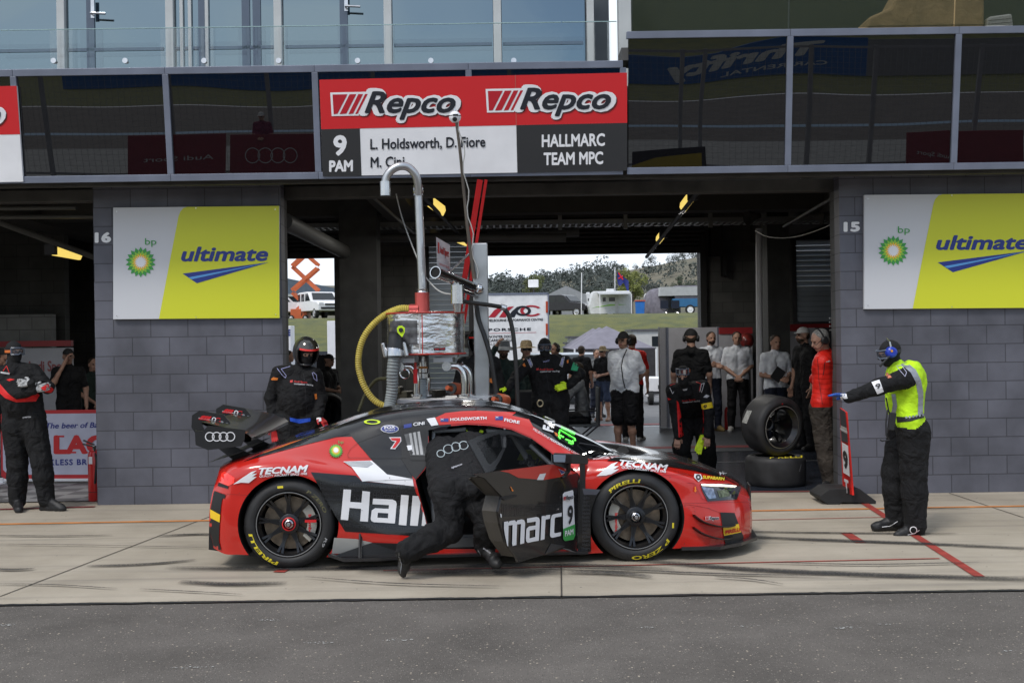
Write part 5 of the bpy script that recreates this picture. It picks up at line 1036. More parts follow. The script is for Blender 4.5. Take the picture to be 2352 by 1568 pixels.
def build_wheel(parent, Cw, ax, rot=0, hubred=False, w=.31, back=False, nuts=True, sub=None):
    """Cw world centre of outer face; ax outward axis"""
    ax = V(ax).normalized(); u = (V((0, 0, 1))-ax*ax.z); u = u.normalized() if u.length > .1 else V((1, 0, 0)); s = ax.cross(u); ctr = Cw-ax*w/2
    wh = bpy.data.objects.new('wheel', None); link(wh, parent, T(Cw)) if parent else None
    par = wh if parent else sub
    ty = MB().lathe(tyre_prof(w), ctr, ax, 72).build('tyre', tyrem, par, smooth=1, ang=50)
    mb = MB(); mb.mt(rimb)
    h = w/2
    mb.lathe([(.247, h-.012), (.243, h+.002), (.236, h+.002), (.232, h-.012), (.222, h-.05), (.215, h-.10), (.20, -h+.05), (.235, -h+.01), (.245, -h)], ctr, ax, 60)
    mb.lathe([(.075, h-.03), (.075, h-.06), (.055, h-.085), (0, h-.085)], ctr, ax, 32); mb.lathe([(.075, h-.03), (.06, h-.022), (.045, h-.022), (.043, h-.05), (0, h-.05)], ctr, ax, 32)
    for k in range(9):
        a = R(rot+40*k); e = u*math.cos(a)+s*math.sin(a); q = ax.cross(e)
        for sg in (-1, 1):
            P0 = ctr+e*.060+ax*(h-.042)+q*sg*.012; P1 = ctr+e*.15+ax*(h-.045)+q*sg*.004; P2 = ctr+e*.226+ax*(h-.018)+q*sg*.017
            vs = []
            for Pk, wd, dp in ((P0, .013, .035), (P1, .008, .03), (P2, .009, .03)): vs += [Pk-q*wd, Pk+q*wd, Pk+q*wd-ax*dp, Pk-q*wd-ax*dp]
            mb.add(vs, [(0, 1, 5, 4), (1, 2, 6, 5), (2, 3, 7, 6), (3, 0, 4, 7), (4, 5, 9, 8), (5, 6, 10, 9), (6, 7, 11, 10), (7, 4, 8, 11), (0, 3, 2, 1), (8, 9, 10, 11)])
    mb.mt(rimlip).lathe([(.2445, h+.0035), (.2405, h+.0042), (.2385, h+.0035)], ctr, ax, 60)
    rm = mb.build('rim', None, par, smooth=1, ang=40)
    if nuts:
        mb = MB(); mb.mt(steel).lathe([(.034, h-.045), (.034, h-.015), (.024, h-.008), (.020, h+.012), (.012, h+.02), (0, h+.02)], ctr, ax, 24)
        mb.mt(sred if hubred else rimb).lathe([(.052, h-.03), (.052, h-.012), (.044, h-.008), (.044, h-.03)], ctr, ax, 32); mb.build('wheel_nut', None, par, smooth=1)
    return wh, ty, rm, ctr, u, s
def arctext(d, s, c, r, a0, a1, h, m, bold=.03, lift=1):
    k = bold*1.2
    for i, (dx, dy) in enumerate(((-k, 0), (k, 0), (0, 0))):
        v, f, w = text2d(s, .01, .1)
        out = []
        for a, b in v: t = R(a0+(a1-a0)*(a+dx/w)); rr = r+(b+dy)*h; out.append((c[0]+math.sin(t)*rr, c[1]-math.cos(t)*rr))
        d._put(out, f, m, lift+.1*i)
for c, isr in ((wc_r, True), (wc_f, False)):
    Cw = Wc((c.x, -.985, c.z)); wh, ty, rm, ctr, u, s = build_wheel(car, Cw, AX, rot=2 if isr else 12, hubred=isr)
    MB().lathe([(.065, .05), (.20, .05), (.20, .025), (.065, .025)], ctr, AX, 48).build('brake_disc', disc, wh, smooth=1)
    MB().lathe([(.19, -.1), (.19, .0), (.0, .0)], ctr, AX, 32).build('hub_carrier', cav, wh, smooth=1)
    sg = 1 if isr else -1; q = MC.to_3x3() @ V((1, 0, 0)); mb = MB(); pts = []
    for k in range(9): a = R(90*sg+(k-4)*11); e = V((0, 0, 1))*math.cos(a)+q*math.sin(a); pts.append(e)
    mb.grid([[ctr+e*.135+AX*.098, ctr+e*.205+AX*.098, ctr+e*.205+AX*.02, ctr+e*.135+AX*.02] for e in pts], True); cl = mb.build('brake_caliper', cal, wh, smooth=1)
    pr = caster(bvh_of([cl]), .001); ccx = (c1(908, 1100) if isr else c2(1155, 1040)); Decal(pr).text('brembo', (ccx[0]+(3 if isr else -2), ccx[1]-22), (ccx[0]+(3 if isr else -2), ccx[1]+22), 7, sred, .04, 0, 2, up=(1, 0)).build('lettering', cl)
    pc = (663, 1207) if isr else (1461, 1192); dd = Decal(caster(bvh_of([ty]), .0012), 6)
    if isr:
        arctext(dd, 'PIRELLI', pc, 86, 196, 258, 8.5, yel_t); arctext(dd, 'P ZERO', pc, 86, 28, 70, 8, mat('tyre_faint', (.12, .11, .05), .6)); dd.poly([(637, 1116.5), (650, 1115), (650.5, 1120), (637.5, 1121.5)], yel_t, 2)
        arctext(dd, 'R9', pc, 88, 108, 122, 6, mat('chalk_white', (.5, .5, .5), .7), 0)
    else:
        arctext(dd, 'PIRELLI', pc, 84, -44, 6, 8.5, yel_t); arctext(dd, 'P ZERO', pc, 84, 122, 186, 8.5, yel_t); arctext(dd, '#9 B1 FL R6', pc, 77, -24, 14, 5, mat('chalk_red', (.35, .06, .03), .7), 0); dd.poly([(1544, 1200), (1548, 1200), (1547.5, 1212), (1543.5, 1212)], yel_t, 2)
    dd.build('tyre_lettering', wh)
    if isr: MB().box(ctr+AX*.14+q*.165+V((0, 0, .02)), (.085, .02, .018)).build('red_tape', sred, wh)
    # far wheels
    wf_ = bpy.data.objects.new('wheel', None); link(wf_, car, T(Wc((c.x, .985, c.z)))); MB().lathe(tyre_prof(), Wc((c.x, .83, c.z)), AX, 40).build('tyre', tyrem, wf_, smooth=1); MB().lathe([(.24, 0), (0, 0)], Wc((c.x, .95, c.z)), AX, 24).build('rim', rimb, wf_)
# ---- rear wing
wx = C(455, 960, -.93).x; prof = [(0, 1.125), (.1, 1.10), (.25, 1.065), (.34, 1.03), (.375, 1.0), (.37, .975), (.34, .965), (.2, 1.01), (.0, 1.112)]
rows = []
for y in np.linspace(-.92, .92, 13): rows.append([Wc((wx+a+.03*abs(y)**3, y, z-.018*math.cos(y*1.6))) for a, z in prof])
wing = MB().grid(rows, True).build('rear_wing', carbon, car, smooth=1, ang=30)
ep = pl(c1, (22,365),(88,370),(125,325),(420,360),(412,440),(385,488),(125,518),(28,478)); 
epw = [Wc(C(*p, -.93)) for p in ep]; e1 = MB().prism(epw, MC.to_3x3() @ V((0, .014, 0))).build('end_plate', satin, wing)
e2 = MB().prism([p+MC.to_3x3() @ V((0, 1.85, 0)) for p in epw], MC.to_3x3() @ V((0, .014, 0))).build('end_plate', satin, wing)
dn = MC.to_3x3() @ V((0, -1, 0)); d = Decal(planar(Wc((0, -.933, 0)), dn))
def rings(d, pts, r, w, m, ry=None, l=2):
    for x, y in pts: d.disc((x, y), r, m, l, 28, ry, r-w)
rings(d, [c1(140+i*54, 413+(-1 if i % 2 else 0)) for i in range(4)], 11, 2.1, wpaint)
d.build('ring_emblem', e1)
sw = pl(c1, (0,245),(60,207),(250,240),(298,300),(302,332),(235,322),(110,300),(80,325),(115,400),(250,468),(330,488),(525,578),(500,598),(345,612),(215,512),(35,400),(-5,340))
for ly in (-.45, .45):
    q = [C(*p, -.45) for p in sw]; s_ = MB().prism([Wc((p.x, ly, p.z)) for p in q], MC.to_3x3() @ V((0, .012, 0))).build('wing_mount', satin, car)
    pr = planar(Wc((0, ly-.002, 0)), dn)
    def fm(x, y, ly=ly): 
        p = C(*c1(x, y), -.45); w = Wc((p.x, ly, p.z))-CAM; k = w.y; sxp = CX+FPX*w.dot(RT)/k; syp = CY-FPX*w.dot(UP)/k; return (sxp, syp)
    d = Decal(pr); mp_ = lambda x, y: fm(50+(x-84)*.50, 255+(y-640)*.45+(x-84)*.06)
    for x in (0, 50, 95): d.poly([mp_(84+x, 688), mp_(140+x, 620), mp_(175+x, 608), mp_(200+x, 612), mp_(150+x, 688)], sred, 1)
    d.disc(mp_(330, 650), 5.0, wpaint, 2, 20, 4.4, 2.6); d.disc(mp_(395, 655), 7.5, sred, 1, 20, 5, 4.6, 30, 330)
    d.text('MELBOURNE PERFORMANCE CENTRE', fm(50, 268), fm(222, 300), 2.2, wpaint, .0, 0, 1, up=(0, -1)); d.build('team_emblem', s_)
    for x, y in ((236, 305), (275, 318)): MB().lathe([(0, -.01), (.016, -.01), (.016, 0)], Wc((C(*c1(x, y), -.45).x, ly, C(*c1(x, y), -.45).z)), -AX, 12).build('bolt', steel, s_, smooth=1)
tail = C(*c1(215, 640), -.5)
MB().grid([[Wc((tail.x-.03+k*.08, y, .80+.07*k/3-.0*abs(y)-.05*(abs(y) > .8))) for k in range(4)] for y in np.linspace(-.80, .80, 9)]).build('duck_tail', satin, car)
# roof furniture
for px, py, s_ in ((1040, 931, .05), (965, 938, .04)): q = Wc(C(px, py+3, 0)); MB().prism([q, q+V((s_, 0, 0)), q+V((s_*.8, 0, .03)), q+V((.01, 0, .02))], (0, .03, 0)).build('roof_aerial', black, car)
# ---- the open door
H0 = Wc((C(1336, 1160, -.93).x, -.93, 0)); th = R(54); DD = V((-math.cos(th), -math.sin(th), 0)); DN = V((math.sin(th), -math.cos(th), 0))
door = bpy.data.objects.new('door', None); link(door, car, T(H0)); 
def DP(x, y, off=0.): return PL(*c6(x, y), H0+DN*off, DN)
skin = [(985,612),(1430,556),(1640,628),(1662,660),(1640,700),(1640,1180),(1636,1305),(1520,1278),(1370,1322),(1140,1388),(1122,1345),(1030,1218),(985,1060),(968,960),(1000,830),(850,672),(762,645)]
sk = MB().prism([DP(x, y) for x, y in skin], -DN*.02).build('door_skin', bpaint, door)
edge = [(850,672),(1000,830),(968,960),(985,1060),(1030,1218),(1122,1345)]
mb = MB(); inn = [DP(x, y)-DN*.13+DD*0 for x, y in edge]; mb.grid([[DP(x, y)-DN*.002 for x, y in edge], [DP(x, y)-DN*.13+V((0, 0, .0)) for x, y in edge]])
mb.prism([DP(x, y)-DN*.13 for x, y in ((850,690),(1000,830),(968,960),(985,1060),(1030,1200),(1122,1330),(1600,1260),(1600,660),(1000,640))], -DN*.012)
weave = block_mat('carbon_weave', (.06, .052, .042), 0, (.02, .018, .015), w=.012, h=.006, mort=.001, bstr=.3); mb.build('door_inner', weave, door)
for x, y in (): q = DP(x, y)-DN*.06; MB().lathe([(0, -.006), (.012, -.006), (.012, 0)], q+V((-.0, -.0, 0)), (0, 1, 0), 10).build('latch_bolt', steel, door)
dpj = planar(H0+DN*.001, DN); d = Decal(dpj)
d.poly(pl(c6, (985,614),(1430,558),(1638,630),(1480,668),(1360,690),(1140,672),(1060,630)), paint, 1).poly(pl(c6, (1322,640),(1374,634),(1352,690),(1296,690)), wpaint, 2).poly(pl(c6, (1480,595),(1545,625),(1505,645)), wpaint, 2).poly(pl(c6, (1485,600),(1536,625),(1506,638)), navy, 3)
d.poly(pl(c6, (1416,1228),(1540,1250),(1366,1320)), dk2, 1).poly(pl(c6, (1510,1268),(1560,1275),(1636,1304),(1580,1296)), spaint, 2)
cm_ = lambda x, y: (1127+x*.11459, 1094.3+y*.11459)
for i, q in enumerate(([(268,903),(352,890),(358,925),(378,885),(480,868),(515,905),(535,872),(620,850),(670,865),(690,920),(672,1330),(595,1350),(590,1320),(608,945),(530,950),(515,1365),(440,1385),(430,1340),(440,965),(358,975),(350,1395),(330,1370),(290,1180),(268,1050)],
    [(728,835),(920,803),(968,820),(985,870),(966,1278),(888,1292),(905,895),(732,920)],[(906,972),(770,992),(725,1030),(783,1075),(903,1052)],[(725,1030),(783,1075),(778,1232),(745,1322),(712,1290),(706,1230),(712,1080)],[(778,1232),(893,1205),(890,1290),(745,1322)],
    [(1022,790),(1085,778),(1088,800),(1110,770),(1195,760),(1190,838),(1105,855),(1098,880),(1080,1250),(1000,1270)],[(1205,850),(1225,775),(1260,750),(1425,718),(1422,792),(1300,812),(1285,835),(1272,1110),(1290,1130),(1412,1108),(1405,1182),(1230,1222),(1198,1200),(1190,1160)])): d.poly(pl(cm_, *q), wpaint, 2+i*.06)
d.poly(pl(c6, (985,975),(998,980),(998,1012),(990,1005)), wpaint, 2)
d.poly(pl(c6, (1516,812),(1530,795),(1600,775),(1606,790),(1622,1160),(1608,1195),(1535,1208),(1520,1190)), wpaint, 2).poly(pl(c6, (1520,1105),(1620,1065),(1622,1160),(1608,1195),(1535,1208),(1520,1190)), g1, 3)
d.text('9', c6(1562, 1066), c6(1602, 1050), 42, black, .03, 0, 4, up=(0, -1)).text('PAM', c6(1536, 1168), c6(1606, 1148), 13, white, .03, 0, 4, up=(0, -1))
repco(d, lambda x, y: (c6(1522, 830)[0]+(x-172)*.026, c6(1522, 830)[1]+(y-200)*.062-(x-172)*.004), 4, 11)
d.poly(pl(c6, (1072,748),(1085,775),(1080,776),(1094,790),(1098,775),(1092,774),(1078,747)), mat('marker_orange2', (.9, .25, .02), .4), 2)
for r_ in range(6):
    y = 905+r_*17; x0 = 1005
    while x0 < 1480: w = random.choice((90, 120)); d.text('Hallmarc', c6(x0, y+12-(x0-1000)*.02), c6(x0+w, y+12-(x0+w-1000)*.02), 5.5, dk2, 0, 0, 1, up=(0, -1)); x0 += w+6
d.build('livery', door)
MB().prism([DP(x, y, .004) for x, y in ((985,838),(1120,815),(1115,830),(1020,862))], DN*.008).build('door_handle', satin, door)  # dark plate standing in for the shade of the handle recess
# door window leaning inwards above the belt line
B0 = DP(1100, 640); GN = (DN*math.cos(R(24))+V((0, 0, 1))*math.sin(R(24))).normalized()
def WP(x, y, off=0.): return PL(*c6(x, y), B0-DN*.02+GN*off, GN)
clr = bpy.data.materials.new('window_clear'); clr.use_nodes = True; b_ = clr.node_tree.nodes['Principled BSDF']; b_.inputs['Base Color'].default_value = (.02, .022, .025, 1); b_.inputs['Roughness'].default_value = .03; b_.inputs['Alpha'].default_value = .14
gl = MB().prism([WP(x, y) for x, y in ((705,365),(820,308),(940,275),(1035,262),(1090,268),(1200,325),(1330,430),(1432,545),(1300,578),(940,612),(858,628))], -GN*.004).build('window', clr, door)
fr = [(705,365),(820,308),(940,275),(1035,262),(1010,275),(1035,330),(1025,430),(985,520),(925,600),(900,618),(858,628)]
frin = [(985,300),(1010,360),(1000,430),(960,500),(905,560),(880,520),(840,450),(790,375),(880,330)]
bord = mat('tint_border', (.02, .021, .024), .1, alpha=.72, var=0)
MB().grid([[WP(x, y, .003) for x, y in ((705,365),(820,308),(940,275),(1035,262),(1040,400),(985,520),(930,612),(858,628),(705,365))], [WP(x, y, .003) for x, y in ((785,378),(850,345),(930,315),(985,300),(1000,430),(950,515),(900,560),(880,540),(785,378))]]).build('window_border', bord, gl)
MB().tube([WP(*p) for p in ((858,630),(705,365))], .006, 6).build('window_edge', satin, gl)
# mirror
mp0 = DP(1500, 560, .10); mr = MB().prism([DP(x, y, .04) for x, y in ((1435,465),(1450,460),(1575,470),(1582,530),(1575,550),(1440,545))], DN*.16).build('mirror_housing', satin, door, bevel=.01)
q = [DP(x, y, .04) for x, y in ((1440,470),(1545,472),(1540,545),(1440,540))]
MB().prism([p+DD*.0-V((.012, .006, 0)) for p in [DP(1438,470,.05), DP(1438,470,.19), DP(1440,542,.19), DP(1440,542,.05)]], (-.004, 0, 0)).build('mirror_glass', mat('mirror', (.5, .55, .6), .03, 1, var=0), mr)
Decal(planar(H0+DN*.203, DN)).poly(pl(c6, (1436,474),(1542,478),(1535,540),(1440,538)), mat('mirror_face', (.30, .38, .5), .2, .6, var=0), 1).build('mirror_face', mr)  # reflected sky is put into the blue base colour of the face
MB().tube([DP(1560, 540, .06), DP(1565, 610, .03), DP(1530, 655, .0), DP(1505, 670, .0)], [.022, .018, .016, .012], 8).build('mirror_arm', satin, mr, smooth=1)
MB().prism([H0+V((-.01, -.01, .07)), H0+V((.03, -.01, .07)), H0+V((.03, -.01, .80)), H0+V((-.01, -.01, .80))], (0, .05, 0)).build('hinge_post', satin, car)

# louvre fins on both front wings, wiper, tow strap
for sy in (-1, 1):
    for k in range(7):
        b = C(1402+k*11, 1052+k*1.2, -.80); MB().prism([L3(b.x, sy*.84, .742-k*.004), L3(b.x+.05, sy*.84, .742-k*.004), L3(b.x, sy*.84, .790-k*.004)], MC.to_3x3() @ V((0, -sy*.16, 0))).build('wing_louvre', satin, car)
wb0, wb1 = cast(1408, 1044), cast(1330, 1022)
if wb0 and wb1: MB().tube([wb0+V((0, 0, .012)), (wb0+wb1)/2+V((0, 0, .03)), wb1+V((0, 0, .014))], .008, 6).build('wiper', black, car, smooth=1)
ns = C(1722, 1170, -.5); MB().prism([L3(ns.x+.01, -.42, .40), L3(ns.x+.035, -.40, .30), L3(ns.x+.03, -.40, .28), L3(ns.x+.0, -.42, .38)], MC.to_3x3() @ V((0, .05, 0))).build('tow_strap', black, car)
MB().prism([L3(ns.x+.015, -.44, .50), L3(ns.x+.05, -.2, .50), L3(ns.x+.05, -.2, .22), L3(ns.x+.015, -.44, .22)], MC.to_3x3() @ V((.012, 0, 0))).build('front_grille', satin, car)
# ================================================================ people: bodies grown from smooth blended limbs into one surface
def nrm(v): v = V(v); return v.normalized()
def eval_prims(prims, X3, Y3, Z3, org, res, k, cloth):
    D = np.full(X3.shape, 9., np.float32)
    for p in prims:
        if p[0] == 'c': a, b, ra, rb = p[1], p[2], p[3], p[4]; lo = np.minimum(a, b)-max(ra, rb)-k-.02; hi = np.maximum(a, b)+max(ra, rb)+k+.02
        else: r = max(p[2]); lo = np.array(p[1])-r-k-.02; hi = np.array(p[1])+r+k+.02
        i0 = np.maximum(0, np.floor((np.array(lo)-org)/res).astype(int)); i1 = np.minimum(D.shape, np.ceil((np.array(hi)-org)/res).astype(int)+1)
        if (i1 <= i0).any(): continue
        s = tuple(slice(a_, b_) for a_, b_ in zip(i0, i1)); d = pdist(p, X3[s], Y3[s], Z3[s]); o = D[s]
        h = np.clip(.5+.5*(o-d)/k, 0, 1); D[s] = o*(1-h)+d*h-k*h*(1-h)
    if cloth: D += cloth*(np.sin(31*X3+6*np.sin(17*Z3+3*Y3))*np.sin(39*Z3+5*np.sin(13*X3))+.7*np.sin(53*Y3+21*Z3+4*np.sin(23*X3)))
    return D
def pdist(p, x, y, z):
    if p[0] == 'c':
        a, b, ra, rb = p[1:5]; ab = np.array(b)-np.array(a); L2 = max(float(ab@ab), 1e-9)
        px, py, pz = x-a[0], y-a[1], z-a[2]; t = np.clip((px*ab[0]+py*ab[1]+pz*ab[2])/L2, 0, 1)
        dx, dy, dz = px-t*ab[0], py-t*ab[1], pz-t*ab[2]
        if len(p) > 6 and p[6] is not None:
            n, f = p[6]; q = dx*n[0]+dy*n[1]+dz*n[2]; w = 1/f-1; dx, dy, dz = dx+n[0]*q*w, dy+n[1]*q*w, dz+n[2]*q*w
        return np.sqrt(dx*dx+dy*dy+dz*dz)-(ra+(rb-ra)*t)
    c, r, M = p[1], p[2], p[3]; px, py, pz = x-c[0], y-c[1], z-c[2]; k0 = 0; k1 = 0
    for i in range(3): q = px*M[i][0]+py*M[i][1]+pz*M[i][2]; k0 = k0+(q/r[i])**2; k1 = k1+(q/r[i]**2)**2
    k0 = np.sqrt(k0); return k0*(k0-1)/np.maximum(np.sqrt(k1), 1e-6)
def surfnet(prims, res, k=.02, cloth=0):
    lo = []; hi = []
    for p in prims:
        if p[0] == 'c': r = max(p[3], p[4]); lo += [np.minimum(p[1], p[2])-r]; hi += [np.maximum(p[1], p[2])+r]
        else: r = max(p[2]); lo += [np.array(p[1])-r]; hi += [np.array(p[1])+r]
    org = np.min(lo, 0)-3*res-.01; n = np.ceil((np.max(hi, 0)+3*res+.01-org)/res).astype(int)+1
    ax = [org[i]+res*np.arange(n[i]) for i in range(3)]; X3, Y3, Z3 = [a.astype(np.float32) for a in np.meshgrid(*ax, indexing='ij')]
    D = eval_prims(prims, X3, Y3, Z3, org, res, k, cloth); S = D < 0
    cnt = np.zeros(tuple(n-1), np.int8)
    acc = np.zeros(tuple(n-1)+(3,), np.float32); num = np.zeros(tuple(n-1), np.float32)
    cs = [(a, b, c) for a in (0, 1) for b in (0, 1) for c in (0, 1)]
    def sub(A, o): return A[o[0]:n[0]-1+o[0], o[1]:n[1]-1+o[1], o[2]:n[2]-1+o[2]]
    for o in cs:
        for e in range(3):
            if o[e]: continue
            q = list(o); q[e] = 1; a = sub(D, o); b = sub(D, q); m = (a < 0) != (b < 0); t = np.where(m, a/np.where(m, a-b, 1), 0)
            for i in range(3): acc[..., i] += np.where(m, o[i]+(t if i == e else 0), 0)
            num += m
    act = num > 0; idx = -np.ones(act.shape, int); idx[act] = np.arange(act.sum())
    ijk = np.argwhere(act); vs = org+res*(ijk+acc[act]/num[act][:, None])
    fs = []
    for e in range(3):
        u, w = (e+1) % 3, (e+2) % 3; sl = [slice(1, -1)]*3; sl[e] = slice(0, -1); A = S[tuple(sl)]; sl2 = list(sl); sl2[e] = slice(1, None); B = S[tuple(sl2)]
        P0 = np.argwhere(A != B); sg = A[A != B]
        off = np.ones(3, int); off[e] = 0; P0 = P0+off
        def g(du, dw): q = P0.copy(); q[:, u] -= du; q[:, w] -= dw; return idx[q[:, 0], q[:, 1], q[:, 2]]
        Q = np.stack([g(1, 1), g(0, 1), g(0, 0), g(1, 0)], 1); Q[~sg] = Q[~sg][:, ::-1]; fs.append(Q)
    fs = np.concatenate(fs); fs = fs[(fs >= 0).all(1)]
    c = vs[fs].mean(1); best = np.full(len(c), 9.); mi = np.zeros(len(c), int)
    for p in prims:
        d = pdist(p, c[:, 0], c[:, 1], c[:, 2])-(p[7] if len(p) > 7 else 0); m = d < best; best[m] = d[m]; mi[m] = p[5] if p[0] == 'c' else p[4]
    return vs, fs, mi
def fabric(name, c, rough=.82, bs=7, bd=.05): return mat(name, c, rough, var=.18, vs=5, bump=1, bs=bs, bd=bd*1.4, spec=.35)
suit = fabric('suit_black', (.0095, .0095, .0105)); tee = fabric('tee_black', (.008, .008, .009)); polo = fabric('polo_white', (.76, .80, .90), .8, 6, .03); skinm = mat('skin', (.42, .24, .17), .5, var=.08, vs=20); skin2 = mat('skin_tan', (.30, .165, .11), .5, var=.08, vs=20)
jeans = fabric('jeans', (.02, .025, .045)); blueshort = fabric('denim_shorts', (.045, .065, .12)); blackp = fabric('trousers_black', (.010, .010, .012)); brownp = fabric('trousers_olive', (.045, .037, .03)); shoeb = mat('shoe_black', (.015, .015, .016), .5, var=.1); shoew = mat('shoe_white', (.45, .45, .44), .5)
redsuit = fabric('fabric_red', (.55, .015, .01)); lime = fabric('lime_vest', (.52, .85, .02), .7, 6, .03); yelg = mat('glove_yellow', (.62, .85, .02), .6, var=.1, vs=30, bump=.4, bs=60, bd=.004); hair_b = mat('hair_brown', (.04, .026, .016), .7, var=.3, vs=60, bump=.6, bs=120, bd=.004); hair_g = mat('hair_grey', (.25, .24, .22), .7, var=.3, vs=60, bump=.6, bs=120, bd=.004)
straw = mat('straw', (.30, .23, .13), .85, var=.2, vs=40, bump=.5, bs=150, bd=.003); redg = mat('glove_red', (.50, .02, .02), .6, bump=.4, bs=60, bd=.004); blueg = mat('glove_blue', (.02, .09, .40), .6, var=.3, vs=30, bump=.4, bs=60, bd=.004); whiteg = mat('glove_white', (.42, .42, .42), .6, var=.4, vs=40, bump=.4, bs=60, bd=.004, dark=(.03, .03, .03)); teal = fabric('hoodie_green', (.02, .035, .03)); greyt = fabric('shirt_grey', (.16, .17, .18)); maroon = fabric('tabard', (.18, .02, .06)); lips = mat('lips', (.28, .10, .08), .5, var=0); eyed = mat('eye_dark', (.03, .02, .015), .2, var=0); redv = fabric('vest_red', (.66, .018, .01), .45, 4, .02)
def frame(F):
    F = nrm(F); U = V((0, 0, 1)); L_ = U.cross(F)
    if L_.length < .1: L_ = V((1, 0, 0))
    L_.normalize(); U = F.cross(L_).normalized(); return F, L_, U
def M3(F, L_, U): return [tuple(F), tuple(L_), tuple(U)]
def hand_prims(w, d, pn, m, curl=.5, s=1., side=1, glove=False):
    """w wrist, d finger direction, pn palm normal"""
    d = nrm(d); pn = V(pn)-d*V(pn).dot(d); pn = pn.normalized() if pn.length > .01 else d.orthogonal().normalized(); q = d.cross(pn)*side; g = 1.12 if glove else 1.; P_ = []
    pc = w+d*.045*s
    P_.append(('c', w-d*.03*s, w+d*.02*s, .028*s*g, .027*s*g, m)); 
    for o in (-.027, -.009, .009, .027): P_.append(('c', w+d*.012*s+q*o*.6*s, w+d*.085*s+q*o*s, .015*s*g, .0135*s*g, m))
    for i, (o, ln) in enumerate(((-.031, .066), (-.0105, .078), (.0105, .073), (.031, .056))):
        a = w+d*.088*s+q*o*s; c1_ = curl*(1+.12*i); d1 = nrm(d*math.cos(c1_*.6)+pn*math.sin(c1_*.6)); d2 = nrm(d*math.cos(c1_*1.5)+pn*math.sin(c1_*1.5)); b = a+d1*ln*.5*s; e = b+d2*ln*.5*s
        P_ += [('c', a, b, .0095*s*g, .009*s*g, m), ('c', b, e, .009*s*g, .0075*s*g, m)]
    t0 = w+d*.02*s-q*.026*s; t1 = t0+nrm(d*.6-q*.8+pn*.35)*.035*s; t2 = t1+nrm(d*.95-q*.25+pn*.4)*.032*s; P_ += [('c', t0, t1, .013*s*g, .011*s*g, m), ('c', t1, t2, .011*s*g, .009*s*g, m)]
    return P_
def n3(v): return np.array(tuple(v), float)
def norm_prims(ps):
    o = []
    for p in ps:
        if p[0] == 'c': o.append(('c', n3(p[1]), n3(p[2]))+tuple(p[3:]))
        else: o.append(('e', n3(p[1]))+tuple(p[2:]))
    return o
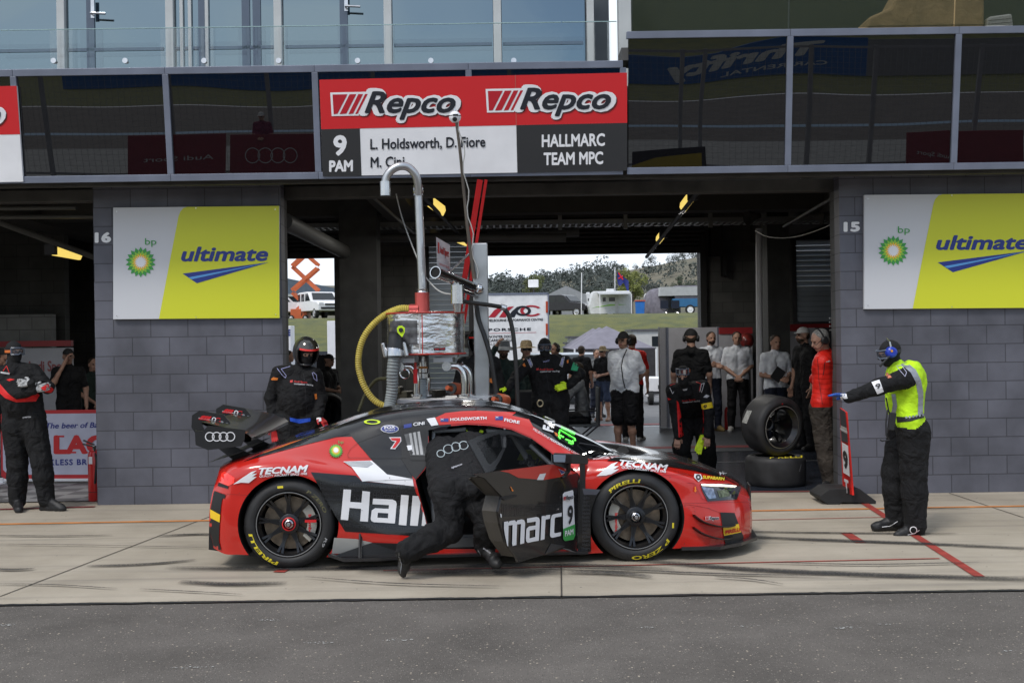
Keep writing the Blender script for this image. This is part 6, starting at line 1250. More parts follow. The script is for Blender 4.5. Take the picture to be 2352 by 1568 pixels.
def person(label, base, h=1.8, yaw=0., face=None, top=tee, legs=blackp, skin=skinm, shoes=shoeb, gloves=None, hair=hair_b, head='hair', arms='down', short=True, shorts=False, J=None, bulk=1., belly=0., res=.014, lean=0., fine=True, group=None, curl=.5, hands=(True, True), cut=0., name='person', sleeve=None, hd={}, band=None, beard=False, cloth=.0032, headtilt=0., legk=None):
    legk = legk or (1.0 if (short or shorts) else 1.18)
    s = h/1.8; B = V(base); a = R(yaw); F = V((math.sin(a), -math.cos(a), 0)); L_ = V((0, 0, 1)).cross(F); U = V((0, 0, 1))
    fa = R(face if face is not None else yaw); HF = V((math.sin(fa), -math.cos(fa), -headtilt)).normalized()
    p = lambda f, l, u: B+F*f*s+L_*l*s+U*u*s
    j = dict(pel=p(0, 0, .96), waist=p(.0, 0, 1.10), chest=p(.01+lean, 0, 1.33), neck=p(-.01+lean, 0, 1.52), head=p(.03+lean*1.3, 0, 1.675),
        shL=p(lean, .175, 1.455), shR=p(lean, -.175, 1.455), hipL=p(0, .09, .93), hipR=p(0, -.09, .93), knL=p(.02, .11, .50), knR=p(.02, -.11, .50), anL=p(-.02, .12, .09), anR=p(-.02, -.12, .09))
    A = dict(down=((.0, .25, 1.17), (.06, .25, .93)), front=((-.02, .25, 1.18), (.18, .05, 1.02)), crossed=((.02, .24, 1.20), (.23, -.01, 1.22)), back=((-.10, .25, 1.20), (-.17, .06, 1.02)), phone=((.16, .24, 1.22), (.27, .05, 1.45)), hips=((-.08, .36, 1.22), (.08, .18, 1.05)), tablet=((.02, .24, 1.17), (.26, .09, 1.12)), face=((.16, .24, 1.25), (.18, .06, 1.60)), up=((.10, .28, 1.40), (.20, .12, 1.72)), knee=((.1, .25, 1.1), (.3, .2, .8)))
    al, ar = arms if isinstance(arms, tuple) else (arms, arms)
    e, w = A[al]; j['elL'] = p(*e); j['wrL'] = p(w[0], w[1]+(.0 if al != 'crossed' else .04), w[2])
    e, w = A[ar]; j['elR'] = p(e[0], -e[1], e[2]); j['wrR'] = p(w[0]+(.04 if ar == 'crossed' else 0), -w[1]-(.0 if ar != 'crossed' else .04), w[2]-(.03 if ar == 'crossed' else 0))
    if J: j.update({k: V(v) for k, v in J.items()})
    for S_ in 'LR':
        if 'to'+S_ not in j: j['to'+S_] = V((j['an'+S_].x, j['an'+S_].y, j['an'+S_].z-.055*s))+nrm(F+L_*(.25 if S_ == 'L' else -.25))*.17*s
    mats_ = []
    def mi(m):
        if m not in mats_: mats_.append(m)
        return mats_.index(m)
    T_, Lg, Sk, Sh, Gl = mi(top), mi(legs), mi(skin), mi(shoes), mi(gloves or skin); k = s*bulk
    up = nrm(j['chest']-j['pel']); lat = (j['shL']-j['shR']); lat = nrm(lat-up*lat.dot(up)); fw = nrm(lat.cross(up)); 
    fl = (n3(fw), .80)
    P_ = []; hp = (j['hipL']+j['hipR'])/2
    for sg in (-1, 1):
        P_.append(('c', j['chest']+lat*sg*.085*k+up*.02, j['waist']+lat*sg*.065*k, .118*k, .108*k, T_, fl)); P_.append(('c', j['chest']+lat*sg*.10*k+up*.08*s, j['chest']+lat*sg*.08*k, .085*k, .11*k, T_, fl))
        P_.append(('c', j['waist']+lat*sg*.065*k, j['pel']+lat*sg*.075*k+up*.03, .108*k, .115*k, T_, fl)); P_.append(('c', j['pel']+lat*sg*.07*k-up*.01, j['pel']+lat*sg*.075*k-up*.05*s, .112*k, .105*k, Lg, fl))
    if belly: P_.append(('e', j['waist']+fw*(.02+belly*.5)*s+up*.06*s, (.12*s+belly*.6, .155*k, .24*s), M3(fw, lat, up), T_))
    for S_, sg in (('L', 1), ('R', -1)):
        sh, el, wr = j['sh'+S_], j['el'+S_], j['wr'+S_]
        P_.append(('c', j['neck']-up*.03*s, sh, .065*k, .066*k, T_)); 
        if short:
            mid = sh.lerp(el, .72); P_.append(('c', sh, mid, .066*k, .060*k, T_)); P_.append(('c', mid, el, .043*s, .040*s, Sk)); P_.append(('c', el, wr, .040*s, .027*s, Sk))
        else:
            P_.append(('c', sh, el, .067*k, .054*k, mi(sleeve) if sleeve else T_)); P_.append(('c', el, wr, .053*k, .040*k, mi(sleeve) if sleeve else T_))
        hpj, kn, an, to = j['hip'+S_], j['kn'+S_], j['an'+S_], j['to'+S_]
        if shorts:
            P_.append(('c', hpj, hpj.lerp(kn, .9), .098*k, .085*k, Lg)); P_.append(('c', kn, kn.lerp(an, .35), .054*s, .058*s, Sk)); P_.append(('c', kn.lerp(an, .35), an, .056*s, .034*s, Sk))
        else:
            lk = k*legk; P_.append(('c', hpj, kn, .094*lk, .073*lk, Lg)); P_.append(('c', kn, kn.lerp(an, .4), .073*lk, .072*lk, Lg)); P_.append(('c', kn.lerp(an, .4), an, .071*lk, .060*lk, Lg))
        hl = an+nrm(an-to)*.04*s; hl.z = to.z if abs((an-to).z) < .12 else hl.z
        P_.append(('c', hl, to-nrm(to-hl)*.03*s, .043*s, .040*s, Sh)); P_.append(('c', an, to, .045*s, .034*s, Sh))
    P_.append(('c', j['neck']-up*.04*s, j['neck']+(j['head']-j['neck'])*.25, .085*k if not short else .07*s, .06*s, T_))
    VS, FS, MI = surfnet(norm_prims(P_), res, .028, cloth)
    parts = [(VS, FS, MI)]
    # head
    c = j['head']; f_, l_, u_ = frame(HF); bal = head in ('balaclava', 'goggles_up', 'full')
    Hd = mi(mat('knit_black', (.011, .011, .012), .9, var=.1, bump=.3, bs=150, bd=.002)) if bal or head == 'helmet' else Sk; Hr = mi(hair); H = []
    q = lambda f, l, u: c+f_*f*s+l_*l*s+u_*u*s; Mh = M3(f_, l_, u_)
    H.append(('e', q(-.012, 0, .03), (.098*s, .077*s, .092*s), Mh, Hd)); H.append(('e', q(.022, 0, -.035), (.066*s, .060*s, .080*s), Mh, Hd)); H.append(('e', q(.045, 0, -.075), (.036*s, .038*s, .034*s), Mh, Hd if not beard else Hr))
    H.append(('c', j['neck']-U*.02, q(-.025, 0, -.05), .062*s, .056*s, Hd))
    if bal or head == 'helmet':
        H.append(('e', q(.05, 0, .012), (.046*s, .052*s, .026*s), Mh, Sk)); H.append(('c', q(.092, 0, .012), q(.108, 0, -.018), .010*s, .014*s, Sk if head == 'goggles_up' else Hd))
    else:
        H.append(('c', q(.083, 0, .012), q(.104, 0, -.022), .009*s, .0135*s, Sk)); H.append(('c', q(.086, -.018, -.052), q(.086, .018, -.052), .006*s, .006*s, mi(lips))); H.append(('e', q(.07, 0, .034), (.022*s, .05*s, .012*s), Mh, Sk))
        for sg in (-1, 1): H.append(('e', q(-.005, sg*.078, -.005), (.018*s, .009*s, .030*s), Mh, Sk))
        if beard: H.append(('e', q(.03, 0, -.055), (.062*s, .059*s, .045*s), Mh, Hr, 0, 0, 0)); H.append(('e', q(.088, 0, -.040), (.012*s, .028*s, .008*s), Mh, Hr))
        if head in ('hair', 'headset', 'sunnies'):
            H.append(('e', q(-.026, 0, .050), (.094*s, .084*s, .082*s), Mh, Hr)); H.append(('e', q(-.055, 0, -.01), (.055*s, .075*s, .065*s), Mh, Hr))
        elif head != 'bald': H.append(('e', q(-.052, 0, -.0), (.055*s, .078*s, .065*s), Mh, Hr))
    for sg in (-1, 1): H.append(('e', q(.081, sg*.030, .012), (.008*s, .013*s, .006*s), Mh, mi(eyed)))
    parts.append(surfnet(norm_prims(H), .0065 if fine else .011, .012))
    for S_, sg, on in (('L', 1, hands[0]), ('R', -1, hands[1])):
        if not on: continue
        wr, el = j['wr'+S_], j['el'+S_]; d = V(hd[S_][0]) if S_ in hd else (wr-el); pn = V(hd[S_][1]) if S_ in hd else (nrm(-lat*sg)+F*.2 if abs(nrm(wr-el).z) > .5 else -U*.4-F)
        cu = hd[S_][2] if S_ in hd and len(hd[S_]) > 2 else curl; sd = sg
        parts.append(surfnet(norm_prims(hand_prims(wr+nrm(d)*.01, d, pn, Gl, cu, s, sd, bool(gloves))), .0048 if fine else .008, .007))
    vs = np.concatenate([p_[0] for p_ in parts]); n_ = 0; fs = []; m_ = []
    for v_, f__, mm in parts: fs.append(f__+n_); n_ += len(v_); m_.append(mm)
    fs = np.concatenate(fs); m_ = np.concatenate(m_)
    if cut: keep = vs[fs][:, :, 2].max(1) > cut; fs = fs[keep]; m_ = m_[keep]; us, inv = np.unique(fs, return_inverse=True); vs = vs[us]; fs = inv.reshape(fs.shape)
    me = bpy.data.meshes.new(name); me.from_pydata(vs.tolist(), [], fs.tolist()); [me.materials.append(x) for x in mats_]; me.polygons.foreach_set('material_index', m_.astype(np.int32)); me.polygons.foreach_set('use_smooth', [True]*len(me.polygons)); me.update()
    o = finish(me, name, None, fix=False); tag(o, label, 'person', group)
    bk = mat('gear_black2', (.015, .015, .016), .4, var=.05)
    def hp_(mb, nm, m, **kw): return mb.build(nm, m, o, smooth=1, **kw)
    if band: 
        t_, col = band; a_, b_ = j['el'+t_].lerp(j['sh'+t_], .18), j['el'+t_].lerp(j['sh'+t_], .55); hp_(MB().tube([a_, b_], [.062*k, .068*k], 18, cap=False), 'arm_band', col)
    def goggle(du, lens, strap):
        rows = []
        for i in range(9):
            a_ = R(-58+14.5*i); rr = .108-.016*math.cos(a_*2)*0; rows.append([q(rr*math.cos(a_)+.006, math.sin(a_)*.088, du+z_) for z_ in (-.034+.012*(i == 4), -.03, .03, .036)])
        g = hp_(MB().grid(rows), 'goggles', lens); fr_ = MB().tube([r_[0] for r_ in rows], .007, 6).tube([r_[3] for r_ in rows], .007, 6).tube(rows[0][::3], .007, 6).tube(rows[-1][::3], .007, 6); fr_.build('goggle_frame', mat('goggle_frame', (.10, .12, .16), .3), g, smooth=1)
        st = [q(.098*math.cos(a_)-.008, .086*math.sin(a_), du) for a_ in [R(58+k_*12.2) for k_ in range(21)]]; MB().grid([[x+u_*.014 for x in st], [x-u_*.014 for x in st]]).build('strap', strap, g, smooth=2)
    lensm = mat('goggle_lens', (.10, .11, .13), .05, .3, alpha=.55, var=0); strapm = mat('strap_orange', (.6, .15, .03), .6)
    if head == 'balaclava': goggle(.012, lensm, bk)
    if head == 'full': goggle(.012, lensm, strapm)
    if head == 'goggles_up': goggle(.062, mat('mirror_lens', (.45, .47, .5), .06, .9, var=.2, vs=12), strapm)
    if head in ('headset', 'cap_headset'):
        for sg in (-1, 1): hp_(MB().lathe([(0, 0), (.040*s, 0), (.046*s, .012), (.046*s, .030), (.034*s, .044), (0, .046)], q(-.008, sg*.074, -.0), l_*sg, 18), 'ear_cup', bk)
        hp_(MB().tube([q(-.01+0, .10*math.sin(a_), .0+.138*math.cos(a_)) for a_ in [R(-80+16*k_) for k_ in range(11)]], .009, 6), 'head_band', bk); hp_(MB().tube([q(.02, .10, -.02), q(.07, .085, -.06), q(.105, .03, -.065)], .004, 5), 'microphone', bk)
    if head in ('cap', 'cap_headset', 'white_cap'):
        cm__ = mat('cap_white', (.5, .5, .5), .8) if head == 'white_cap' else mat('cap_black', (.012, .012, .013), .8)
        rows = [[q(-.014+.103*math.cos(t_)*math.cos(b_), .084*math.sin(t_)*math.cos(b_), .045+.088*math.sin(b_)) for t_ in [2*math.pi*k_/20 for k_ in range(20)]] for b_ in [R(0), R(20), R(42), R(65), R(88)]]
        mb = MB().grid(rows, True); rows = [[q(.07+r_*math.cos(t_)*1.0, .078*math.sin(t_)*(.9+.3*(r_ > .05)), .052-.25*max(0, r_-.02)) for t_ in [R(-80+16*k_) for k_ in range(11)]] for r_ in (.012, .05, .085)]
        mb.grid(rows); hp_(mb, 'cap', cm__)
    if head == 'hat':
        prof = [(.175, -.02), (.13, -.008), (.092, .0), (.088, .05), (.07, .088), (.03, .098), (.0, .098)]
        hp_(MB().lathe([(a_*s, b_*s) for a_, b_ in prof], q(-.01, 0, .052), u_, 28), 'sun_hat', straw)
    if head == 'bucket': hp_(MB().lathe([(.16, -.05), (.12, -.01), (.092, .0), (.086, .07), (.05, .09), (.0, .092)], q(-.01, 0, .055), u_, 24), 'bucket_hat', mat('hat_grey', (.15, .16, .17), .9))
    if head == 'sunnies' or head == 'hat2': pass
    if head in ('hat', 'sunnies'): hp_(MB().grid([[q(.095*math.cos(a_)+.008, .078*math.sin(a_), z_) for z_ in (-.008, .028)] for a_ in [R(-50+12.5*k_) for k_ in range(9)]]), 'sunglasses', bk)
    if head == 'helmet':
        rows = []; mb = MB(); nt_, np_ = 40, 22
        for i in range(np_+1):
            b_ = R(-62+152*i/np_); rows.append([q(-.005+(.142+.012*(b_ < 0))*math.cos(b_)*math.cos(t_), .122*math.cos(b_)*math.sin(t_), .022+.148*math.sin(b_)) for t_ in [2*math.pi*k_/nt_ for k_ in range(nt_)]])
        mb.grid(rows, True); keep = []
        for fi, f__ in enumerate(mb.f):
            i, k_ = fi//nt_, fi % nt_; t_ = 360*(k_+.5)/nt_; t_ = min(t_, 360-t_); b_ = -62+152*(i+.5)/np_
            if t_ < 62 and -50 < b_ < 16: continue
            keep.append(f__)
        mb.f = keep; mb.m = [0]*len(keep); hm_ = hp_(mb, 'helmet', mat('helmet_black', (.02, .02, .022), .3, coat=.5))
        md = hm_.modifiers.new('s', 'SOLIDIFY'); md.thickness = .018; md.offset = 0
        rows = [[q(.0+.160*math.cos(t_)*math.cos(b_), .13*math.sin(t_)*math.cos(b_), .03+.155*math.sin(b_)) for t_ in [R(-66+12*k_) for k_ in range(12)]] for b_ in (R(20), R(32), R(46), R(58))]
        v_ = MB().grid(rows).build('visor', mat('visor_dark', (.03, .028, .02), .08, coat=1, var=0), hm_, smooth=2)
        rows = [[q(.0+.168*math.cos(t_)*math.cos(b_), .134*math.sin(t_)*math.cos(b_), .03+.155*math.sin(b_)) for t_ in [R(-55+11*k_) for k_ in range(11)]] for b_ in (R(14), R(18), R(21))]; MB().grid(rows).build('brow_stripe', red, hm_, smooth=2)
        rows = [[q(-.005+.15*math.cos(b_)*math.cos(t_), .128*math.cos(b_)*math.sin(t_), .022+.15*math.sin(b_)) for b_ in (R(-50), R(-38), R(-20), R(0))] for t_ in [R(105), R(120), R(140), R(155)]]; MB().grid(rows).build('side_stripe', red, hm_, smooth=2)
    o['j'] = 0; del o['j']; return o, j
def PJ(f, d):   # joint table from photo pixels: name -> (x, y, depth)
    return {k: P(*f(a, b), c) for k, (a, b, c) in d.items()}
def GX(px, Y, z=0): return V((X(px, Y)+0*z, Y, z))
def drape(o, step=6, lift=.004): return Decal(caster(bvh_of([o]), lift), step)
ch = lambda x, y: (1845.7+x*.39567, 718.7+y*.39567)
cv = lambda x, y: (1502.7+x*.28128, 702.3+y*.28128)
cl = lambda x, y: (588+x*.2292, 718.7+y*.2292)
cn = lambda x, y: (1159.7+x*.2188, 718.7+y*.2188)
ca = lambda x, y: (x*.31234, 718.7+y*.31234)
cd = lambda x, y: (996.3+x*.15624, 718.7+y*.15624)
# ---- the marshal in the lime vest
Y0 = 10.0
o, j = person('marshal in lime hi-vis vest and blue ear defenders holding out his left hand', (P(*ch(610, 700), Y0).x, Y0, 0), 1.74, -90, -80, legk=1.2, top=lime, legs=suit, shoes=shoeb, gloves=blueg, head='balaclava', short=False, sleeve=suit, res=.0105, bulk=1.3, belly=.06, headtilt=.22, hd={'L': ((-1, 0, .22), (-.1, -.2, -1), .25)},
    J=PJ(ch, dict(head=(500,236,Y0), neck=(548,318,Y0), chest=(622,400,Y0), waist=(612,530,Y0), pel=(612,640,Y0), shL=(600,375,Y0-.20), shR=(570,385,Y0+.2), elL=(428,432,Y0-.22), wrL=(262,488,Y0-.22), elR=(570,520,Y0+.3), wrR=(545,610,Y0+.2), hipL=(640,690,Y0-.09), hipR=(585,690,Y0+.1), knL=(640,920,Y0-.10), knR=(528,920,Y0+.12), anL=(650,1228,Y0-.1), anR=(540,1190,Y0+.12), toL=(545,1288,Y0-.12), toR=(412,1240,Y0+.1))))
man_h = o; d = drape(o, 7); stripe = mat('reflective', (.32, .34, .38), .4, .3); 
d.poly(pl(ch, (565,298),(600,288),(650,330),(680,390),(693,460),(690,588),(662,590),(664,480),(650,400),(620,345)), stripe, 1).poly(pl(ch, (512,470),(535,470),(545,540),(530,600),(508,595),(520,530)), stripe, 1)
d.poly(pl(ch, (395,402),(440,388),(465,455),(428,470)), white, 1).text('9', ch(422, 440), ch(448, 430), 10, black, .02, 0, 2, up=(-.3, -1)).poly(pl(ch, (540,600),(620,605),(715,580),(712,602),(620,628),(545,635)), black, 1)
for k in range(7): d.poly(pl(ch, (592+k*18, 602-k*3),(602+k*18, 598-k*3),(606+k*18, 610-k*3),(596+k*18, 614-k*3)), stripe, 2)
d.poly(pl(ch, (210,463),(245,455),(256,495),(216,500)), white, 1).poly(pl(ch, (465,350),(490,345),(512,375),(490,380)), mat('patch_orange', (.6, .2, .12), .6), 1).line(pl(ch, (540,310),(570,305),(598,345),(590,368),(545,318)), 1.1, mat('piping_white', (.45, .45, .6), .6), 1)
d.line(pl(ch, (455,1240),(500,1235),(545,1208)), 1.6, white, 1).disc(ch(638, 1258), 8.5, white, 1, 20, 8.5, 6.5).line(pl(ch, (605,1285),(640,1278),(672,1258)), 1.3, white, 1).build('trim', o)
ec = P(*ch(515, 228), Y0-.115); g_ = MB().lathe([(0, .05), (.03, .05), (.044, .04), (.05, .0), (.0, .0)], ec+V((0, .04, 0)), (0, -1, 0), 24).build('ear_defender', mat('ear_blue', (.02, .05, .42), .3), o, smooth=1); MB().lathe([(0, .056), (.01, .056), (.01, .05)], ec+V((-.008, .04, .012)), (0, -1, 0), 12).build('knob', mat('knob_orange', (.8, .35, .02), .4), g_)
MB().tube([ec+V((0, .03, .03)), P(*ch(500, 170), Y0-.08), P(*ch(480, 148), Y0)], .008, 6).build('head_band', steel, g_, smooth=1); MB().tube([ec+V((-.02, 0, -.03)), P(*ch(485, 265), Y0-.12), P(*ch(442, 308), Y0-.08)], [.006, .006, .014], 8).build('microphone', darkgrey, g_, smooth=1)
rd_ = empty('hand_radio', P(*ch(515, 660), Y0-.12), 'black two-way radio hooked on the belt of the marshal in lime', 'radio'); q = P(*ch(512, 628), Y0-.19); MB().box(q, (.055, .035, .15), Matrix.Rotation(R(8), 3, 'Y')).build('body', black, rd_, bevel=.006); MB().tube([q+V((-.02, 0, .07)), q+V((-.045, 0, .20))], .006, 6).build('antenna', black, rd_); MB().tube([P(*ch(*z_), Y0-.2) for z_ in ((488,560),(478,640),(480,710),(500,735),(455,742),(444,735))], .007, 6).build('cable', black, rd_, smooth=1)
# ---- mechanic leaning into the car
o, j = person('person in black suit with four rings on the back, leaning into the open car', (0, 0, 0), 1.80, 180, 180, top=suit, legs=suit, shoes=shoeb, gloves=yelg, head='full', short=False, res=.0105, bulk=1.22, legk=1.12, cloth=.0055, hd={'L': ((.3, 1, .1), (0, 0, -1)), 'R': ((.3, 1, .1), (0, 0, -1))},
    J=PJ(c6, dict(pel=(640,745,8.55), waist=(600,600,8.80), chest=(612,440,9.10), neck=(660,320,9.45), head=(720,265,9.68), shL=(505,400,9.35), shR=(760,380,9.30), elL=(585,310,9.62), elR=(850,345,9.55), wrL=(735,268,9.30), wrR=(835,275,9.32), hipL=(568,790,8.50), hipR=(728,790,8.58), knL=(548,1115,8.42), knR=(892,1050,8.45), anL=(190,1292,8.30), anR=(850,1232,8.55), toL=(160,1470,8.36), toR=(955,1405,8.42))))
d = drape(o, 8); bw_ = mat('ring_pale', (.38, .44, .46), .6)
for cx_, cy_, r_ in ((482, 470, 9.5), (545, 432, 11.5), (610, 412, 11.5), (676, 400, 11)): d.disc(c6(cx_, cy_), r_, bw_, 1, 28, r_*.92, r_-1.8)
d.text('sparco', c6(572, 598), c6(666, 566), 4.5, mat('thread_white', (.5, .5, .55), .6), .04, .2, 1, up=(-.2, -1)).line(pl(c6, (128,1340),(152,1400),(140,1480)), 1.2, stripe, 1).line(pl(c6, (800,1285),(832,1340),(870,1390)), 1.2, stripe, 1).poly(pl(c6, (88,1330),(130,1300),(146,1360),(150,1450),(140,1512),(110,1518),(85,1470),(80,1380)), mat('shoe_sole', (.05, .048, .045), .7), .6).poly(pl(c6, (768,1290),(790,1262),(830,1320),(880,1390),(900,1438),(870,1425),(810,1370)), mat('shoe_sole', (.05, .048, .045), .7), .6).line(pl(c6, (440,690),(560,655),(700,640),(850,662)), .6, mat('seam_grey', (.035, .035, .038), .7), .7).line(pl(c6, (690,680),(715,800),(770,960)), .5, MATS['seam_grey'], .7).text('SPARCO', c6(842, 1270), c6(900, 1318), 3.5, MATS['thread_white'], .03, 0, 1, up=(.5, -1)).build('trim', o)
sole = mat('shoe_sole', (.05, .048, .045), .7)
# ---- refueller in helmet
Y0 = 12.0; o, j = person('helmeted refueller with blue belt and red gloves standing behind the rear wing', (P(*cl(440, 1000), Y0).x, Y0, 0), 1.82, 25, 30, top=suit, legs=suit, gloves=redg, head='helmet', short=False, res=.011, bulk=1.22, belly=.05, headtilt=.25,
    J=PJ(cl, dict(head=(500,410,Y0-.06), neck=(455,560,Y0), chest=(430,720,Y0), waist=(430,900,Y0), pel=(430,1060,Y0), shL=(585,630,Y0-.05), shR=(235,610,Y0-.02), elL=(650,850,Y0), wrL=(625,1030,Y0-.12), elR=(150,850,Y0+.02), wrR=(185,1130,Y0-.05), hipL=(520,1090,Y0), hipR=(340,1090,Y0)) | {}), hd={'L': ((.75, -.3, -.8), (-.3, .2, -.6), .5), 'R': ((.05, 0, -1), (.3, -1, 0), .5)})
rs = mat('embroidery_red', (.50, .03, .03), .6, var=0); wsn = mat('embroidery_white', (.55, .55, .57), .6, var=0); opn = mat('patch_orange2', (.7, .2, .03), .6, var=0)
def chest_text(d, f, x0, y0, x1, y1, h, sq=True):
    if sq: d.poly([f(x0-6, y0-2), f(x0-38, y0+2), f(x0-34, y0-h*5), f(x0-2, y0-h*5.5)], rs, 1)
    d.text('Audi Sport', f(x0, y0), f(x1, y1), h, rs, .04, 0, 1, up=(0, -1))
def logo_suit(d, f, p): chest_text(d, f, *p)
d = drape(o, 6); d.poly(pl(cl, (345,675),(372,672),(366,696),(342,697)), rs, 1).text('Audi Sport', cl(382, 694), cl(512, 705), 4.2, rs, .04, 0, 1, up=(0, -1)).text('customer racing', cl(384, 716), cl(572, 728), 4.2, wsn, .03, 0, 1, up=(0, -1))
pv = mat('piping_violet', (.35, .36, .6), .6, var=0); d.line(pl(cl, (212,555),(262,620),(296,650),(304,628),(252,562),(342,536)), 1.1, pv, 1).line(pl(cl, (565,600),(580,655),(612,680),(605,620),(575,595)), 1.1, pv, 1).poly(pl(cl, (152,660),(175,642),(222,650),(215,672),(160,672)), opn, 1).poly(pl(cl, (583,812),(606,808),(612,858),(590,866)), opn, 1).poly(pl(cl, (340,1045),(440,1062),(545,1052),(545,1085),(440,1106),(342,1082)), mat('belt_blue', (.01, .07, .5), .5), 1).line(pl(cl, (478,610),(490,720),(510,1040)), .7, darkgrey, 1)
d.poly(pl(cl, (606,1050),(650,1045),(656,1080),(618,1090)), white, 1).poly(pl(cl, (640,1130),(720,1120),(735,1165),(655,1182)), lblue, 1).build('trim', o)
# ---- man in goggles with arm on the hose
Y0 = 13.8; o, j = person('man in black suit and goggles with green arm band and yellow gloves', (P(*cn(470, 900), Y0).x, Y0, 0), 1.80, 0, -4, top=suit, legs=suit, gloves=yelg, head='balaclava', short=False, res=.0115, bulk=1.2, headtilt=.05,
    J=PJ(cn, dict(head=(418,368,Y0-.04), neck=(425,470,Y0), chest=(450,600,Y0), waist=(470,770,Y0), pel=(480,900,Y0), shR=(272,520,Y0), shL=(632,520,Y0), elL=(790,640,Y0), wrL=(672,762,Y0-.22), elR=(120,670,Y0-.15), wrR=(30,790,Y0-.4), hipL=(560,930,Y0), hipR=(400,930,Y0))), hd={'L': ((-1, -.2, -.15), (0, 1, -.3), .5), 'R': ((-1, -.3, -.1), (0, 0, -1), .8)})
d = drape(o, 6); d.poly(pl(cn, (332,580),(358,576),(352,600),(330,600)), rs, 1).text('Audi Sport', cn(362, 600), cn(508, 598), 4.2, rs, .04, 0, 1, up=(0, -1)).text('customer racing', cn(370, 622), cn(572, 616), 4.2, wsn, .03, 0, 1, up=(0, -1)).line(pl(cn, (232,482),(272,570),(290,545),(262,475)), 1.1, wsn, 1).line(pl(cn, (575,550),(600,470),(628,460),(602,565),(577,550)), 1.1, wsn, 1).poly(pl(cn, (242,490),(258,485),(282,540),(272,556)), pv, 1).poly(pl(cn, (600,478),(620,472),(600,548),(585,545)), pv, 1).text('SPARCO', cn(402, 520), cn(466, 505), 3, pv, .03, 0, 1, up=(0, -1))
d.poly(pl(cn, (715,520),(776,545),(758,610),(692,595)), mat('band_green', (.03, .35, .16), .6), 2).text('9', cn(728, 552), cn(748, 548), 4, black, .02, 0, 3, up=(0, -1)).poly(pl(cn, (185,545),(205,525),(220,560),(200,566)), opn, 1).poly(pl(cn, (648,500),(665,490),(668,520),(652,530)), opn, 1).line(pl(cn, (425,480),(430,620),(480,900)), .6, darkgrey, 1).build('trim', o)
tag(MB().tube([P(*cn(370+30*math.cos(a_), 948+34*math.sin(a_)), Y0-.19) for a_ in [R(30*k) for k in range(12)]], .008, 8, closed=True).build('hose_ring', mat('brass', (.45, .38, .25), .4, .6), smooth=1), 'pale ring coupling clipped on the goggled man in front of his hip', 'ring')
# ---- crouching mechanic
Y0 = 14.6; sty = mat('stripe_red', (.62, .01, .01), .6, var=0); o, j = person('crouching mechanic in black and red with mirrored goggles on his forehead', (P(*cv(330, 900), Y0).x, Y0+.1, 0), 1.80, 0, -14, top=suit, legs=suit, gloves=None, head='goggles_up', short=False, res=.0115, bulk=1.25, headtilt=.15,
    J=PJ(cv, dict(head=(236,570,Y0-.65), neck=(245,668,Y0-.50), chest=(280,730,Y0-.35), waist=(320,830,Y0-.1), pel=(335,905,Y0+.08), shR=(152,690,Y0-.45), shL=(395,665,Y0-.42), elR=(175,880,Y0-.42), wrR=(192,1062,Y0-.50), elL=(445,865,Y0-.46), wrL=(436,1052,Y0-.50), hipR=(270,925,Y0+.08), hipL=(395,925,Y0+.08), knR=(222,1145,Y0-.28), knL=(428,1150,Y0-.28), anR=(250,1370,Y0-.02), anL=(450,1370,Y0-.02))), hd={'R': ((-.1, -.1, -1), (0, 1, -.2), .6), 'L': ((-.1, -.1, -1), (0, 1, -.2), .5)})
d = drape(o, 6); d.poly(pl(cv, (182,770),(198,790),(218,900),(240,1060),(200,1072),(192,960),(186,860)), sty, 1).line(pl(cv, (128,668),(150,715),(160,700)), 1.2, wsn, 1).line(pl(cv, (372,700),(385,640),(408,632),(385,705)), 1.3, wsn, 1).line(pl(cv, (130,650),(190,628)), 1, sty, 1).line(pl(cv, (320,615),(380,635),(368,690)), 1, sty, 1).poly(pl(cv, (386,800),(468,784),(476,832),(392,848)), mat('band_yellow', (.85, .62, .02), .6), 2).text('9', cv(408, 838), cv(428, 834), 8.5, black, .02, 0, 3, up=(0, -1)).text('customer racing', cv(232, 792), cv(375, 776), 3.6, wsn, .03, 0, 1, up=(0, -1)).text('Audi Sport', cv(225, 780), cv(335, 766), 3.6, rs, .03, 0, 1, up=(0, -1)).line(pl(cv, (400,850),(405,930),(398,1040)), 1, sty, 1)
d.poly(pl(cv, (400,745),(425,722),(450,735),(430,750)), wsn, 1).poly(pl(cv, (108,750),(140,760),(120,770)), sty, 1).poly(pl(cv, (232,680),(270,672),(266,688),(240,690)), wsn, 1).build('trim', o)
gl_ = surfnet(norm_prims(hand_prims(P(*cv(385, 1095), Y0-.46), (-.35, -.1, -1), (0, -1, 0), 0, .5, 1.15, 1, True)), .006, .008); me = bpy.data.meshes.new('glove'); me.from_pydata(gl_[0].tolist(), [], gl_[1].tolist()); me.materials.append(yelg); me.polygons.foreach_set('use_smooth', [True]*len(me.polygons)); tag(finish(me, 'glove', fix=False), 'empty neon yellow glove dangling from the crouching mechanic\'s hand', 'glove')
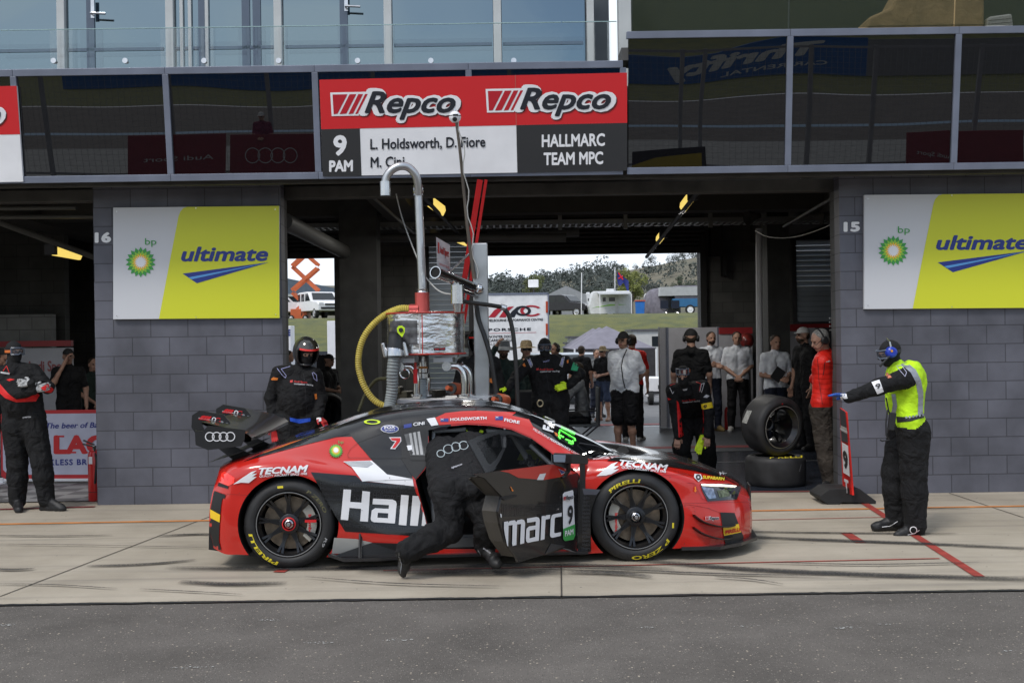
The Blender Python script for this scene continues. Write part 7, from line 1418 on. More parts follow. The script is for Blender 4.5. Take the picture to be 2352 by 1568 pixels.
# ---- man at the far left, arms crossed
Y0 = 12.2; o, j = person('man in black suit with red arm flashes, arms folded, at the left edge', (P(*ca(180, 900), Y0).x, Y0, 0), 1.80, 20, 55, top=suit, legs=suit, gloves=whiteg, head='full', short=False, res=.011, bulk=1.22, belly=.05,
    J=PJ(ca, dict(head=(105,290,Y0), neck=(100,392,Y0), chest=(130,520,Y0), waist=(165,660,Y0), pel=(180,790,Y0), shR=(-10,455,Y0), shL=(240,430,Y0-.02), elR=(60,615,Y0-.12), wrR=(250,565,Y0-.30), elL=(350,545,Y0-.10), wrL=(235,520,Y0-.32), hipR=(110,830,Y0), hipL=(250,830,Y0), knR=(128,1100,Y0), knL=(305,1090,Y0-.05), anR=(130,1375,Y0), anL=(340,1365,Y0-.05), toR=(140,1450,Y0-.2), toL=(462,1438,Y0-.12))), hd={'L': ((-.9, -.1, .1), (0, 1, -.2), .5), 'R': ((.9, -.1, .2), (0, 1, .1), .5)})
d = drape(o, 6); d.poly(pl(ca, (0,520),(60,590),(120,632),(200,622),(275,590),(290,605),(262,650),(120,655),(40,625),(0,590)), sty, 1).poly(pl(ca, (300,548),(350,520),(395,560),(375,585),(330,580)), sty, 1).line(pl(ca, (25,425),(50,390),(70,440)), 1.2, sty, 1).poly(pl(ca, (5,430),(75,438),(70,452),(5,442)), wsn, 1).text('sparco', ca(165, 770), ca(228, 767), 4, wsn, .03, .2, 1, up=(0, -1)).poly(pl(ca, (48,492),(75,482),(110,490),(70,502)), sty, 1).build('trim', o)
# ---- man in the red padded vest
Y0 = 13.1; o, j = person('grey haired man in red padded gilet and headset beside the right pillar', (P(*cv(1420, 900), Y0).x, Y0, 0), 1.82, -55, -75, top=redv, legs=brownp, head='headset', hair=hair_g, short=False, res=.0115, arms='back', bulk=1.28, legk=1.1, headtilt=.35, cloth=.003,
    J=PJ(cv, dict(head=(1352,285,Y0-.05), neck=(1400,385,Y0), chest=(1412,510,Y0), waist=(1405,660,Y0), pel=(1400,800,Y0), shL=(1378,455,Y0-.16), shR=(1480,440,Y0+.12), elL=(1470,640,Y0+.02), wrL=(1510,740,Y0+.15), hipL=(1360,830,Y0-.05), hipR=(1450,830,Y0+.05), knL=(1390,1130,Y0-.05), knR=(1480,1130,Y0+.08), anL=(1440,1440,Y0-.05), anR=(1530,1430,Y0+.1), toL=(1385,1472,Y0-.16), toR=(1500,1465,Y0))))
d = drape(o, 6); dkr = mat('zip_dark', (.05, .01, .01), .6)
d.line(pl(cv, (1335,430),(1345,600),(1372,800)), 1.0, dkr, 1)
for k in range(9): d.line(pl(cv, (1298, 470+k*40),(1400, 478+k*40),(1515, 462+k*40)), .45, mat('quilt_line', (.28, .006, .004), .6), 1)
d.line(pl(cv, (1392,462),(1380,560)), 1.6, dkr, 1).text('AUDI', cv(1400, 460), cv(1432, 455), 2.5, wsn, .03, 0, 1, up=(0, -1)).build('trim', o)
MB().tube([P(*cv(1298, 305), Y0-.14), P(*cv(1325, 318), Y0-.17), P(*cv(1345, 295), Y0-.15), P(*cv(1385, 275), Y0-.12)], .004, 5).build('glasses', black, o)
# ---- people standing in and behind the garage
def stand(lab, px, Y, top_px, yaw, **kw):
    hz_ = HY(px); h_ = CAMZ+(hz_-top_px)/FPX*Y; kw.setdefault('res', .016); kw.setdefault('fine', Y < 19); return person(lab, (X(px, Y)+(-.0), Y, 0), h_, yaw, **kw)
def HYs(px): return HY(px)
stand('big man in white polo, black shorts, cap and headset standing mid garage', cn(1250, 0)[0], 17.0, cn(0, 205)[1], -32, top=polo, legs=blackp, shorts=True, head='cap_headset', arms='back', bulk=1.22, belly=.04, res=.013, skin=skinm, shoes=shoeb, cloth=.003)
stand('person in red cap and dark red top behind the big man in white polo', cn(1330, 0)[0], 19.5, cn(0, 225)[1], 165, top=redsuit, legs=blackp, shoes=shoew, head='hair', arms='down')
stand('man in straw hat, sunglasses, black tee and denim shorts looking at his phone', cn(1030, 0)[0], 24.4, cn(0, 355)[1], -35, top=tee, legs=blueshort, shorts=True, head='hat', arms='tablet', shoes=skin2, bulk=1.05)
stand('man in grey raising a hand to his chin behind the straw hat man', cn(955, 0)[0], 25.6, cn(0, 380)[1], 20, top=greyt, legs=jeans, head='hair', arms=('face', 'down'))
stand('short haired man in black printed tee seen from behind, left of the straw hat man', cn(800, 0)[0], 24.6, cn(0, 345)[1], 150, top=tee, legs=blackp, head='hair', arms='down', bulk=1.08)
stand('man in a broad straw hat holding up a phone behind the goggled man', cn(222, 0)[0], 16.2, cn(0, 300)[1], 5, top=teal, legs=blackp, short=False, head='hat', arms='phone', bulk=1.08)
stand('man with headset peering out from behind the goggled man', cn(535, 0)[0], 21.5, cn(0, 320)[1], -50, top=tee, legs=blackp, head='headset', arms='down')
stand('man in dark hoodie and bucket hat holding one arm up with a phone', cd(1020, 0)[0], 15.4, cd(0, 420)[1], 5, top=teal, legs=blackp, short=False, head='bucket', beard=True, arms=('down', 'up'), skin=skin2, bulk=1.05)
Y0 = 13.4; o, _ = stand('helmeted refueller mostly hidden behind the steel gantry post', cd(655, 0)[0], Y0, cd(0, 300)[1], 0, top=suit, legs=suit, gloves=redg, short=False, head='helmet', arms='front', bulk=1.12, res=.013)
d = drape(o, 6); d.line(pl(cd, (425,790),(450,850),(468,820),(420,720)), 1, wsn, 1).poly(pl(cd, (768,780),(795,710),(830,760),(795,830)), pv, 1).poly(pl(cd, (762,958),(855,960),(865,1032),(765,992)), opn, 1).build('trim', o)
stand('man in black tee and headset with back turned behind the croucher', cv(300, 0)[0], 16.6, cv(0, 195)[1], 170, top=tee, legs=blackp, head='cap_headset', arms='down', bulk=1.05)
stand('bearded man in white polo with folded arms and jeans standing by the partition', cv(462, 0)[0], 21.2, cv(0, 212)[1], 10, top=polo, legs=jeans, beard=True, arms='crossed', shoes=mat('boot_tan', (.2, .14, .05), .6))
stand('curly haired man in white polo with hands clasped before him', cv(675, 0)[0], 21.0, cv(0, 212)[1], -5, top=polo, legs=blackp, arms='front', shoes=shoew, bulk=1.05)
o, _ = stand('man in a white shirt with lanyard holding a dark tablet, above the stacked tyres', cv(985, 0)[0], 18.0, cv(0, 240)[1], 12, top=polo, legs=jeans, arms='tablet', bulk=1.05)
MB().box(P(*cv(1010, 560), 17.68), (.16, .02, .20), Matrix.Rotation(R(35), 3, 'Y')).build('tablet', black, None); tag(bpy.data.objects['tablet'], 'dark tablet held by the man in white shirt above the tyres', 'tablet')
stand('bearded man in white cap and black tee with a green lanyard, turned to the left', cv(1225, 0)[0], 17.4, cv(0, 175)[1], -70, top=tee, legs=blackp, head='white_cap', beard=True, arms='down', bulk=1.05)
stand('boy in black tee and cap shielding his eyes behind the beer banner', ca(500, 0)[0], 16.8, ca(0, 262)[1], 25, top=tee, legs=blackp, head='cap', arms=('down', 'face'), bulk=.98)
stand('man in cap cut by the left edge of the picture', ca(8, 0)[0], 15.5, ca(0, 262)[1], 0, top=tee, legs=blackp, head='cap', arms='down')
stand('person in dark top standing right behind the boy, partly hidden by the pillar', ca(680, 0)[0], 17.6, ca(0, 330)[1], 40, top=teal, legs=blackp, head='hair', arms='front')
stand('cameraman in a dark cap standing beside the black monitor', cl(720, 0)[0], 18.5, cl(0, 412)[1], 60, top=tee, legs=blackp, head='cap', arms='tablet', skin=skin2)
stand('brown haired person half hidden behind the helmeted refueller', cl(318, 0)[0], 21, cl(0, 375)[1], 90, top=greyt, legs=jeans, head='hair', arms='down')
# seated man and folding chair
Ys = 17.8; sx0 = X(cn(770, 0)[0], Ys); c0 = V((sx0, Ys, 0))
person('man in a grey top sitting in a folding chair with his hand to his mouth', c0, 1.78, -75, top=greyt, legs=blackp, short=False, head='hair', beard=True, res=.016, arms=('face', 'front'), J={k: c0+V(v) for k, v in dict(pel=(.08, 0, .52), waist=(.07, 0, .68), chest=(.02, 0, .90), neck=(.0, 0, 1.08), head=(-.04, 0, 1.24), shL=(0, -.18, 1.03), shR=(0, .18, 1.03), elL=(-.2, -.2, .82), elR=(-.18, .2, .80), wrL=(-.14, -.08, 1.10), wrR=(-.36, .08, .70), hipL=(.06, -.09, .50), hipR=(.06, .09, .50), knL=(-.38, -.13, .52), knR=(-.38, .13, .52), anL=(-.40, -.13, .09), anR=(-.36, .13, .09)).items()})
e = empty('folding_chair', c0+V((.1, 0, 0)), 'grey folding chair the seated man leans back in', 'chair'); fc = mat('chair_grey', (.10, .11, .12), .8); MB().bb(sx0-.22, sx0+.3, Ys-.26, Ys+.26, .40, .43).build('seat', fc, e); MB().bb(sx0+.27, sx0+.30, Ys-.26, Ys+.26, .45, .98).build('backrest', fc, e)
for y_ in (-.27, .27):
    MB().tube([c0+V((.3, y_, 1.0)), c0+V((.28, y_, .42)), c0+V((-.22, y_, 0.01))], .013, 8).build('leg', darkgrey, e, smooth=1); MB().tube([c0+V((.32, y_, 0.01)), c0+V((-.2, y_, .42)), c0+V((-.22, y_, .62)), c0+V((.25, y_, .64))], .013, 8).build('leg', darkgrey, e, smooth=1)
# person on the pit wall mirrored in the glass
q = RF(-5.15)(598, 290); person('person in maroon tabard standing on the pit wall across the lane, mirrored in the glass', (q.x, -5.15, .9), 1.7, 180, top=maroon, legs=blackp, head='white_cap', arms='tablet', res=.02, fine=False)
bm_ = bpy.data.objects.get('person.004')
Y0 = 17.0; MB().tube([P(*cn(1278, 385), Y0-.10), P(*cn(1240, 470), Y0-.20), P(*cn(1222, 560), Y0-.24), P(*cn(1240, 700), Y0-.24), P(*cn(1262, 790), Y0-.2)], .009, 6).build('radio_cable', black, [o for o in bpy.data.objects if str(o.get('label', '')).startswith('big man')][0], smooth=1)
# ================================================================ refuelling rig and small things in the lane
cg = lambda x, y: (784+x*.39583, 343+y*.39583)
YR = 11.55; rig = empty('refuelling_rig', P(*cg(580, 1400), YR).xy.to_3d(), 'foil wrapped fuel tank rig with steel pipes and ribbed hoses behind the car', 'fuel rig')
p_ = lambda x, y, dy=0.: P(*cg(x, y), YR+dy)
foil = mat('foil_wrap', (.72, .72, .72), .20, .95, var=.12, vs=6, bump=.5, bs=6, bd=.03, stretch=(1, 1, 2.6)); chr_ = mat('polished_steel', (.74, .74, .73), .14, 1, var=.06, vs=9)
rtrim = mat('trim_red', (.45, .03, .02), .5); anod = mat('anodised_red', (.55, .10, .09), .3, .5)
tc_ = p_(492, 1070); tr_ = (p_(716, 1070).x-p_(268, 1070).x)/2; zt0, zt1 = p_(492, 1186).z, p_(492, 952).z
prof = [(0, zt0-tc_.z), (tr_, zt0-tc_.z)]+[(tr_*(1+.006*math.sin(k*1.9)), zt0-tc_.z+(zt1-zt0)*k/14) for k in range(1, 14)]+[(tr_, zt1-tc_.z), (tr_*.93, zt1-tc_.z+.012), (0, zt1-tc_.z+.02)]
tank = MB().lathe(prof, tc_, (0, 0, 1), 56).build('fuel_tank', foil, rig, smooth=1, ang=60)
for z_2 in (zt0, zt1): MB().tube([V((tc_.x+math.cos(a)*(tr_+.006), tc_.y+math.sin(a)*(tr_+.006), z_2)) for a in [R(10*k) for k in range(36)]], .009, 6, closed=True).build('trim_ring', rtrim, tank, smooth=1)
d = Decal(caster(bvh_of([tank]), .003), 6)
d.poly(pl(cg, (283,995),(440,992),(442,1132),(283,1136)), mat('vent_black', (.015, .015, .017), .12, var=.6, vs=9, dark=(.15, .15, .16)), 1).line(pl(cg, (468,955),(472,1185)), 2.2, rtrim, 1).line(pl(cg, (452,958),(456,1180)), 3.2, mat('seam_tape', (.5, .5, .5), .5), 1).poly(pl(cg, (536,1152),(602,1148),(602,1166),(536,1168)), black, 2).text('FUEL SAFE', cg(541, 1164), cg(598, 1160), 3, sred, .03, 0, 3, up=(0, -1)).build('tank_trim', tank)
def rp(name, pts, r, m=chr_, n=14, sm=24): return MB().tube(curve(pts, sm) if len(pts) > 2 else [V(q) for q in pts], r, n).build(name, m, rig, smooth=1)
MB().lathe([(0, 0), (.075, 0), (.075, .02), (.072, .02), (.072, .20), (.0, .20)], p_(470, 948), (0, 0, 1), 24).build('filler_neck', anod, rig, smooth=1)
MB().lathe([(.045, 0), (.045, .09), (0, .09)], p_(447, 924, -.03), (-1, 0, 0), 16).build('inlet', anod, rig, smooth=1)
rp('vent_pipe', [p_(472, 860), p_(447, 262)], .042, mat('dull_pipe', (.55, .56, .57), .32, .9))
A = [p_(447, 262, -.02), p_(444, 200, -.05), p_(425, 140, -.08), p_(385, 103, -.1), p_(340, 98, -.12), p_(295, 118, -.12), p_(262, 160, -.12), p_(254, 200, -.12)]
rp('vent_bend', A, .040, MATS['dull_pipe']); MB().lathe([(.042, 0), (.056, 0), (.056, -.14), (.046, -.14)], p_(254, 188, -.12), (0, 0, 1), 20).build('vent_cap', steel, rig, smooth=1)
for x, y in ((446, 240), (469, 840)):
    q = p_(x, y); MB().lathe([(.03, -.05), (.055, -.05), (.05, -.03), (.058, -.015), (.058, .015), (.05, .03), (.055, .05), (.03, .05)], q, (0, 0, 1), 18).build('pipe_clamp', steel, rig, smooth=1)
def hose(name, pts, r, m, pitch=.022, par=rig, amp=.10):
    c = curve(pts, 90); L_ = sum((b-a).length for a, b in zip(c[:-1], c[1:])); n = int(L_/pitch*4); c = curve([tuple(q) for q in c[::6]]+[tuple(c[-1])], n)
    return MB().tube(c, [r*(1+amp*math.sin(i*math.pi/2)) for i in range(n)], 12).build(name, m, par, smooth=1, )
hyl = mat('hose_yellow', (.50, .40, .075), .5, var=.15, vs=12); hgr = mat('hose_grey', (.21, .235, .235), .45, var=.12, vs=12)
hose('yellow_hose', [p_(405, 922), p_(340, 922), p_(270, 950), p_(190, 1010), p_(130, 1090), p_(103, 1180), p_(100, 1260), p_(120, 1340), p_(160, 1420), p_(215, 1472), p_(290, 1494), p_(425, 1494)], .031, hyl)
hose('grey_hose', [p_(305, 1205, -.42), p_(297, 1290, -.42), p_(296, 1380, -.40), p_(285, 1460, -.40), p_(262, 1560, -.5)], .056, hgr, .03, amp=.05)
MB().lathe([(.06, -.10), (.078, -.09), (.078, .06), (.07, .075), (.07, .11), (.055, .12), (0, .12)], p_(312, 1130, -.42), (0.02, 0, 1), 24).build('dry_break_coupling', mat('coupling_black', (.02, .02, .022), .35), rig, smooth=1)
MB().lathe([(.05, -.04), (.085, -.03), (.08, .04), (.075, .05)], p_(310, 1178, -.42), (0, 0, 1), 20).build('coupling_collar', steel, rig, smooth=1)
for x, y in ((250, 1165), (368, 1160)): MB().lathe([(.018, -.07), (.026, -.06), (.026, .06), (.018, .07)], p_(x, y, -.42), (-.2, 0, 1), 12).build('coupling_handle', steel, rig, smooth=1)
MB().prism([p_(x, y, -.52) for x, y in ((322,1038),(332,1024),(352,1022),(368,1035),(368,1060),(352,1090),(342,1078),(326,1062))], (0, .006, 0)).build('tag', mat('tag_neon', (.62, .90, .02), .5), rig); MB().lathe([(0, 0), (.022, 0)], p_(346, 1048, -.53), (0, -1, 0), 14).build('tag_hole', black, rig)
# frame of the trolley
zt2 = p_(600, 1440).z; x0, x1 = p_(318, 0).x, p_(838, 0).x
al = mat('alu_plate', (.42, .43, .45), .35, .7); MB().bb(x0, x1, YR-.30, YR+.45, zt2-.04, zt2).build('deck', al, rig, bevel=.004); MB().bb(x0+.02, x1-.05, YR-.26, YR+.42, .18, zt2-.042).build('cabinet', mat('cabinet_navy', (.012, .014, .02), .35), rig, bevel=.01)
MB().lathe([(0, 0), (.03, 0), (.03, .01)], p_(810, 1462, -.32), (0, -1, 0), 16).build('cabinet_lock', steel, rig)
for xx in (x0+.1, x1-.1):
    for yy in (YR-.18, YR+.34): MB().lathe([(0, -.025), (.085, -.025), (.085, .025), (0, .025)], (xx, yy, .085), (0, 1, 0), 18).build('castor', rubber, rig, smooth=1); MB().bb(xx-.03, xx+.03, yy-.035, yy+.035, .12, .18).build('castor_fork', steel, rig)
for a, b in ((328, 420), (526, 635)): MB().bb(p_(a, 0).x, p_(b, 0).x, YR-.25, YR+.25, p_(0, 1243).z, p_(0, 1213).z).build('load_beam', al, rig, bevel=.004)
MB().bb(p_(575, 0).x, p_(660, 0).x, YR-.2, YR+.2, p_(0, 1213).z, p_(0, 1192).z).build('tank_support', al, rig); MB().bb(p_(345, 0).x, p_(420, 0).x, YR-.2, YR+.2, p_(0, 1213).z, p_(0, 1192).z).build('tank_support', al, rig)
for xs, dy in ((710, -.2), (748, .1), (436, -.2), (498, .1)):
    s_ = 1 if xs > 600 else .9; rp('support_tube', [p_(xs-75*s_, 1258, dy), p_(xs-35*s_, 1262, dy), p_(xs-8, 1290, dy), p_(xs, 1330, dy), p_(xs, 1420, dy)], .032); MB().lathe([(.032, 0), (.06, 0), (.06, .02), (.032, .02)], p_(xs, 1432, dy), (0, 0, 1), 18).build('flange', steel, rig, smooth=1)
MB().lathe([(0, 0), (.045, 0), (.045, .04), (0, .04)], p_(612, 1258, -.27), (0, -1, 0), 20).build('load_cell', steel, rig, smooth=1); MB().lathe([(0, 0), (.045, 0), (.045, .04), (0, .04)], p_(340, 1262, -.27), (0, -1, 0), 20).build('load_cell', steel, rig, smooth=1)
MB().tube([p_(367+26*math.cos(a), 1302+26*math.sin(a), -.25) for a in [R(20*k) for k in range(18)]], .010, 8, closed=True).build('ring_clamp', chr_, rig, smooth=1)
rp('drop_pipe', [p_(474, 1200), p_(474, 1262)], .042, steel); MB().lathe([(.044, -.02), (.048, 0), (.044, .02)], p_(474, 1270), (0, 0, 1), 18).build('orange_collar', mat('collar_orange', (.55, .22, .04), .4), rig, smooth=1); MB().lathe([(.04, -.05), (.06, -.045), (.06, .0), (.05, .01), (.05, .05)], p_(474, 1300), (0, 0, 1), 20).build('cam_coupling', steel, rig, smooth=1)
hose('clear_hose', [p_(474, 1320), p_(476, 1380), p_(478, 1440)], .036, mat('hose_clear', (.36, .40, .42), .25, .1), .02); rp('outlet_pipe', [p_(480, 1440, -.02), p_(482, 1500, -.02)], .04, steel); MB().lathe([(.036, -.1), (.05, -.09), (.05, -.02), (.036, 0)], p_(470, 1494), (1, 0, 0), 16).build('hose_clamp', mat('clamp_violet', (.2, .12, .35), .3, .8), rig, smooth=1)
rp('lever', [p_(430, 1235, -.25), p_(430, 1340, -.25)], .012, rtrim); MB().lathe([(.0, -.07), (.02, -.07), (.022, .07), (0, .07)], p_(430, 1315, -.26), (0, 0, 1), 12).build('lever_grip', sred, rig, smooth=1)
# gantry post, arm, can
px_ = p_(795, 0).x; MB().bb(px_-.075, px_+.075, YR+.05, YR+.20, zt2, p_(795, 540).z).build('gantry_post', mat('galvanised', (.46, .47, .48), .30, .85, var=.15, vs=3), rig, bevel=.012)
MB().bb(px_-.13, px_+.13, YR, YR+.25, zt2, zt2+.015).build('post_foot', steel, rig)
a_, b_ = p_(795, 812, .05), p_(545, 713, -.75); dr = (b_-a_).normalized()
MB().lathe([(.050, 0), (.050, (b_-a_).length), (.058, (b_-a_).length), (.058, (b_-a_).length-.02)], a_, dr, 24).build('gantry_arm', chr_, rig, smooth=1, ang=50); MB().lathe([(.0, 0), (.044, 0)], a_+dr*((b_-a_).length-.01), dr, 20).build('arm_bore', cav, rig)
MB().lathe([(0, -.05), (.04, -.035), (.052, 0), (.04, .035), (0, .05)], p_(797, 808, -.02), (1, 0, 0), 16).build('arm_knuckle', chr_, rig, smooth=1)
rp('arm_stay', [p_(590, 735, -.6), p_(640, 760, -.5), p_(668, 792, -.45)], .022); rp('arm_stay', [p_(700, 815, -.4), p_(785, 850, 0)], .022)
MB().lathe([(0, .0), (.022, 0), (.022, -.02), (.062, -.02), (.064, -.2), (.04, -.205), (.035, -.28), (0, -.28)], p_(672, 775, -.45), (0, 0, 1), 24).build('deadman_valve', steel, rig, smooth=1)
hb_ = mat('hose_black', (.02, .02, .02), .35, var=.1)
rp('black_hose', [p_(690, 880, -.42), p_(760, 890, -.3), p_(850, 902, -.2), p_(935, 915, -.1)], .021, hb_); rp('black_hose', [p_(935, 915, -.1), p_(965, 950, -.1), p_(990, 1030, -.1), p_(1008, 1180, -.1), p_(1018, 1330, -.1), p_(1024, 1490, -.1)], .022, hb_)
rp('black_hose', [p_(783, 900, -.05), p_(795, 980, -.05), p_(830, 1080, -.08), p_(865, 1200, -.1), p_(885, 1320, -.1), p_(900, 1420, -.1)], .024, hb_)
MB().lathe([(0, -.04), (.03, -.03), (.03, .03), (0, .04)], p_(940, 918, -.1), (1, 0, -.3), 12).build('hose_elbow', steel, rig, smooth=1)
rp('earth_cable', [p_(318, 258, 1), p_(345, 370, 1), p_(385, 490, .8), p_(440, 630, .6), p_(480, 730, .1), p_(540, 800, .0), p_(590, 832, -.2), p_(645, 842, -.4)], .007, mat('cable_white', (.45, .45, .43), .5))
for x, y, c in ((660, 1388, 'left'), (925, 1452, 'right')):
    g = empty('wheel_gun', p_(x, y, .0), 'orange and black air wheel gun lying %s' % ('on the rig deck' if c == 'left' else 'at the right end of the rig'), 'wheel gun', 'air wheel guns on the rig'); MB().lathe([(0, -.10), (.055, -.10), (.062, -.04), (.062, .04), (.05, .08), (.03, .10), (.022, .14), (0, .14)], p_(x, y, -.1), (-.5, -.8, .1), 20).build('motor', mat('gun_orange', (.45, .10, .04), .4), g, smooth=1); MB().lathe([(.03, 0), (.052, 0), (.056, .03), (.03, .03)], p_(x-14, y, -.2), (-.5, -.8, .1), 18).build('socket', mat('gun_dark', (.06, .06, .06), .3, .8), g, smooth=1)
    MB().tube([p_(x+8, y, -.04), p_(x+22, y+42, .0)], .022, 10).build('grip', black, g, smooth=1)
for x, y in ((325, 1395), (375, 1420), (560, 1415), (520, 1422)): MB().box(p_(x, y, .15), (.14, .1, .07), Matrix.Rotation(x, 3, 'Z')).build('fitting', mat('fitting_dark', (.05, .045, .03), .4, .5), rig, bevel=.012)
hose('air_hose', [p_(100, 1520, .9), p_(140, 1420, .9), p_(190, 1350, .8), p_(265, 1328, .4)], .018, mat('hose_olive', (.06, .06, .03), .6), .03)
# small tilted sign on the gantry
sg_ = empty('team_placard', p_(590, 700, -.1), 'small tilted white placard with red lettering fixed above the gantry arm', 'sign'); q4 = [p_(550, 508, -.35), p_(630, 555, .25), p_(632, 722, .25), p_(555, 682, -.35)]; MB().prism(q4, (0, .012, 0)).build('panel', mat('placard', (.50, .50, .53), .35), sg_)
nn = (q4[1]-q4[0]).cross(q4[3]-q4[0]).normalized(); d = Decal(planar(q4[0], nn)); d.poly(pl(cg, (560,537),(569,543),(570,605),(561,600)), rs, 1).text('Audi Sport', cg(574, 600), cg(624, 625), 17, rs, .04, 0, 1, up=(0, -1)).text('customer racing', cg(568, 668), cg(626, 694), 7, rs, .0, 0, 1, up=(0, -1)).build('lettering', sg_)
MB().tube([p_(632, 705, .2), p_(745, 605, .1)], .012, 8).build('stay', steel, sg_)
# boom pole with camera
bp_ = empty('camera_pole', p_(775, 760, .0), 'tall thin pole topped by a white ball camera in front of the name board', 'camera pole'); bc = curve([p_(772, 750, .02), p_(757, 640, .0), p_(735, 470, -.05), p_(712, 250, -.1), P(1057, 350, YR-.2), P(1048, 280, YR-.25)], 20)
MB().tube(bc, [.022-.008*i/19 for i in range(20)], 10).build('pole', mat('pole_bronze', (.16, .14, .12), .35, .6), bp_, smooth=1); MB().tube([q+V((.03+.02*math.sin(i*1.3), -.01, 0)) for i, q in enumerate(bc)], .006, 6).build('cable', MATS['cable_white'], bp_, smooth=1)
c_b = P(1045, 269, YR-.26); ball = MB().lathe([(0, -.058), (.03, -.052), (.052, -.028), (.060, 0), (.052, .03), (.03, .05), (0, .056)], c_b, (0, 0, 1), 24).build('camera_ball', white, bp_, smooth=1); MB().lathe([(0, .0), (.02, 0), (.024, -.012), (.0, -.012)], c_b+V((0, -.055, -.035)), (0, -1, -.5), 14).build('lens', black, ball, smooth=1)
MB().lathe([(.061, -.004), (.063, 0), (.061, .004)], c_b+V((0, 0, .006)), (0, 0, 1), 24).build('seam_ring', black, ball); MB().box(c_b+V((.008, -.057, .008)), (.05, .01, .018)).build('display', black, ball); MB().tube([c_b+V((0, 0, .055)), c_b+V((.0, 0, .085))], .008, 6).build('eye_bolt', steel, ball)
# red straps
for (a0, a1, w, lab) in (((805, 176), (684, 950), .058, 'wide red strap slanting from the fascia down behind the fuel tank'), ((840, 176), (712, 1010), .03, 'narrow red strap right of the wide one')):
    A_ = p_(a0[0], a0[1], .25); B_ = p_(a1[0], a1[1], .75); dd_ = (B_-A_).normalized(); ww = dd_.cross(V((0, 1, 0))).normalized()*w/2; tag(MB().prism([A_-ww, A_+ww, B_+ww, B_-ww], (0, .004, 0)).build('tension_strap', mat('strap_red', (.50, .012, .015), .5)), lab, 'strap', 'red straps hanging from the fascia')
# ---- stacked tyres
bx = X(1777, 13.4); lo = empty('spare_wheel', (bx, 13.4, 0), 'black slick racing tyre lying flat on the garage threshold under another tyre', 'tyre', 'pair of stacked slick tyres'); WT = .335
ty = MB().lathe(tyre_prof(WT), (bx, 13.4, WT/2+.006), (0, 0, 1), 64).build('tyre', tyrem, lo, smooth=1, ang=50); build_wheel(None, V((bx, 13.4, WT+.004)), (0, 0, 1), sub=lo, w=WT, nuts=False)[1]
bpy.data.objects.remove([c for c in lo.children if c.name.startswith('tyre')][-1])
d = Decal(caster(bvh_of([ty]), .0015), 5); d.text('PIRELLI', (1768, 1052.6), (1842, 1050.5), 5, yel_t, .03, 0, 1, up=(0, -1)).line([(1840, 1066), (1836, 1082)], 1.2, mat('tyre_faint2', (.2, .2, .2), .6), 1); d.build('tyre_lettering', lo)
axu = V((.47, -.87, -.10)).normalized(); cu_ = V((X(1771, 13.42), 13.42, WT+.345+.012)); up_ = empty('spare_wheel', cu_-V((0, 0, .35)), 'upright slick racing tyre with grey label standing on top of the flat tyre', 'tyre', 'pair of stacked slick tyres')
wh, ty2, rm2, *_ = build_wheel(None, cu_-axu*WT/2, -axu, sub=up_, w=WT, nuts=False, rot=8)
MB().lathe([(.243, WT/2-.004), (.2465, WT/2+.004), (.238, WT/2+.005)], cu_, axu, 60).build('rim_edge', mat('rim_edge_pale', (.38, .37, .34), .35, .6), up_, smooth=1); MB().lathe([(.05, -WT/2+.10), (.075, -WT/2+.10), (.08, -WT/2+.06)], cu_, axu, 30).build('hub_face', steel, up_, smooth=1)
d = Decal(caster(bvh_of([ty2]), .0015), 5); d.poly(pl(cv, (758,852),(798,856),(755,960),(716,950)), mat('label_grey', (.40, .40, .37), .6, var=.2, vs=60), 1).poly(pl(cv, (1105,835),(1118,832),(1135,850),(1120,862)), mat('mark_orange', (.6, .1, .03), .6), 1).poly(pl(cv, (1130,865),(1142,865),(1152,878),(1142,882)), yel_t, 1).disc(cv(1046, 800), 1.6, sred, 1)
for k in range(5): d.line(pl(cv, (768+k*5-k*2, 862+k*14),(784-k*2, 866+k*14)), .7, darkgrey, 2)
d.build('tyre_lettering', up_)
# ---- pit board on rubber base
pb = empty('pit_marker_board', G(*ch(250, 1080)), 'red upright pit marker board showing 9 on a black rubber foot', 'marker board'); pA, pB = 12.05, 11.65
qs = [P(*ch(209, 550), pA), P(*ch(243, 575), pB), P(*ch(282, 1056), pB), P(*ch(228, 1032), pA)]; bn = (qs[1]-qs[0]).cross(qs[3]-qs[0]).normalized(); MB().prism(qs, bn*.02 if bn.dot(CAM-qs[0]) < 0 else -bn*.02).build('board', red, pb)
d = Decal(planar(qs[0], bn)); d.poly(pl(ch, (209,550),(243,575),(258,752),(219,742)), darkgrey, 1).poly(pl(ch, (222,748),(258,770),(268,948),(230,925)), white, 1).poly(pl(ch, (215,650),(250,668),(254,702),(218,682)), mat('label_grey', (.4, .4, .37), .6), 2)
d.text('9', ch(234, 890), ch(256, 903), 38, black, .06, 0, 2, up=(-.06, -1)).text('T', ch(240, 1035), ch(262, 1045), 30, white, .05, 0, 1, up=(-.06, -1)).text('Hallmarc', ch(213, 676), ch(254, 694), 5, white, .02, 0, 3, up=(0, -1)).build('graphics', pb)
gz_ = G(*ch(250, 1112)).y; prof2 = pl(ch, (94,1062),(150,1022),(190,1018),(330,1022),(422,1090),(420,1115),(385,1116),(345,1102),(225,1100),(205,1114),(150,1118),(98,1080))
MB().prism([P(a, b, gz_) for a, b in prof2], (0, .42, 0)).build('rubber_foot', rubber, pb, bevel=.012)
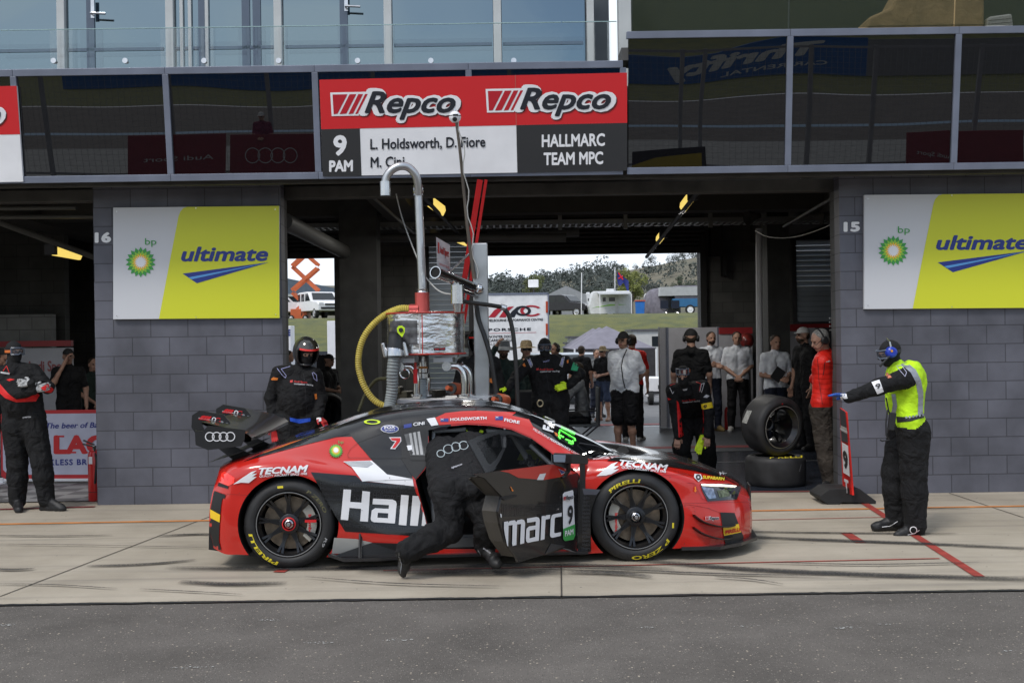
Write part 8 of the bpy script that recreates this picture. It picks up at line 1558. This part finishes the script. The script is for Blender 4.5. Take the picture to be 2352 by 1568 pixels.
# ---- beer banner on its frame, panels, extinguisher at the left
Yb_ = 14.5; bn_ = empty('beer_banner', P(*ca(350, 1260), Yb_).xy.to_3d(), 'white and red brewery banner on a white frame in the left bay', 'banner'); f_ = lambda x, y: P(*ca(x, y), Yb_)
MB().prism([f_(5, 745), f_(30, 716), f_(1300, 706), f_(1300, 1225), f_(40, 1228), f_(8, 1195)], (0, .02, 0)).build('cloth', mat('banner_cloth_red', (.55, .03, .035), .6), bn_); d = Decal(planar((0, Yb_, 0), (0, -1, 0)))
d.poly(pl(ca, (18,775),(45,742),(1300,732),(1300,1185),(60,1188),(22,1150)), mat('banner_white', (.55, .55, .66), .6), 1).text('The beer of Bathurst', ca(338, 848), ca(880, 838), 13, mat('banner_navy', (.03, .04, .25), .6), .02, .2, 2, up=(0, -1)).text('LAGER', ca(405, 1027), ca(1020, 1024), 40, sred, .06, 0, 2, up=(0, -1)).text('RECKLESS BREWING', ca(240, 1118), ca(860, 1112), 13.5, MATS['banner_navy'], .03, 0, 2, up=(0, -1), sp=1.15)
for a, b, w in ((400, 470, 0), (515, 560, 0), (600, 645, 0)): d.poly(pl(ca, (a, 1018), (b, 1018), (b, 1030), (a, 1030)), sred, 2.5)
d.poly(pl(ca, (400,900),(472,900),(472,912),(400,912)), sred, 2.5).build('graphics', bn_)
mb = MB(); mb.tube([f_(15, 1258), f_(15, 1210)], .03, 8).tube([f_(10, 1228), f_(900, 1226)], .02, 8); mb.build('frame', white, bn_); MB().bb(f_(0, 0).x-.05, f_(30, 0).x, Yb_-.25, Yb_+.25, 0.006, .03).build('foot', white, bn_)
pn_ = mat('panel_white', (.52, .52, .56), .4, var=.05); pr_ = mat('panel_red', (.38, .03, .035), .4)
e = empty('team_partition', P(*ca(300, 1000), 18.2).xy.to_3d(), 'white partition with red top strip and red lettering in the left bay', 'partition'); f2 = lambda x, y, Y_=18.2: P(*ca(x, y), Y_); MB().bb(f2(-40, 0).x, f2(526, 0).x, 18.2, 18.26, 0, f2(0, 262).z).build('panel', pn_, e); MB().bb(f2(-40, 0).x, f2(526, 0).x, 18.17, 18.26, f2(0, 250).z, f2(0, 208).z).build('top_strip', pr_, e)
Decal(planar((0, 18.19, 0), (0, -1, 0))).text('Audi Sport', ca(195, 428), ca(505, 424), 24, mat('text_dull_red', (.40, .12, .12), .5), .03, 0, 1, up=(0, -1)).build('lettering', e)
ex = empty('fire_extinguisher', (X(213.5, 12.85), 12.85, 0), 'red fire extinguisher standing against the left pillar corner', 'extinguisher'); b3 = V((X(213.5, 12.85), 12.85, .006)); MB().lathe([(0, 0), (.068, 0), (.072, .01), (.072, .50), (.06, .545), (.03, .565), (0, .565)], b3, (0, 0, 1), 24).build('cylinder', mat('ext_red', (.50, .012, .012), .3, coat=.4), ex, smooth=1); MB().lathe([(.0735, .1), (.0735, .106)], b3, (0, 0, 1), 24).build('band', black, ex); MB().tube([b3+V((0, 0, .565)), b3+V((0, 0, .61))], .02, 10).build('valve', steel, ex); MB().tube([b3+V((-.0, 0, .6)), b3+V((-.13, 0, .63))], .01, 6).tube([b3+V((0, 0, .62)), b3+V((-.12, 0, .67))], .01, 6).build('lever', black, ex); MB().tube([b3+V((0, -.02, .6)), b3+V((.05, -.08, .45)), b3+V((.03, -.085, .2))], .012, 8).build('hose', rubber, ex); MB().bb(b3.x-.04, b3.x+.0, 12.775, 12.778, .42, .5).build('label', white, ex)
# ---- right hand partitions, tool trolley, cases
def part(lab, x0, x1, Y_, top, strip=None, m=pn_, edge=True, grp='partition panels at the right of the garage'):
    e = empty('garage_partition', (X((x0+x1)/2, Y_), Y_, 0), lab, 'partition', grp); a, b = X(x0, Y_), X(x1, Y_); z = P((x0+x1)/2, top, Y_).z
    MB().bb(a, b, Y_, Y_+.05, .02, z-(.12 if strip else 0)).build('panel', m, e)
    if strip: MB().bb(a, b, Y_-.03, Y_+.05, z-.12, z).build('top_strip', pr_, e)
    if edge:
        for q in (a, b): MB().bb(q-.02, q+.02, Y_-.02, Y_+.07, .02, z+.01).build('frame', grey_al, e)
    return e
part('pale partition panel behind the man in cap with headset', 1533, 1650, 22.1, 752); part('white partition panel with red top strip behind the polo shirts', 1652, 1728, 22.0, 752, True, edge=False); part('white partition panel with red top strip right of the light grey column', 1782, 1925, 20.2, 744, True)
e = empty('mirror_panel', (X(1520, 21.5), 21.5, 0), 'shiny aluminium panel edge on, left end of the partitions', 'partition'); MB().prism([P(1515, 752, 21.0).xy.to_3d(), P(1532, 752, 22.1).xy.to_3d(), P(1532, 752, 22.1), V((P(1515, 752, 21.0).x, 21.0, P(1532, 752, 22.1).z))], (-.03, 0, 0)).build('panel', mat('shiny_panel', (.45, .47, .5), .15, .8, var=.1, vs=2), e)
tt_ = empty('tool_trolley', (X(1850, 17.8), 17.8, 0), 'black tool trolley with a pale work top between the tyres and the red gilet man', 'trolley'); a, b = X(1815, 17.8), X(1900, 17.8); zt_ = P(1850, 925, 17.8).z; MB().bb(a, b, 17.8, 18.4, .18, .92).build('cabinet', darkgrey, tt_, bevel=.01); MB().bb(a-.02, b+.02, 17.78, 18.42, .92, .95).build('work_top', al, tt_)
for k in range(5): MB().bb(a+.03, b-.03, 17.785, 17.80, .24+k*.135, .35+k*.135).build('drawer', satin, tt_, bevel=.004)
for xx in (a+.07, b-.07): MB().lathe([(0, -.03), (.085, -.03), (.085, .03), (0, .03)], (xx, 17.95, .09), (1, 0, 0), 16).build('castor', rubber, tt_, smooth=1)
dc_ = empty('drawer_cabinet', (X(1902, 19.2), 19.2, 0), 'black drawer cabinet with pale drawer pulls behind the grey haired man', 'cabinet'); MB().bb(X(1872, 19.2), X(1935, 19.2), 19.2, 19.7, 0, P(1900, 752, 19.2).z).build('body', darkgrey, dc_)
for k in range(4): MB().bb(X(1905, 19.2), X(1924, 19.2), 19.16, 19.2, P(0, 768+k*9-11, 19.2).z-.02, P(0, 768+k*9-11, 19.2).z).build('drawer_pull', white, dc_)
hm2 = MB().lathe([(.0, -.13), (.09, -.12), (.13, -.05), (.14, .02), (.12, .09), (.06, .14), (0, .15)], P(*cv(752, 285), 21.6), (0, 0, 1), 24).build('helmet_black_red', mat('helmet_mix', (.25, .02, .015), .3, coat=.5, var=.5, vs=9, dark=(.02, .02, .02)), smooth=1); hm2.name = 'racing_helmet'; tag(hm2, 'red and black racing helmet on a stand right of the curly haired man', 'helmet')
WM[hm2.name] = Matrix.Translation(hm2.location); tag(MB().bb(P(*cv(730, 330), 21.6).x, P(*cv(772, 330), 21.6).x, 21.45, 21.75, 0, P(*cv(745, 322), 21.6).z).build('helmet_stand', darkgrey), 'dark stand below the red and black helmet', 'stand')
tag(MB().lathe([(0, 0), (.055, 0), (.055, .36), (.025, .42), (0, .42)], (X(1668, 21.5), 21.5, .01), (0, 0, 1), 18).build('fire_extinguisher', MATS['ext_red'], smooth=1), 'small red extinguisher on the floor between the two white polo men', 'extinguisher')
tb_ = empty('equipment_case', (X(1208, 14.6), 14.6, 0), 'stack of black equipment cases right of the rig', 'case')
for k in range(3): MB().bb(X(1188, 14.6), X(1232, 14.6), 14.6, 15.1, .01+k*.36, .35+k*.36).build('case', black, tb_, bevel=.015)
# monitor and rack left of the column
mo = empty('monitor_stand', (X(733, 19.5), 19.5, 0), 'black monitor on a stand behind the helmeted refueller', 'monitor'); q = lambda x, y: P(*cl(x, y), 19.5); MB().bb(q(600, 0).x, q(690, 0).x, 19.5, 19.56, q(0, 650).z, q(0, 428).z).build('screen', mat('screen_black', (.008, .008, .01), .15), mo); MB().tube([q(640, 640), V((q(640, 0).x, 19.5, 0))], .03, 8).build('post', black, mo); MB().bb(q(600, 0).x, q(680, 0).x, 19.3, 19.7, .006, .03).build('foot', black, mo)
q = lambda x, y: P(*cl(x, y), 18.2); tw_ = empty('wheel_trolley', (q(700, 0).x, 18.2, 0), 'dark wheel standing on a trolley left of the garage column', 'trolley'); MB().lathe(tyre_prof(.3, .33), V((q(672, 0).x, 18.2, .62)), (.6, -.8, 0), 40).build('tyre', tyrem, tw_, smooth=1); MB().bb(q(640, 0).x, q(720, 0).x, 18, 18.5, .18, .26).build('deck', darkgrey, tw_)
for xx in (645, 715): MB().lathe([(0, -.03), (.08, -.03), (.08, .03), (0, .03)], (q(xx, 0).x, 18.1, .09), (0, 1, 0), 16).build('castor', rubber, tw_, smooth=1)
# pale car in the paddock, cables, ceiling clutter
suv('parked_car', 'pale silver car in the paddock behind the man with headset', V((X(1308, 33), 33, 0)), 4.5, 1.8, 1.35, R(-75), mat('car_silver_far', (.35, .38, .42), .25, .3))
MB().tube([P(1838, 411, 13), P(1880, 425, 13.2), P(1930, 436, 13.4)], .006, 6).build('cable', MATS['cable_white'], bld); MB().tube(curve([P(1735, 530, 16), P(1760, 543, 16), P(1820, 545, 16), P(1880, 528, 15.8), P(1930, 505, 15.5)], 16), .007, 6).build('cable', MATS['cable_white'], bld)
for px_2 in (1290, 1440, 1635): MB().bb(X(px_2, 17.8)-.03, X(px_2, 17.8)+.03, 17.75, 17.8, 3.4, 4.24).build('tray_hanger', MATS['tray_steel'], bld)
sp_ = P(1735, 497, 17.5); MB().lathe([(.0, -.1), (.04, -.08), (.05, 0), (.12, .12), (.12, .14)], sp_, (-1, -.3, -.2), 18).build('horn_speaker', beamm, bld, smooth=1); MB().lathe([(.0, -.1), (.04, -.08), (.05, 0), (.12, .12), (.12, .14)], sp_+V((.9, 0, 0)), (1, -.3, -.2), 18).build('horn_speaker', beamm, bld, smooth=1)
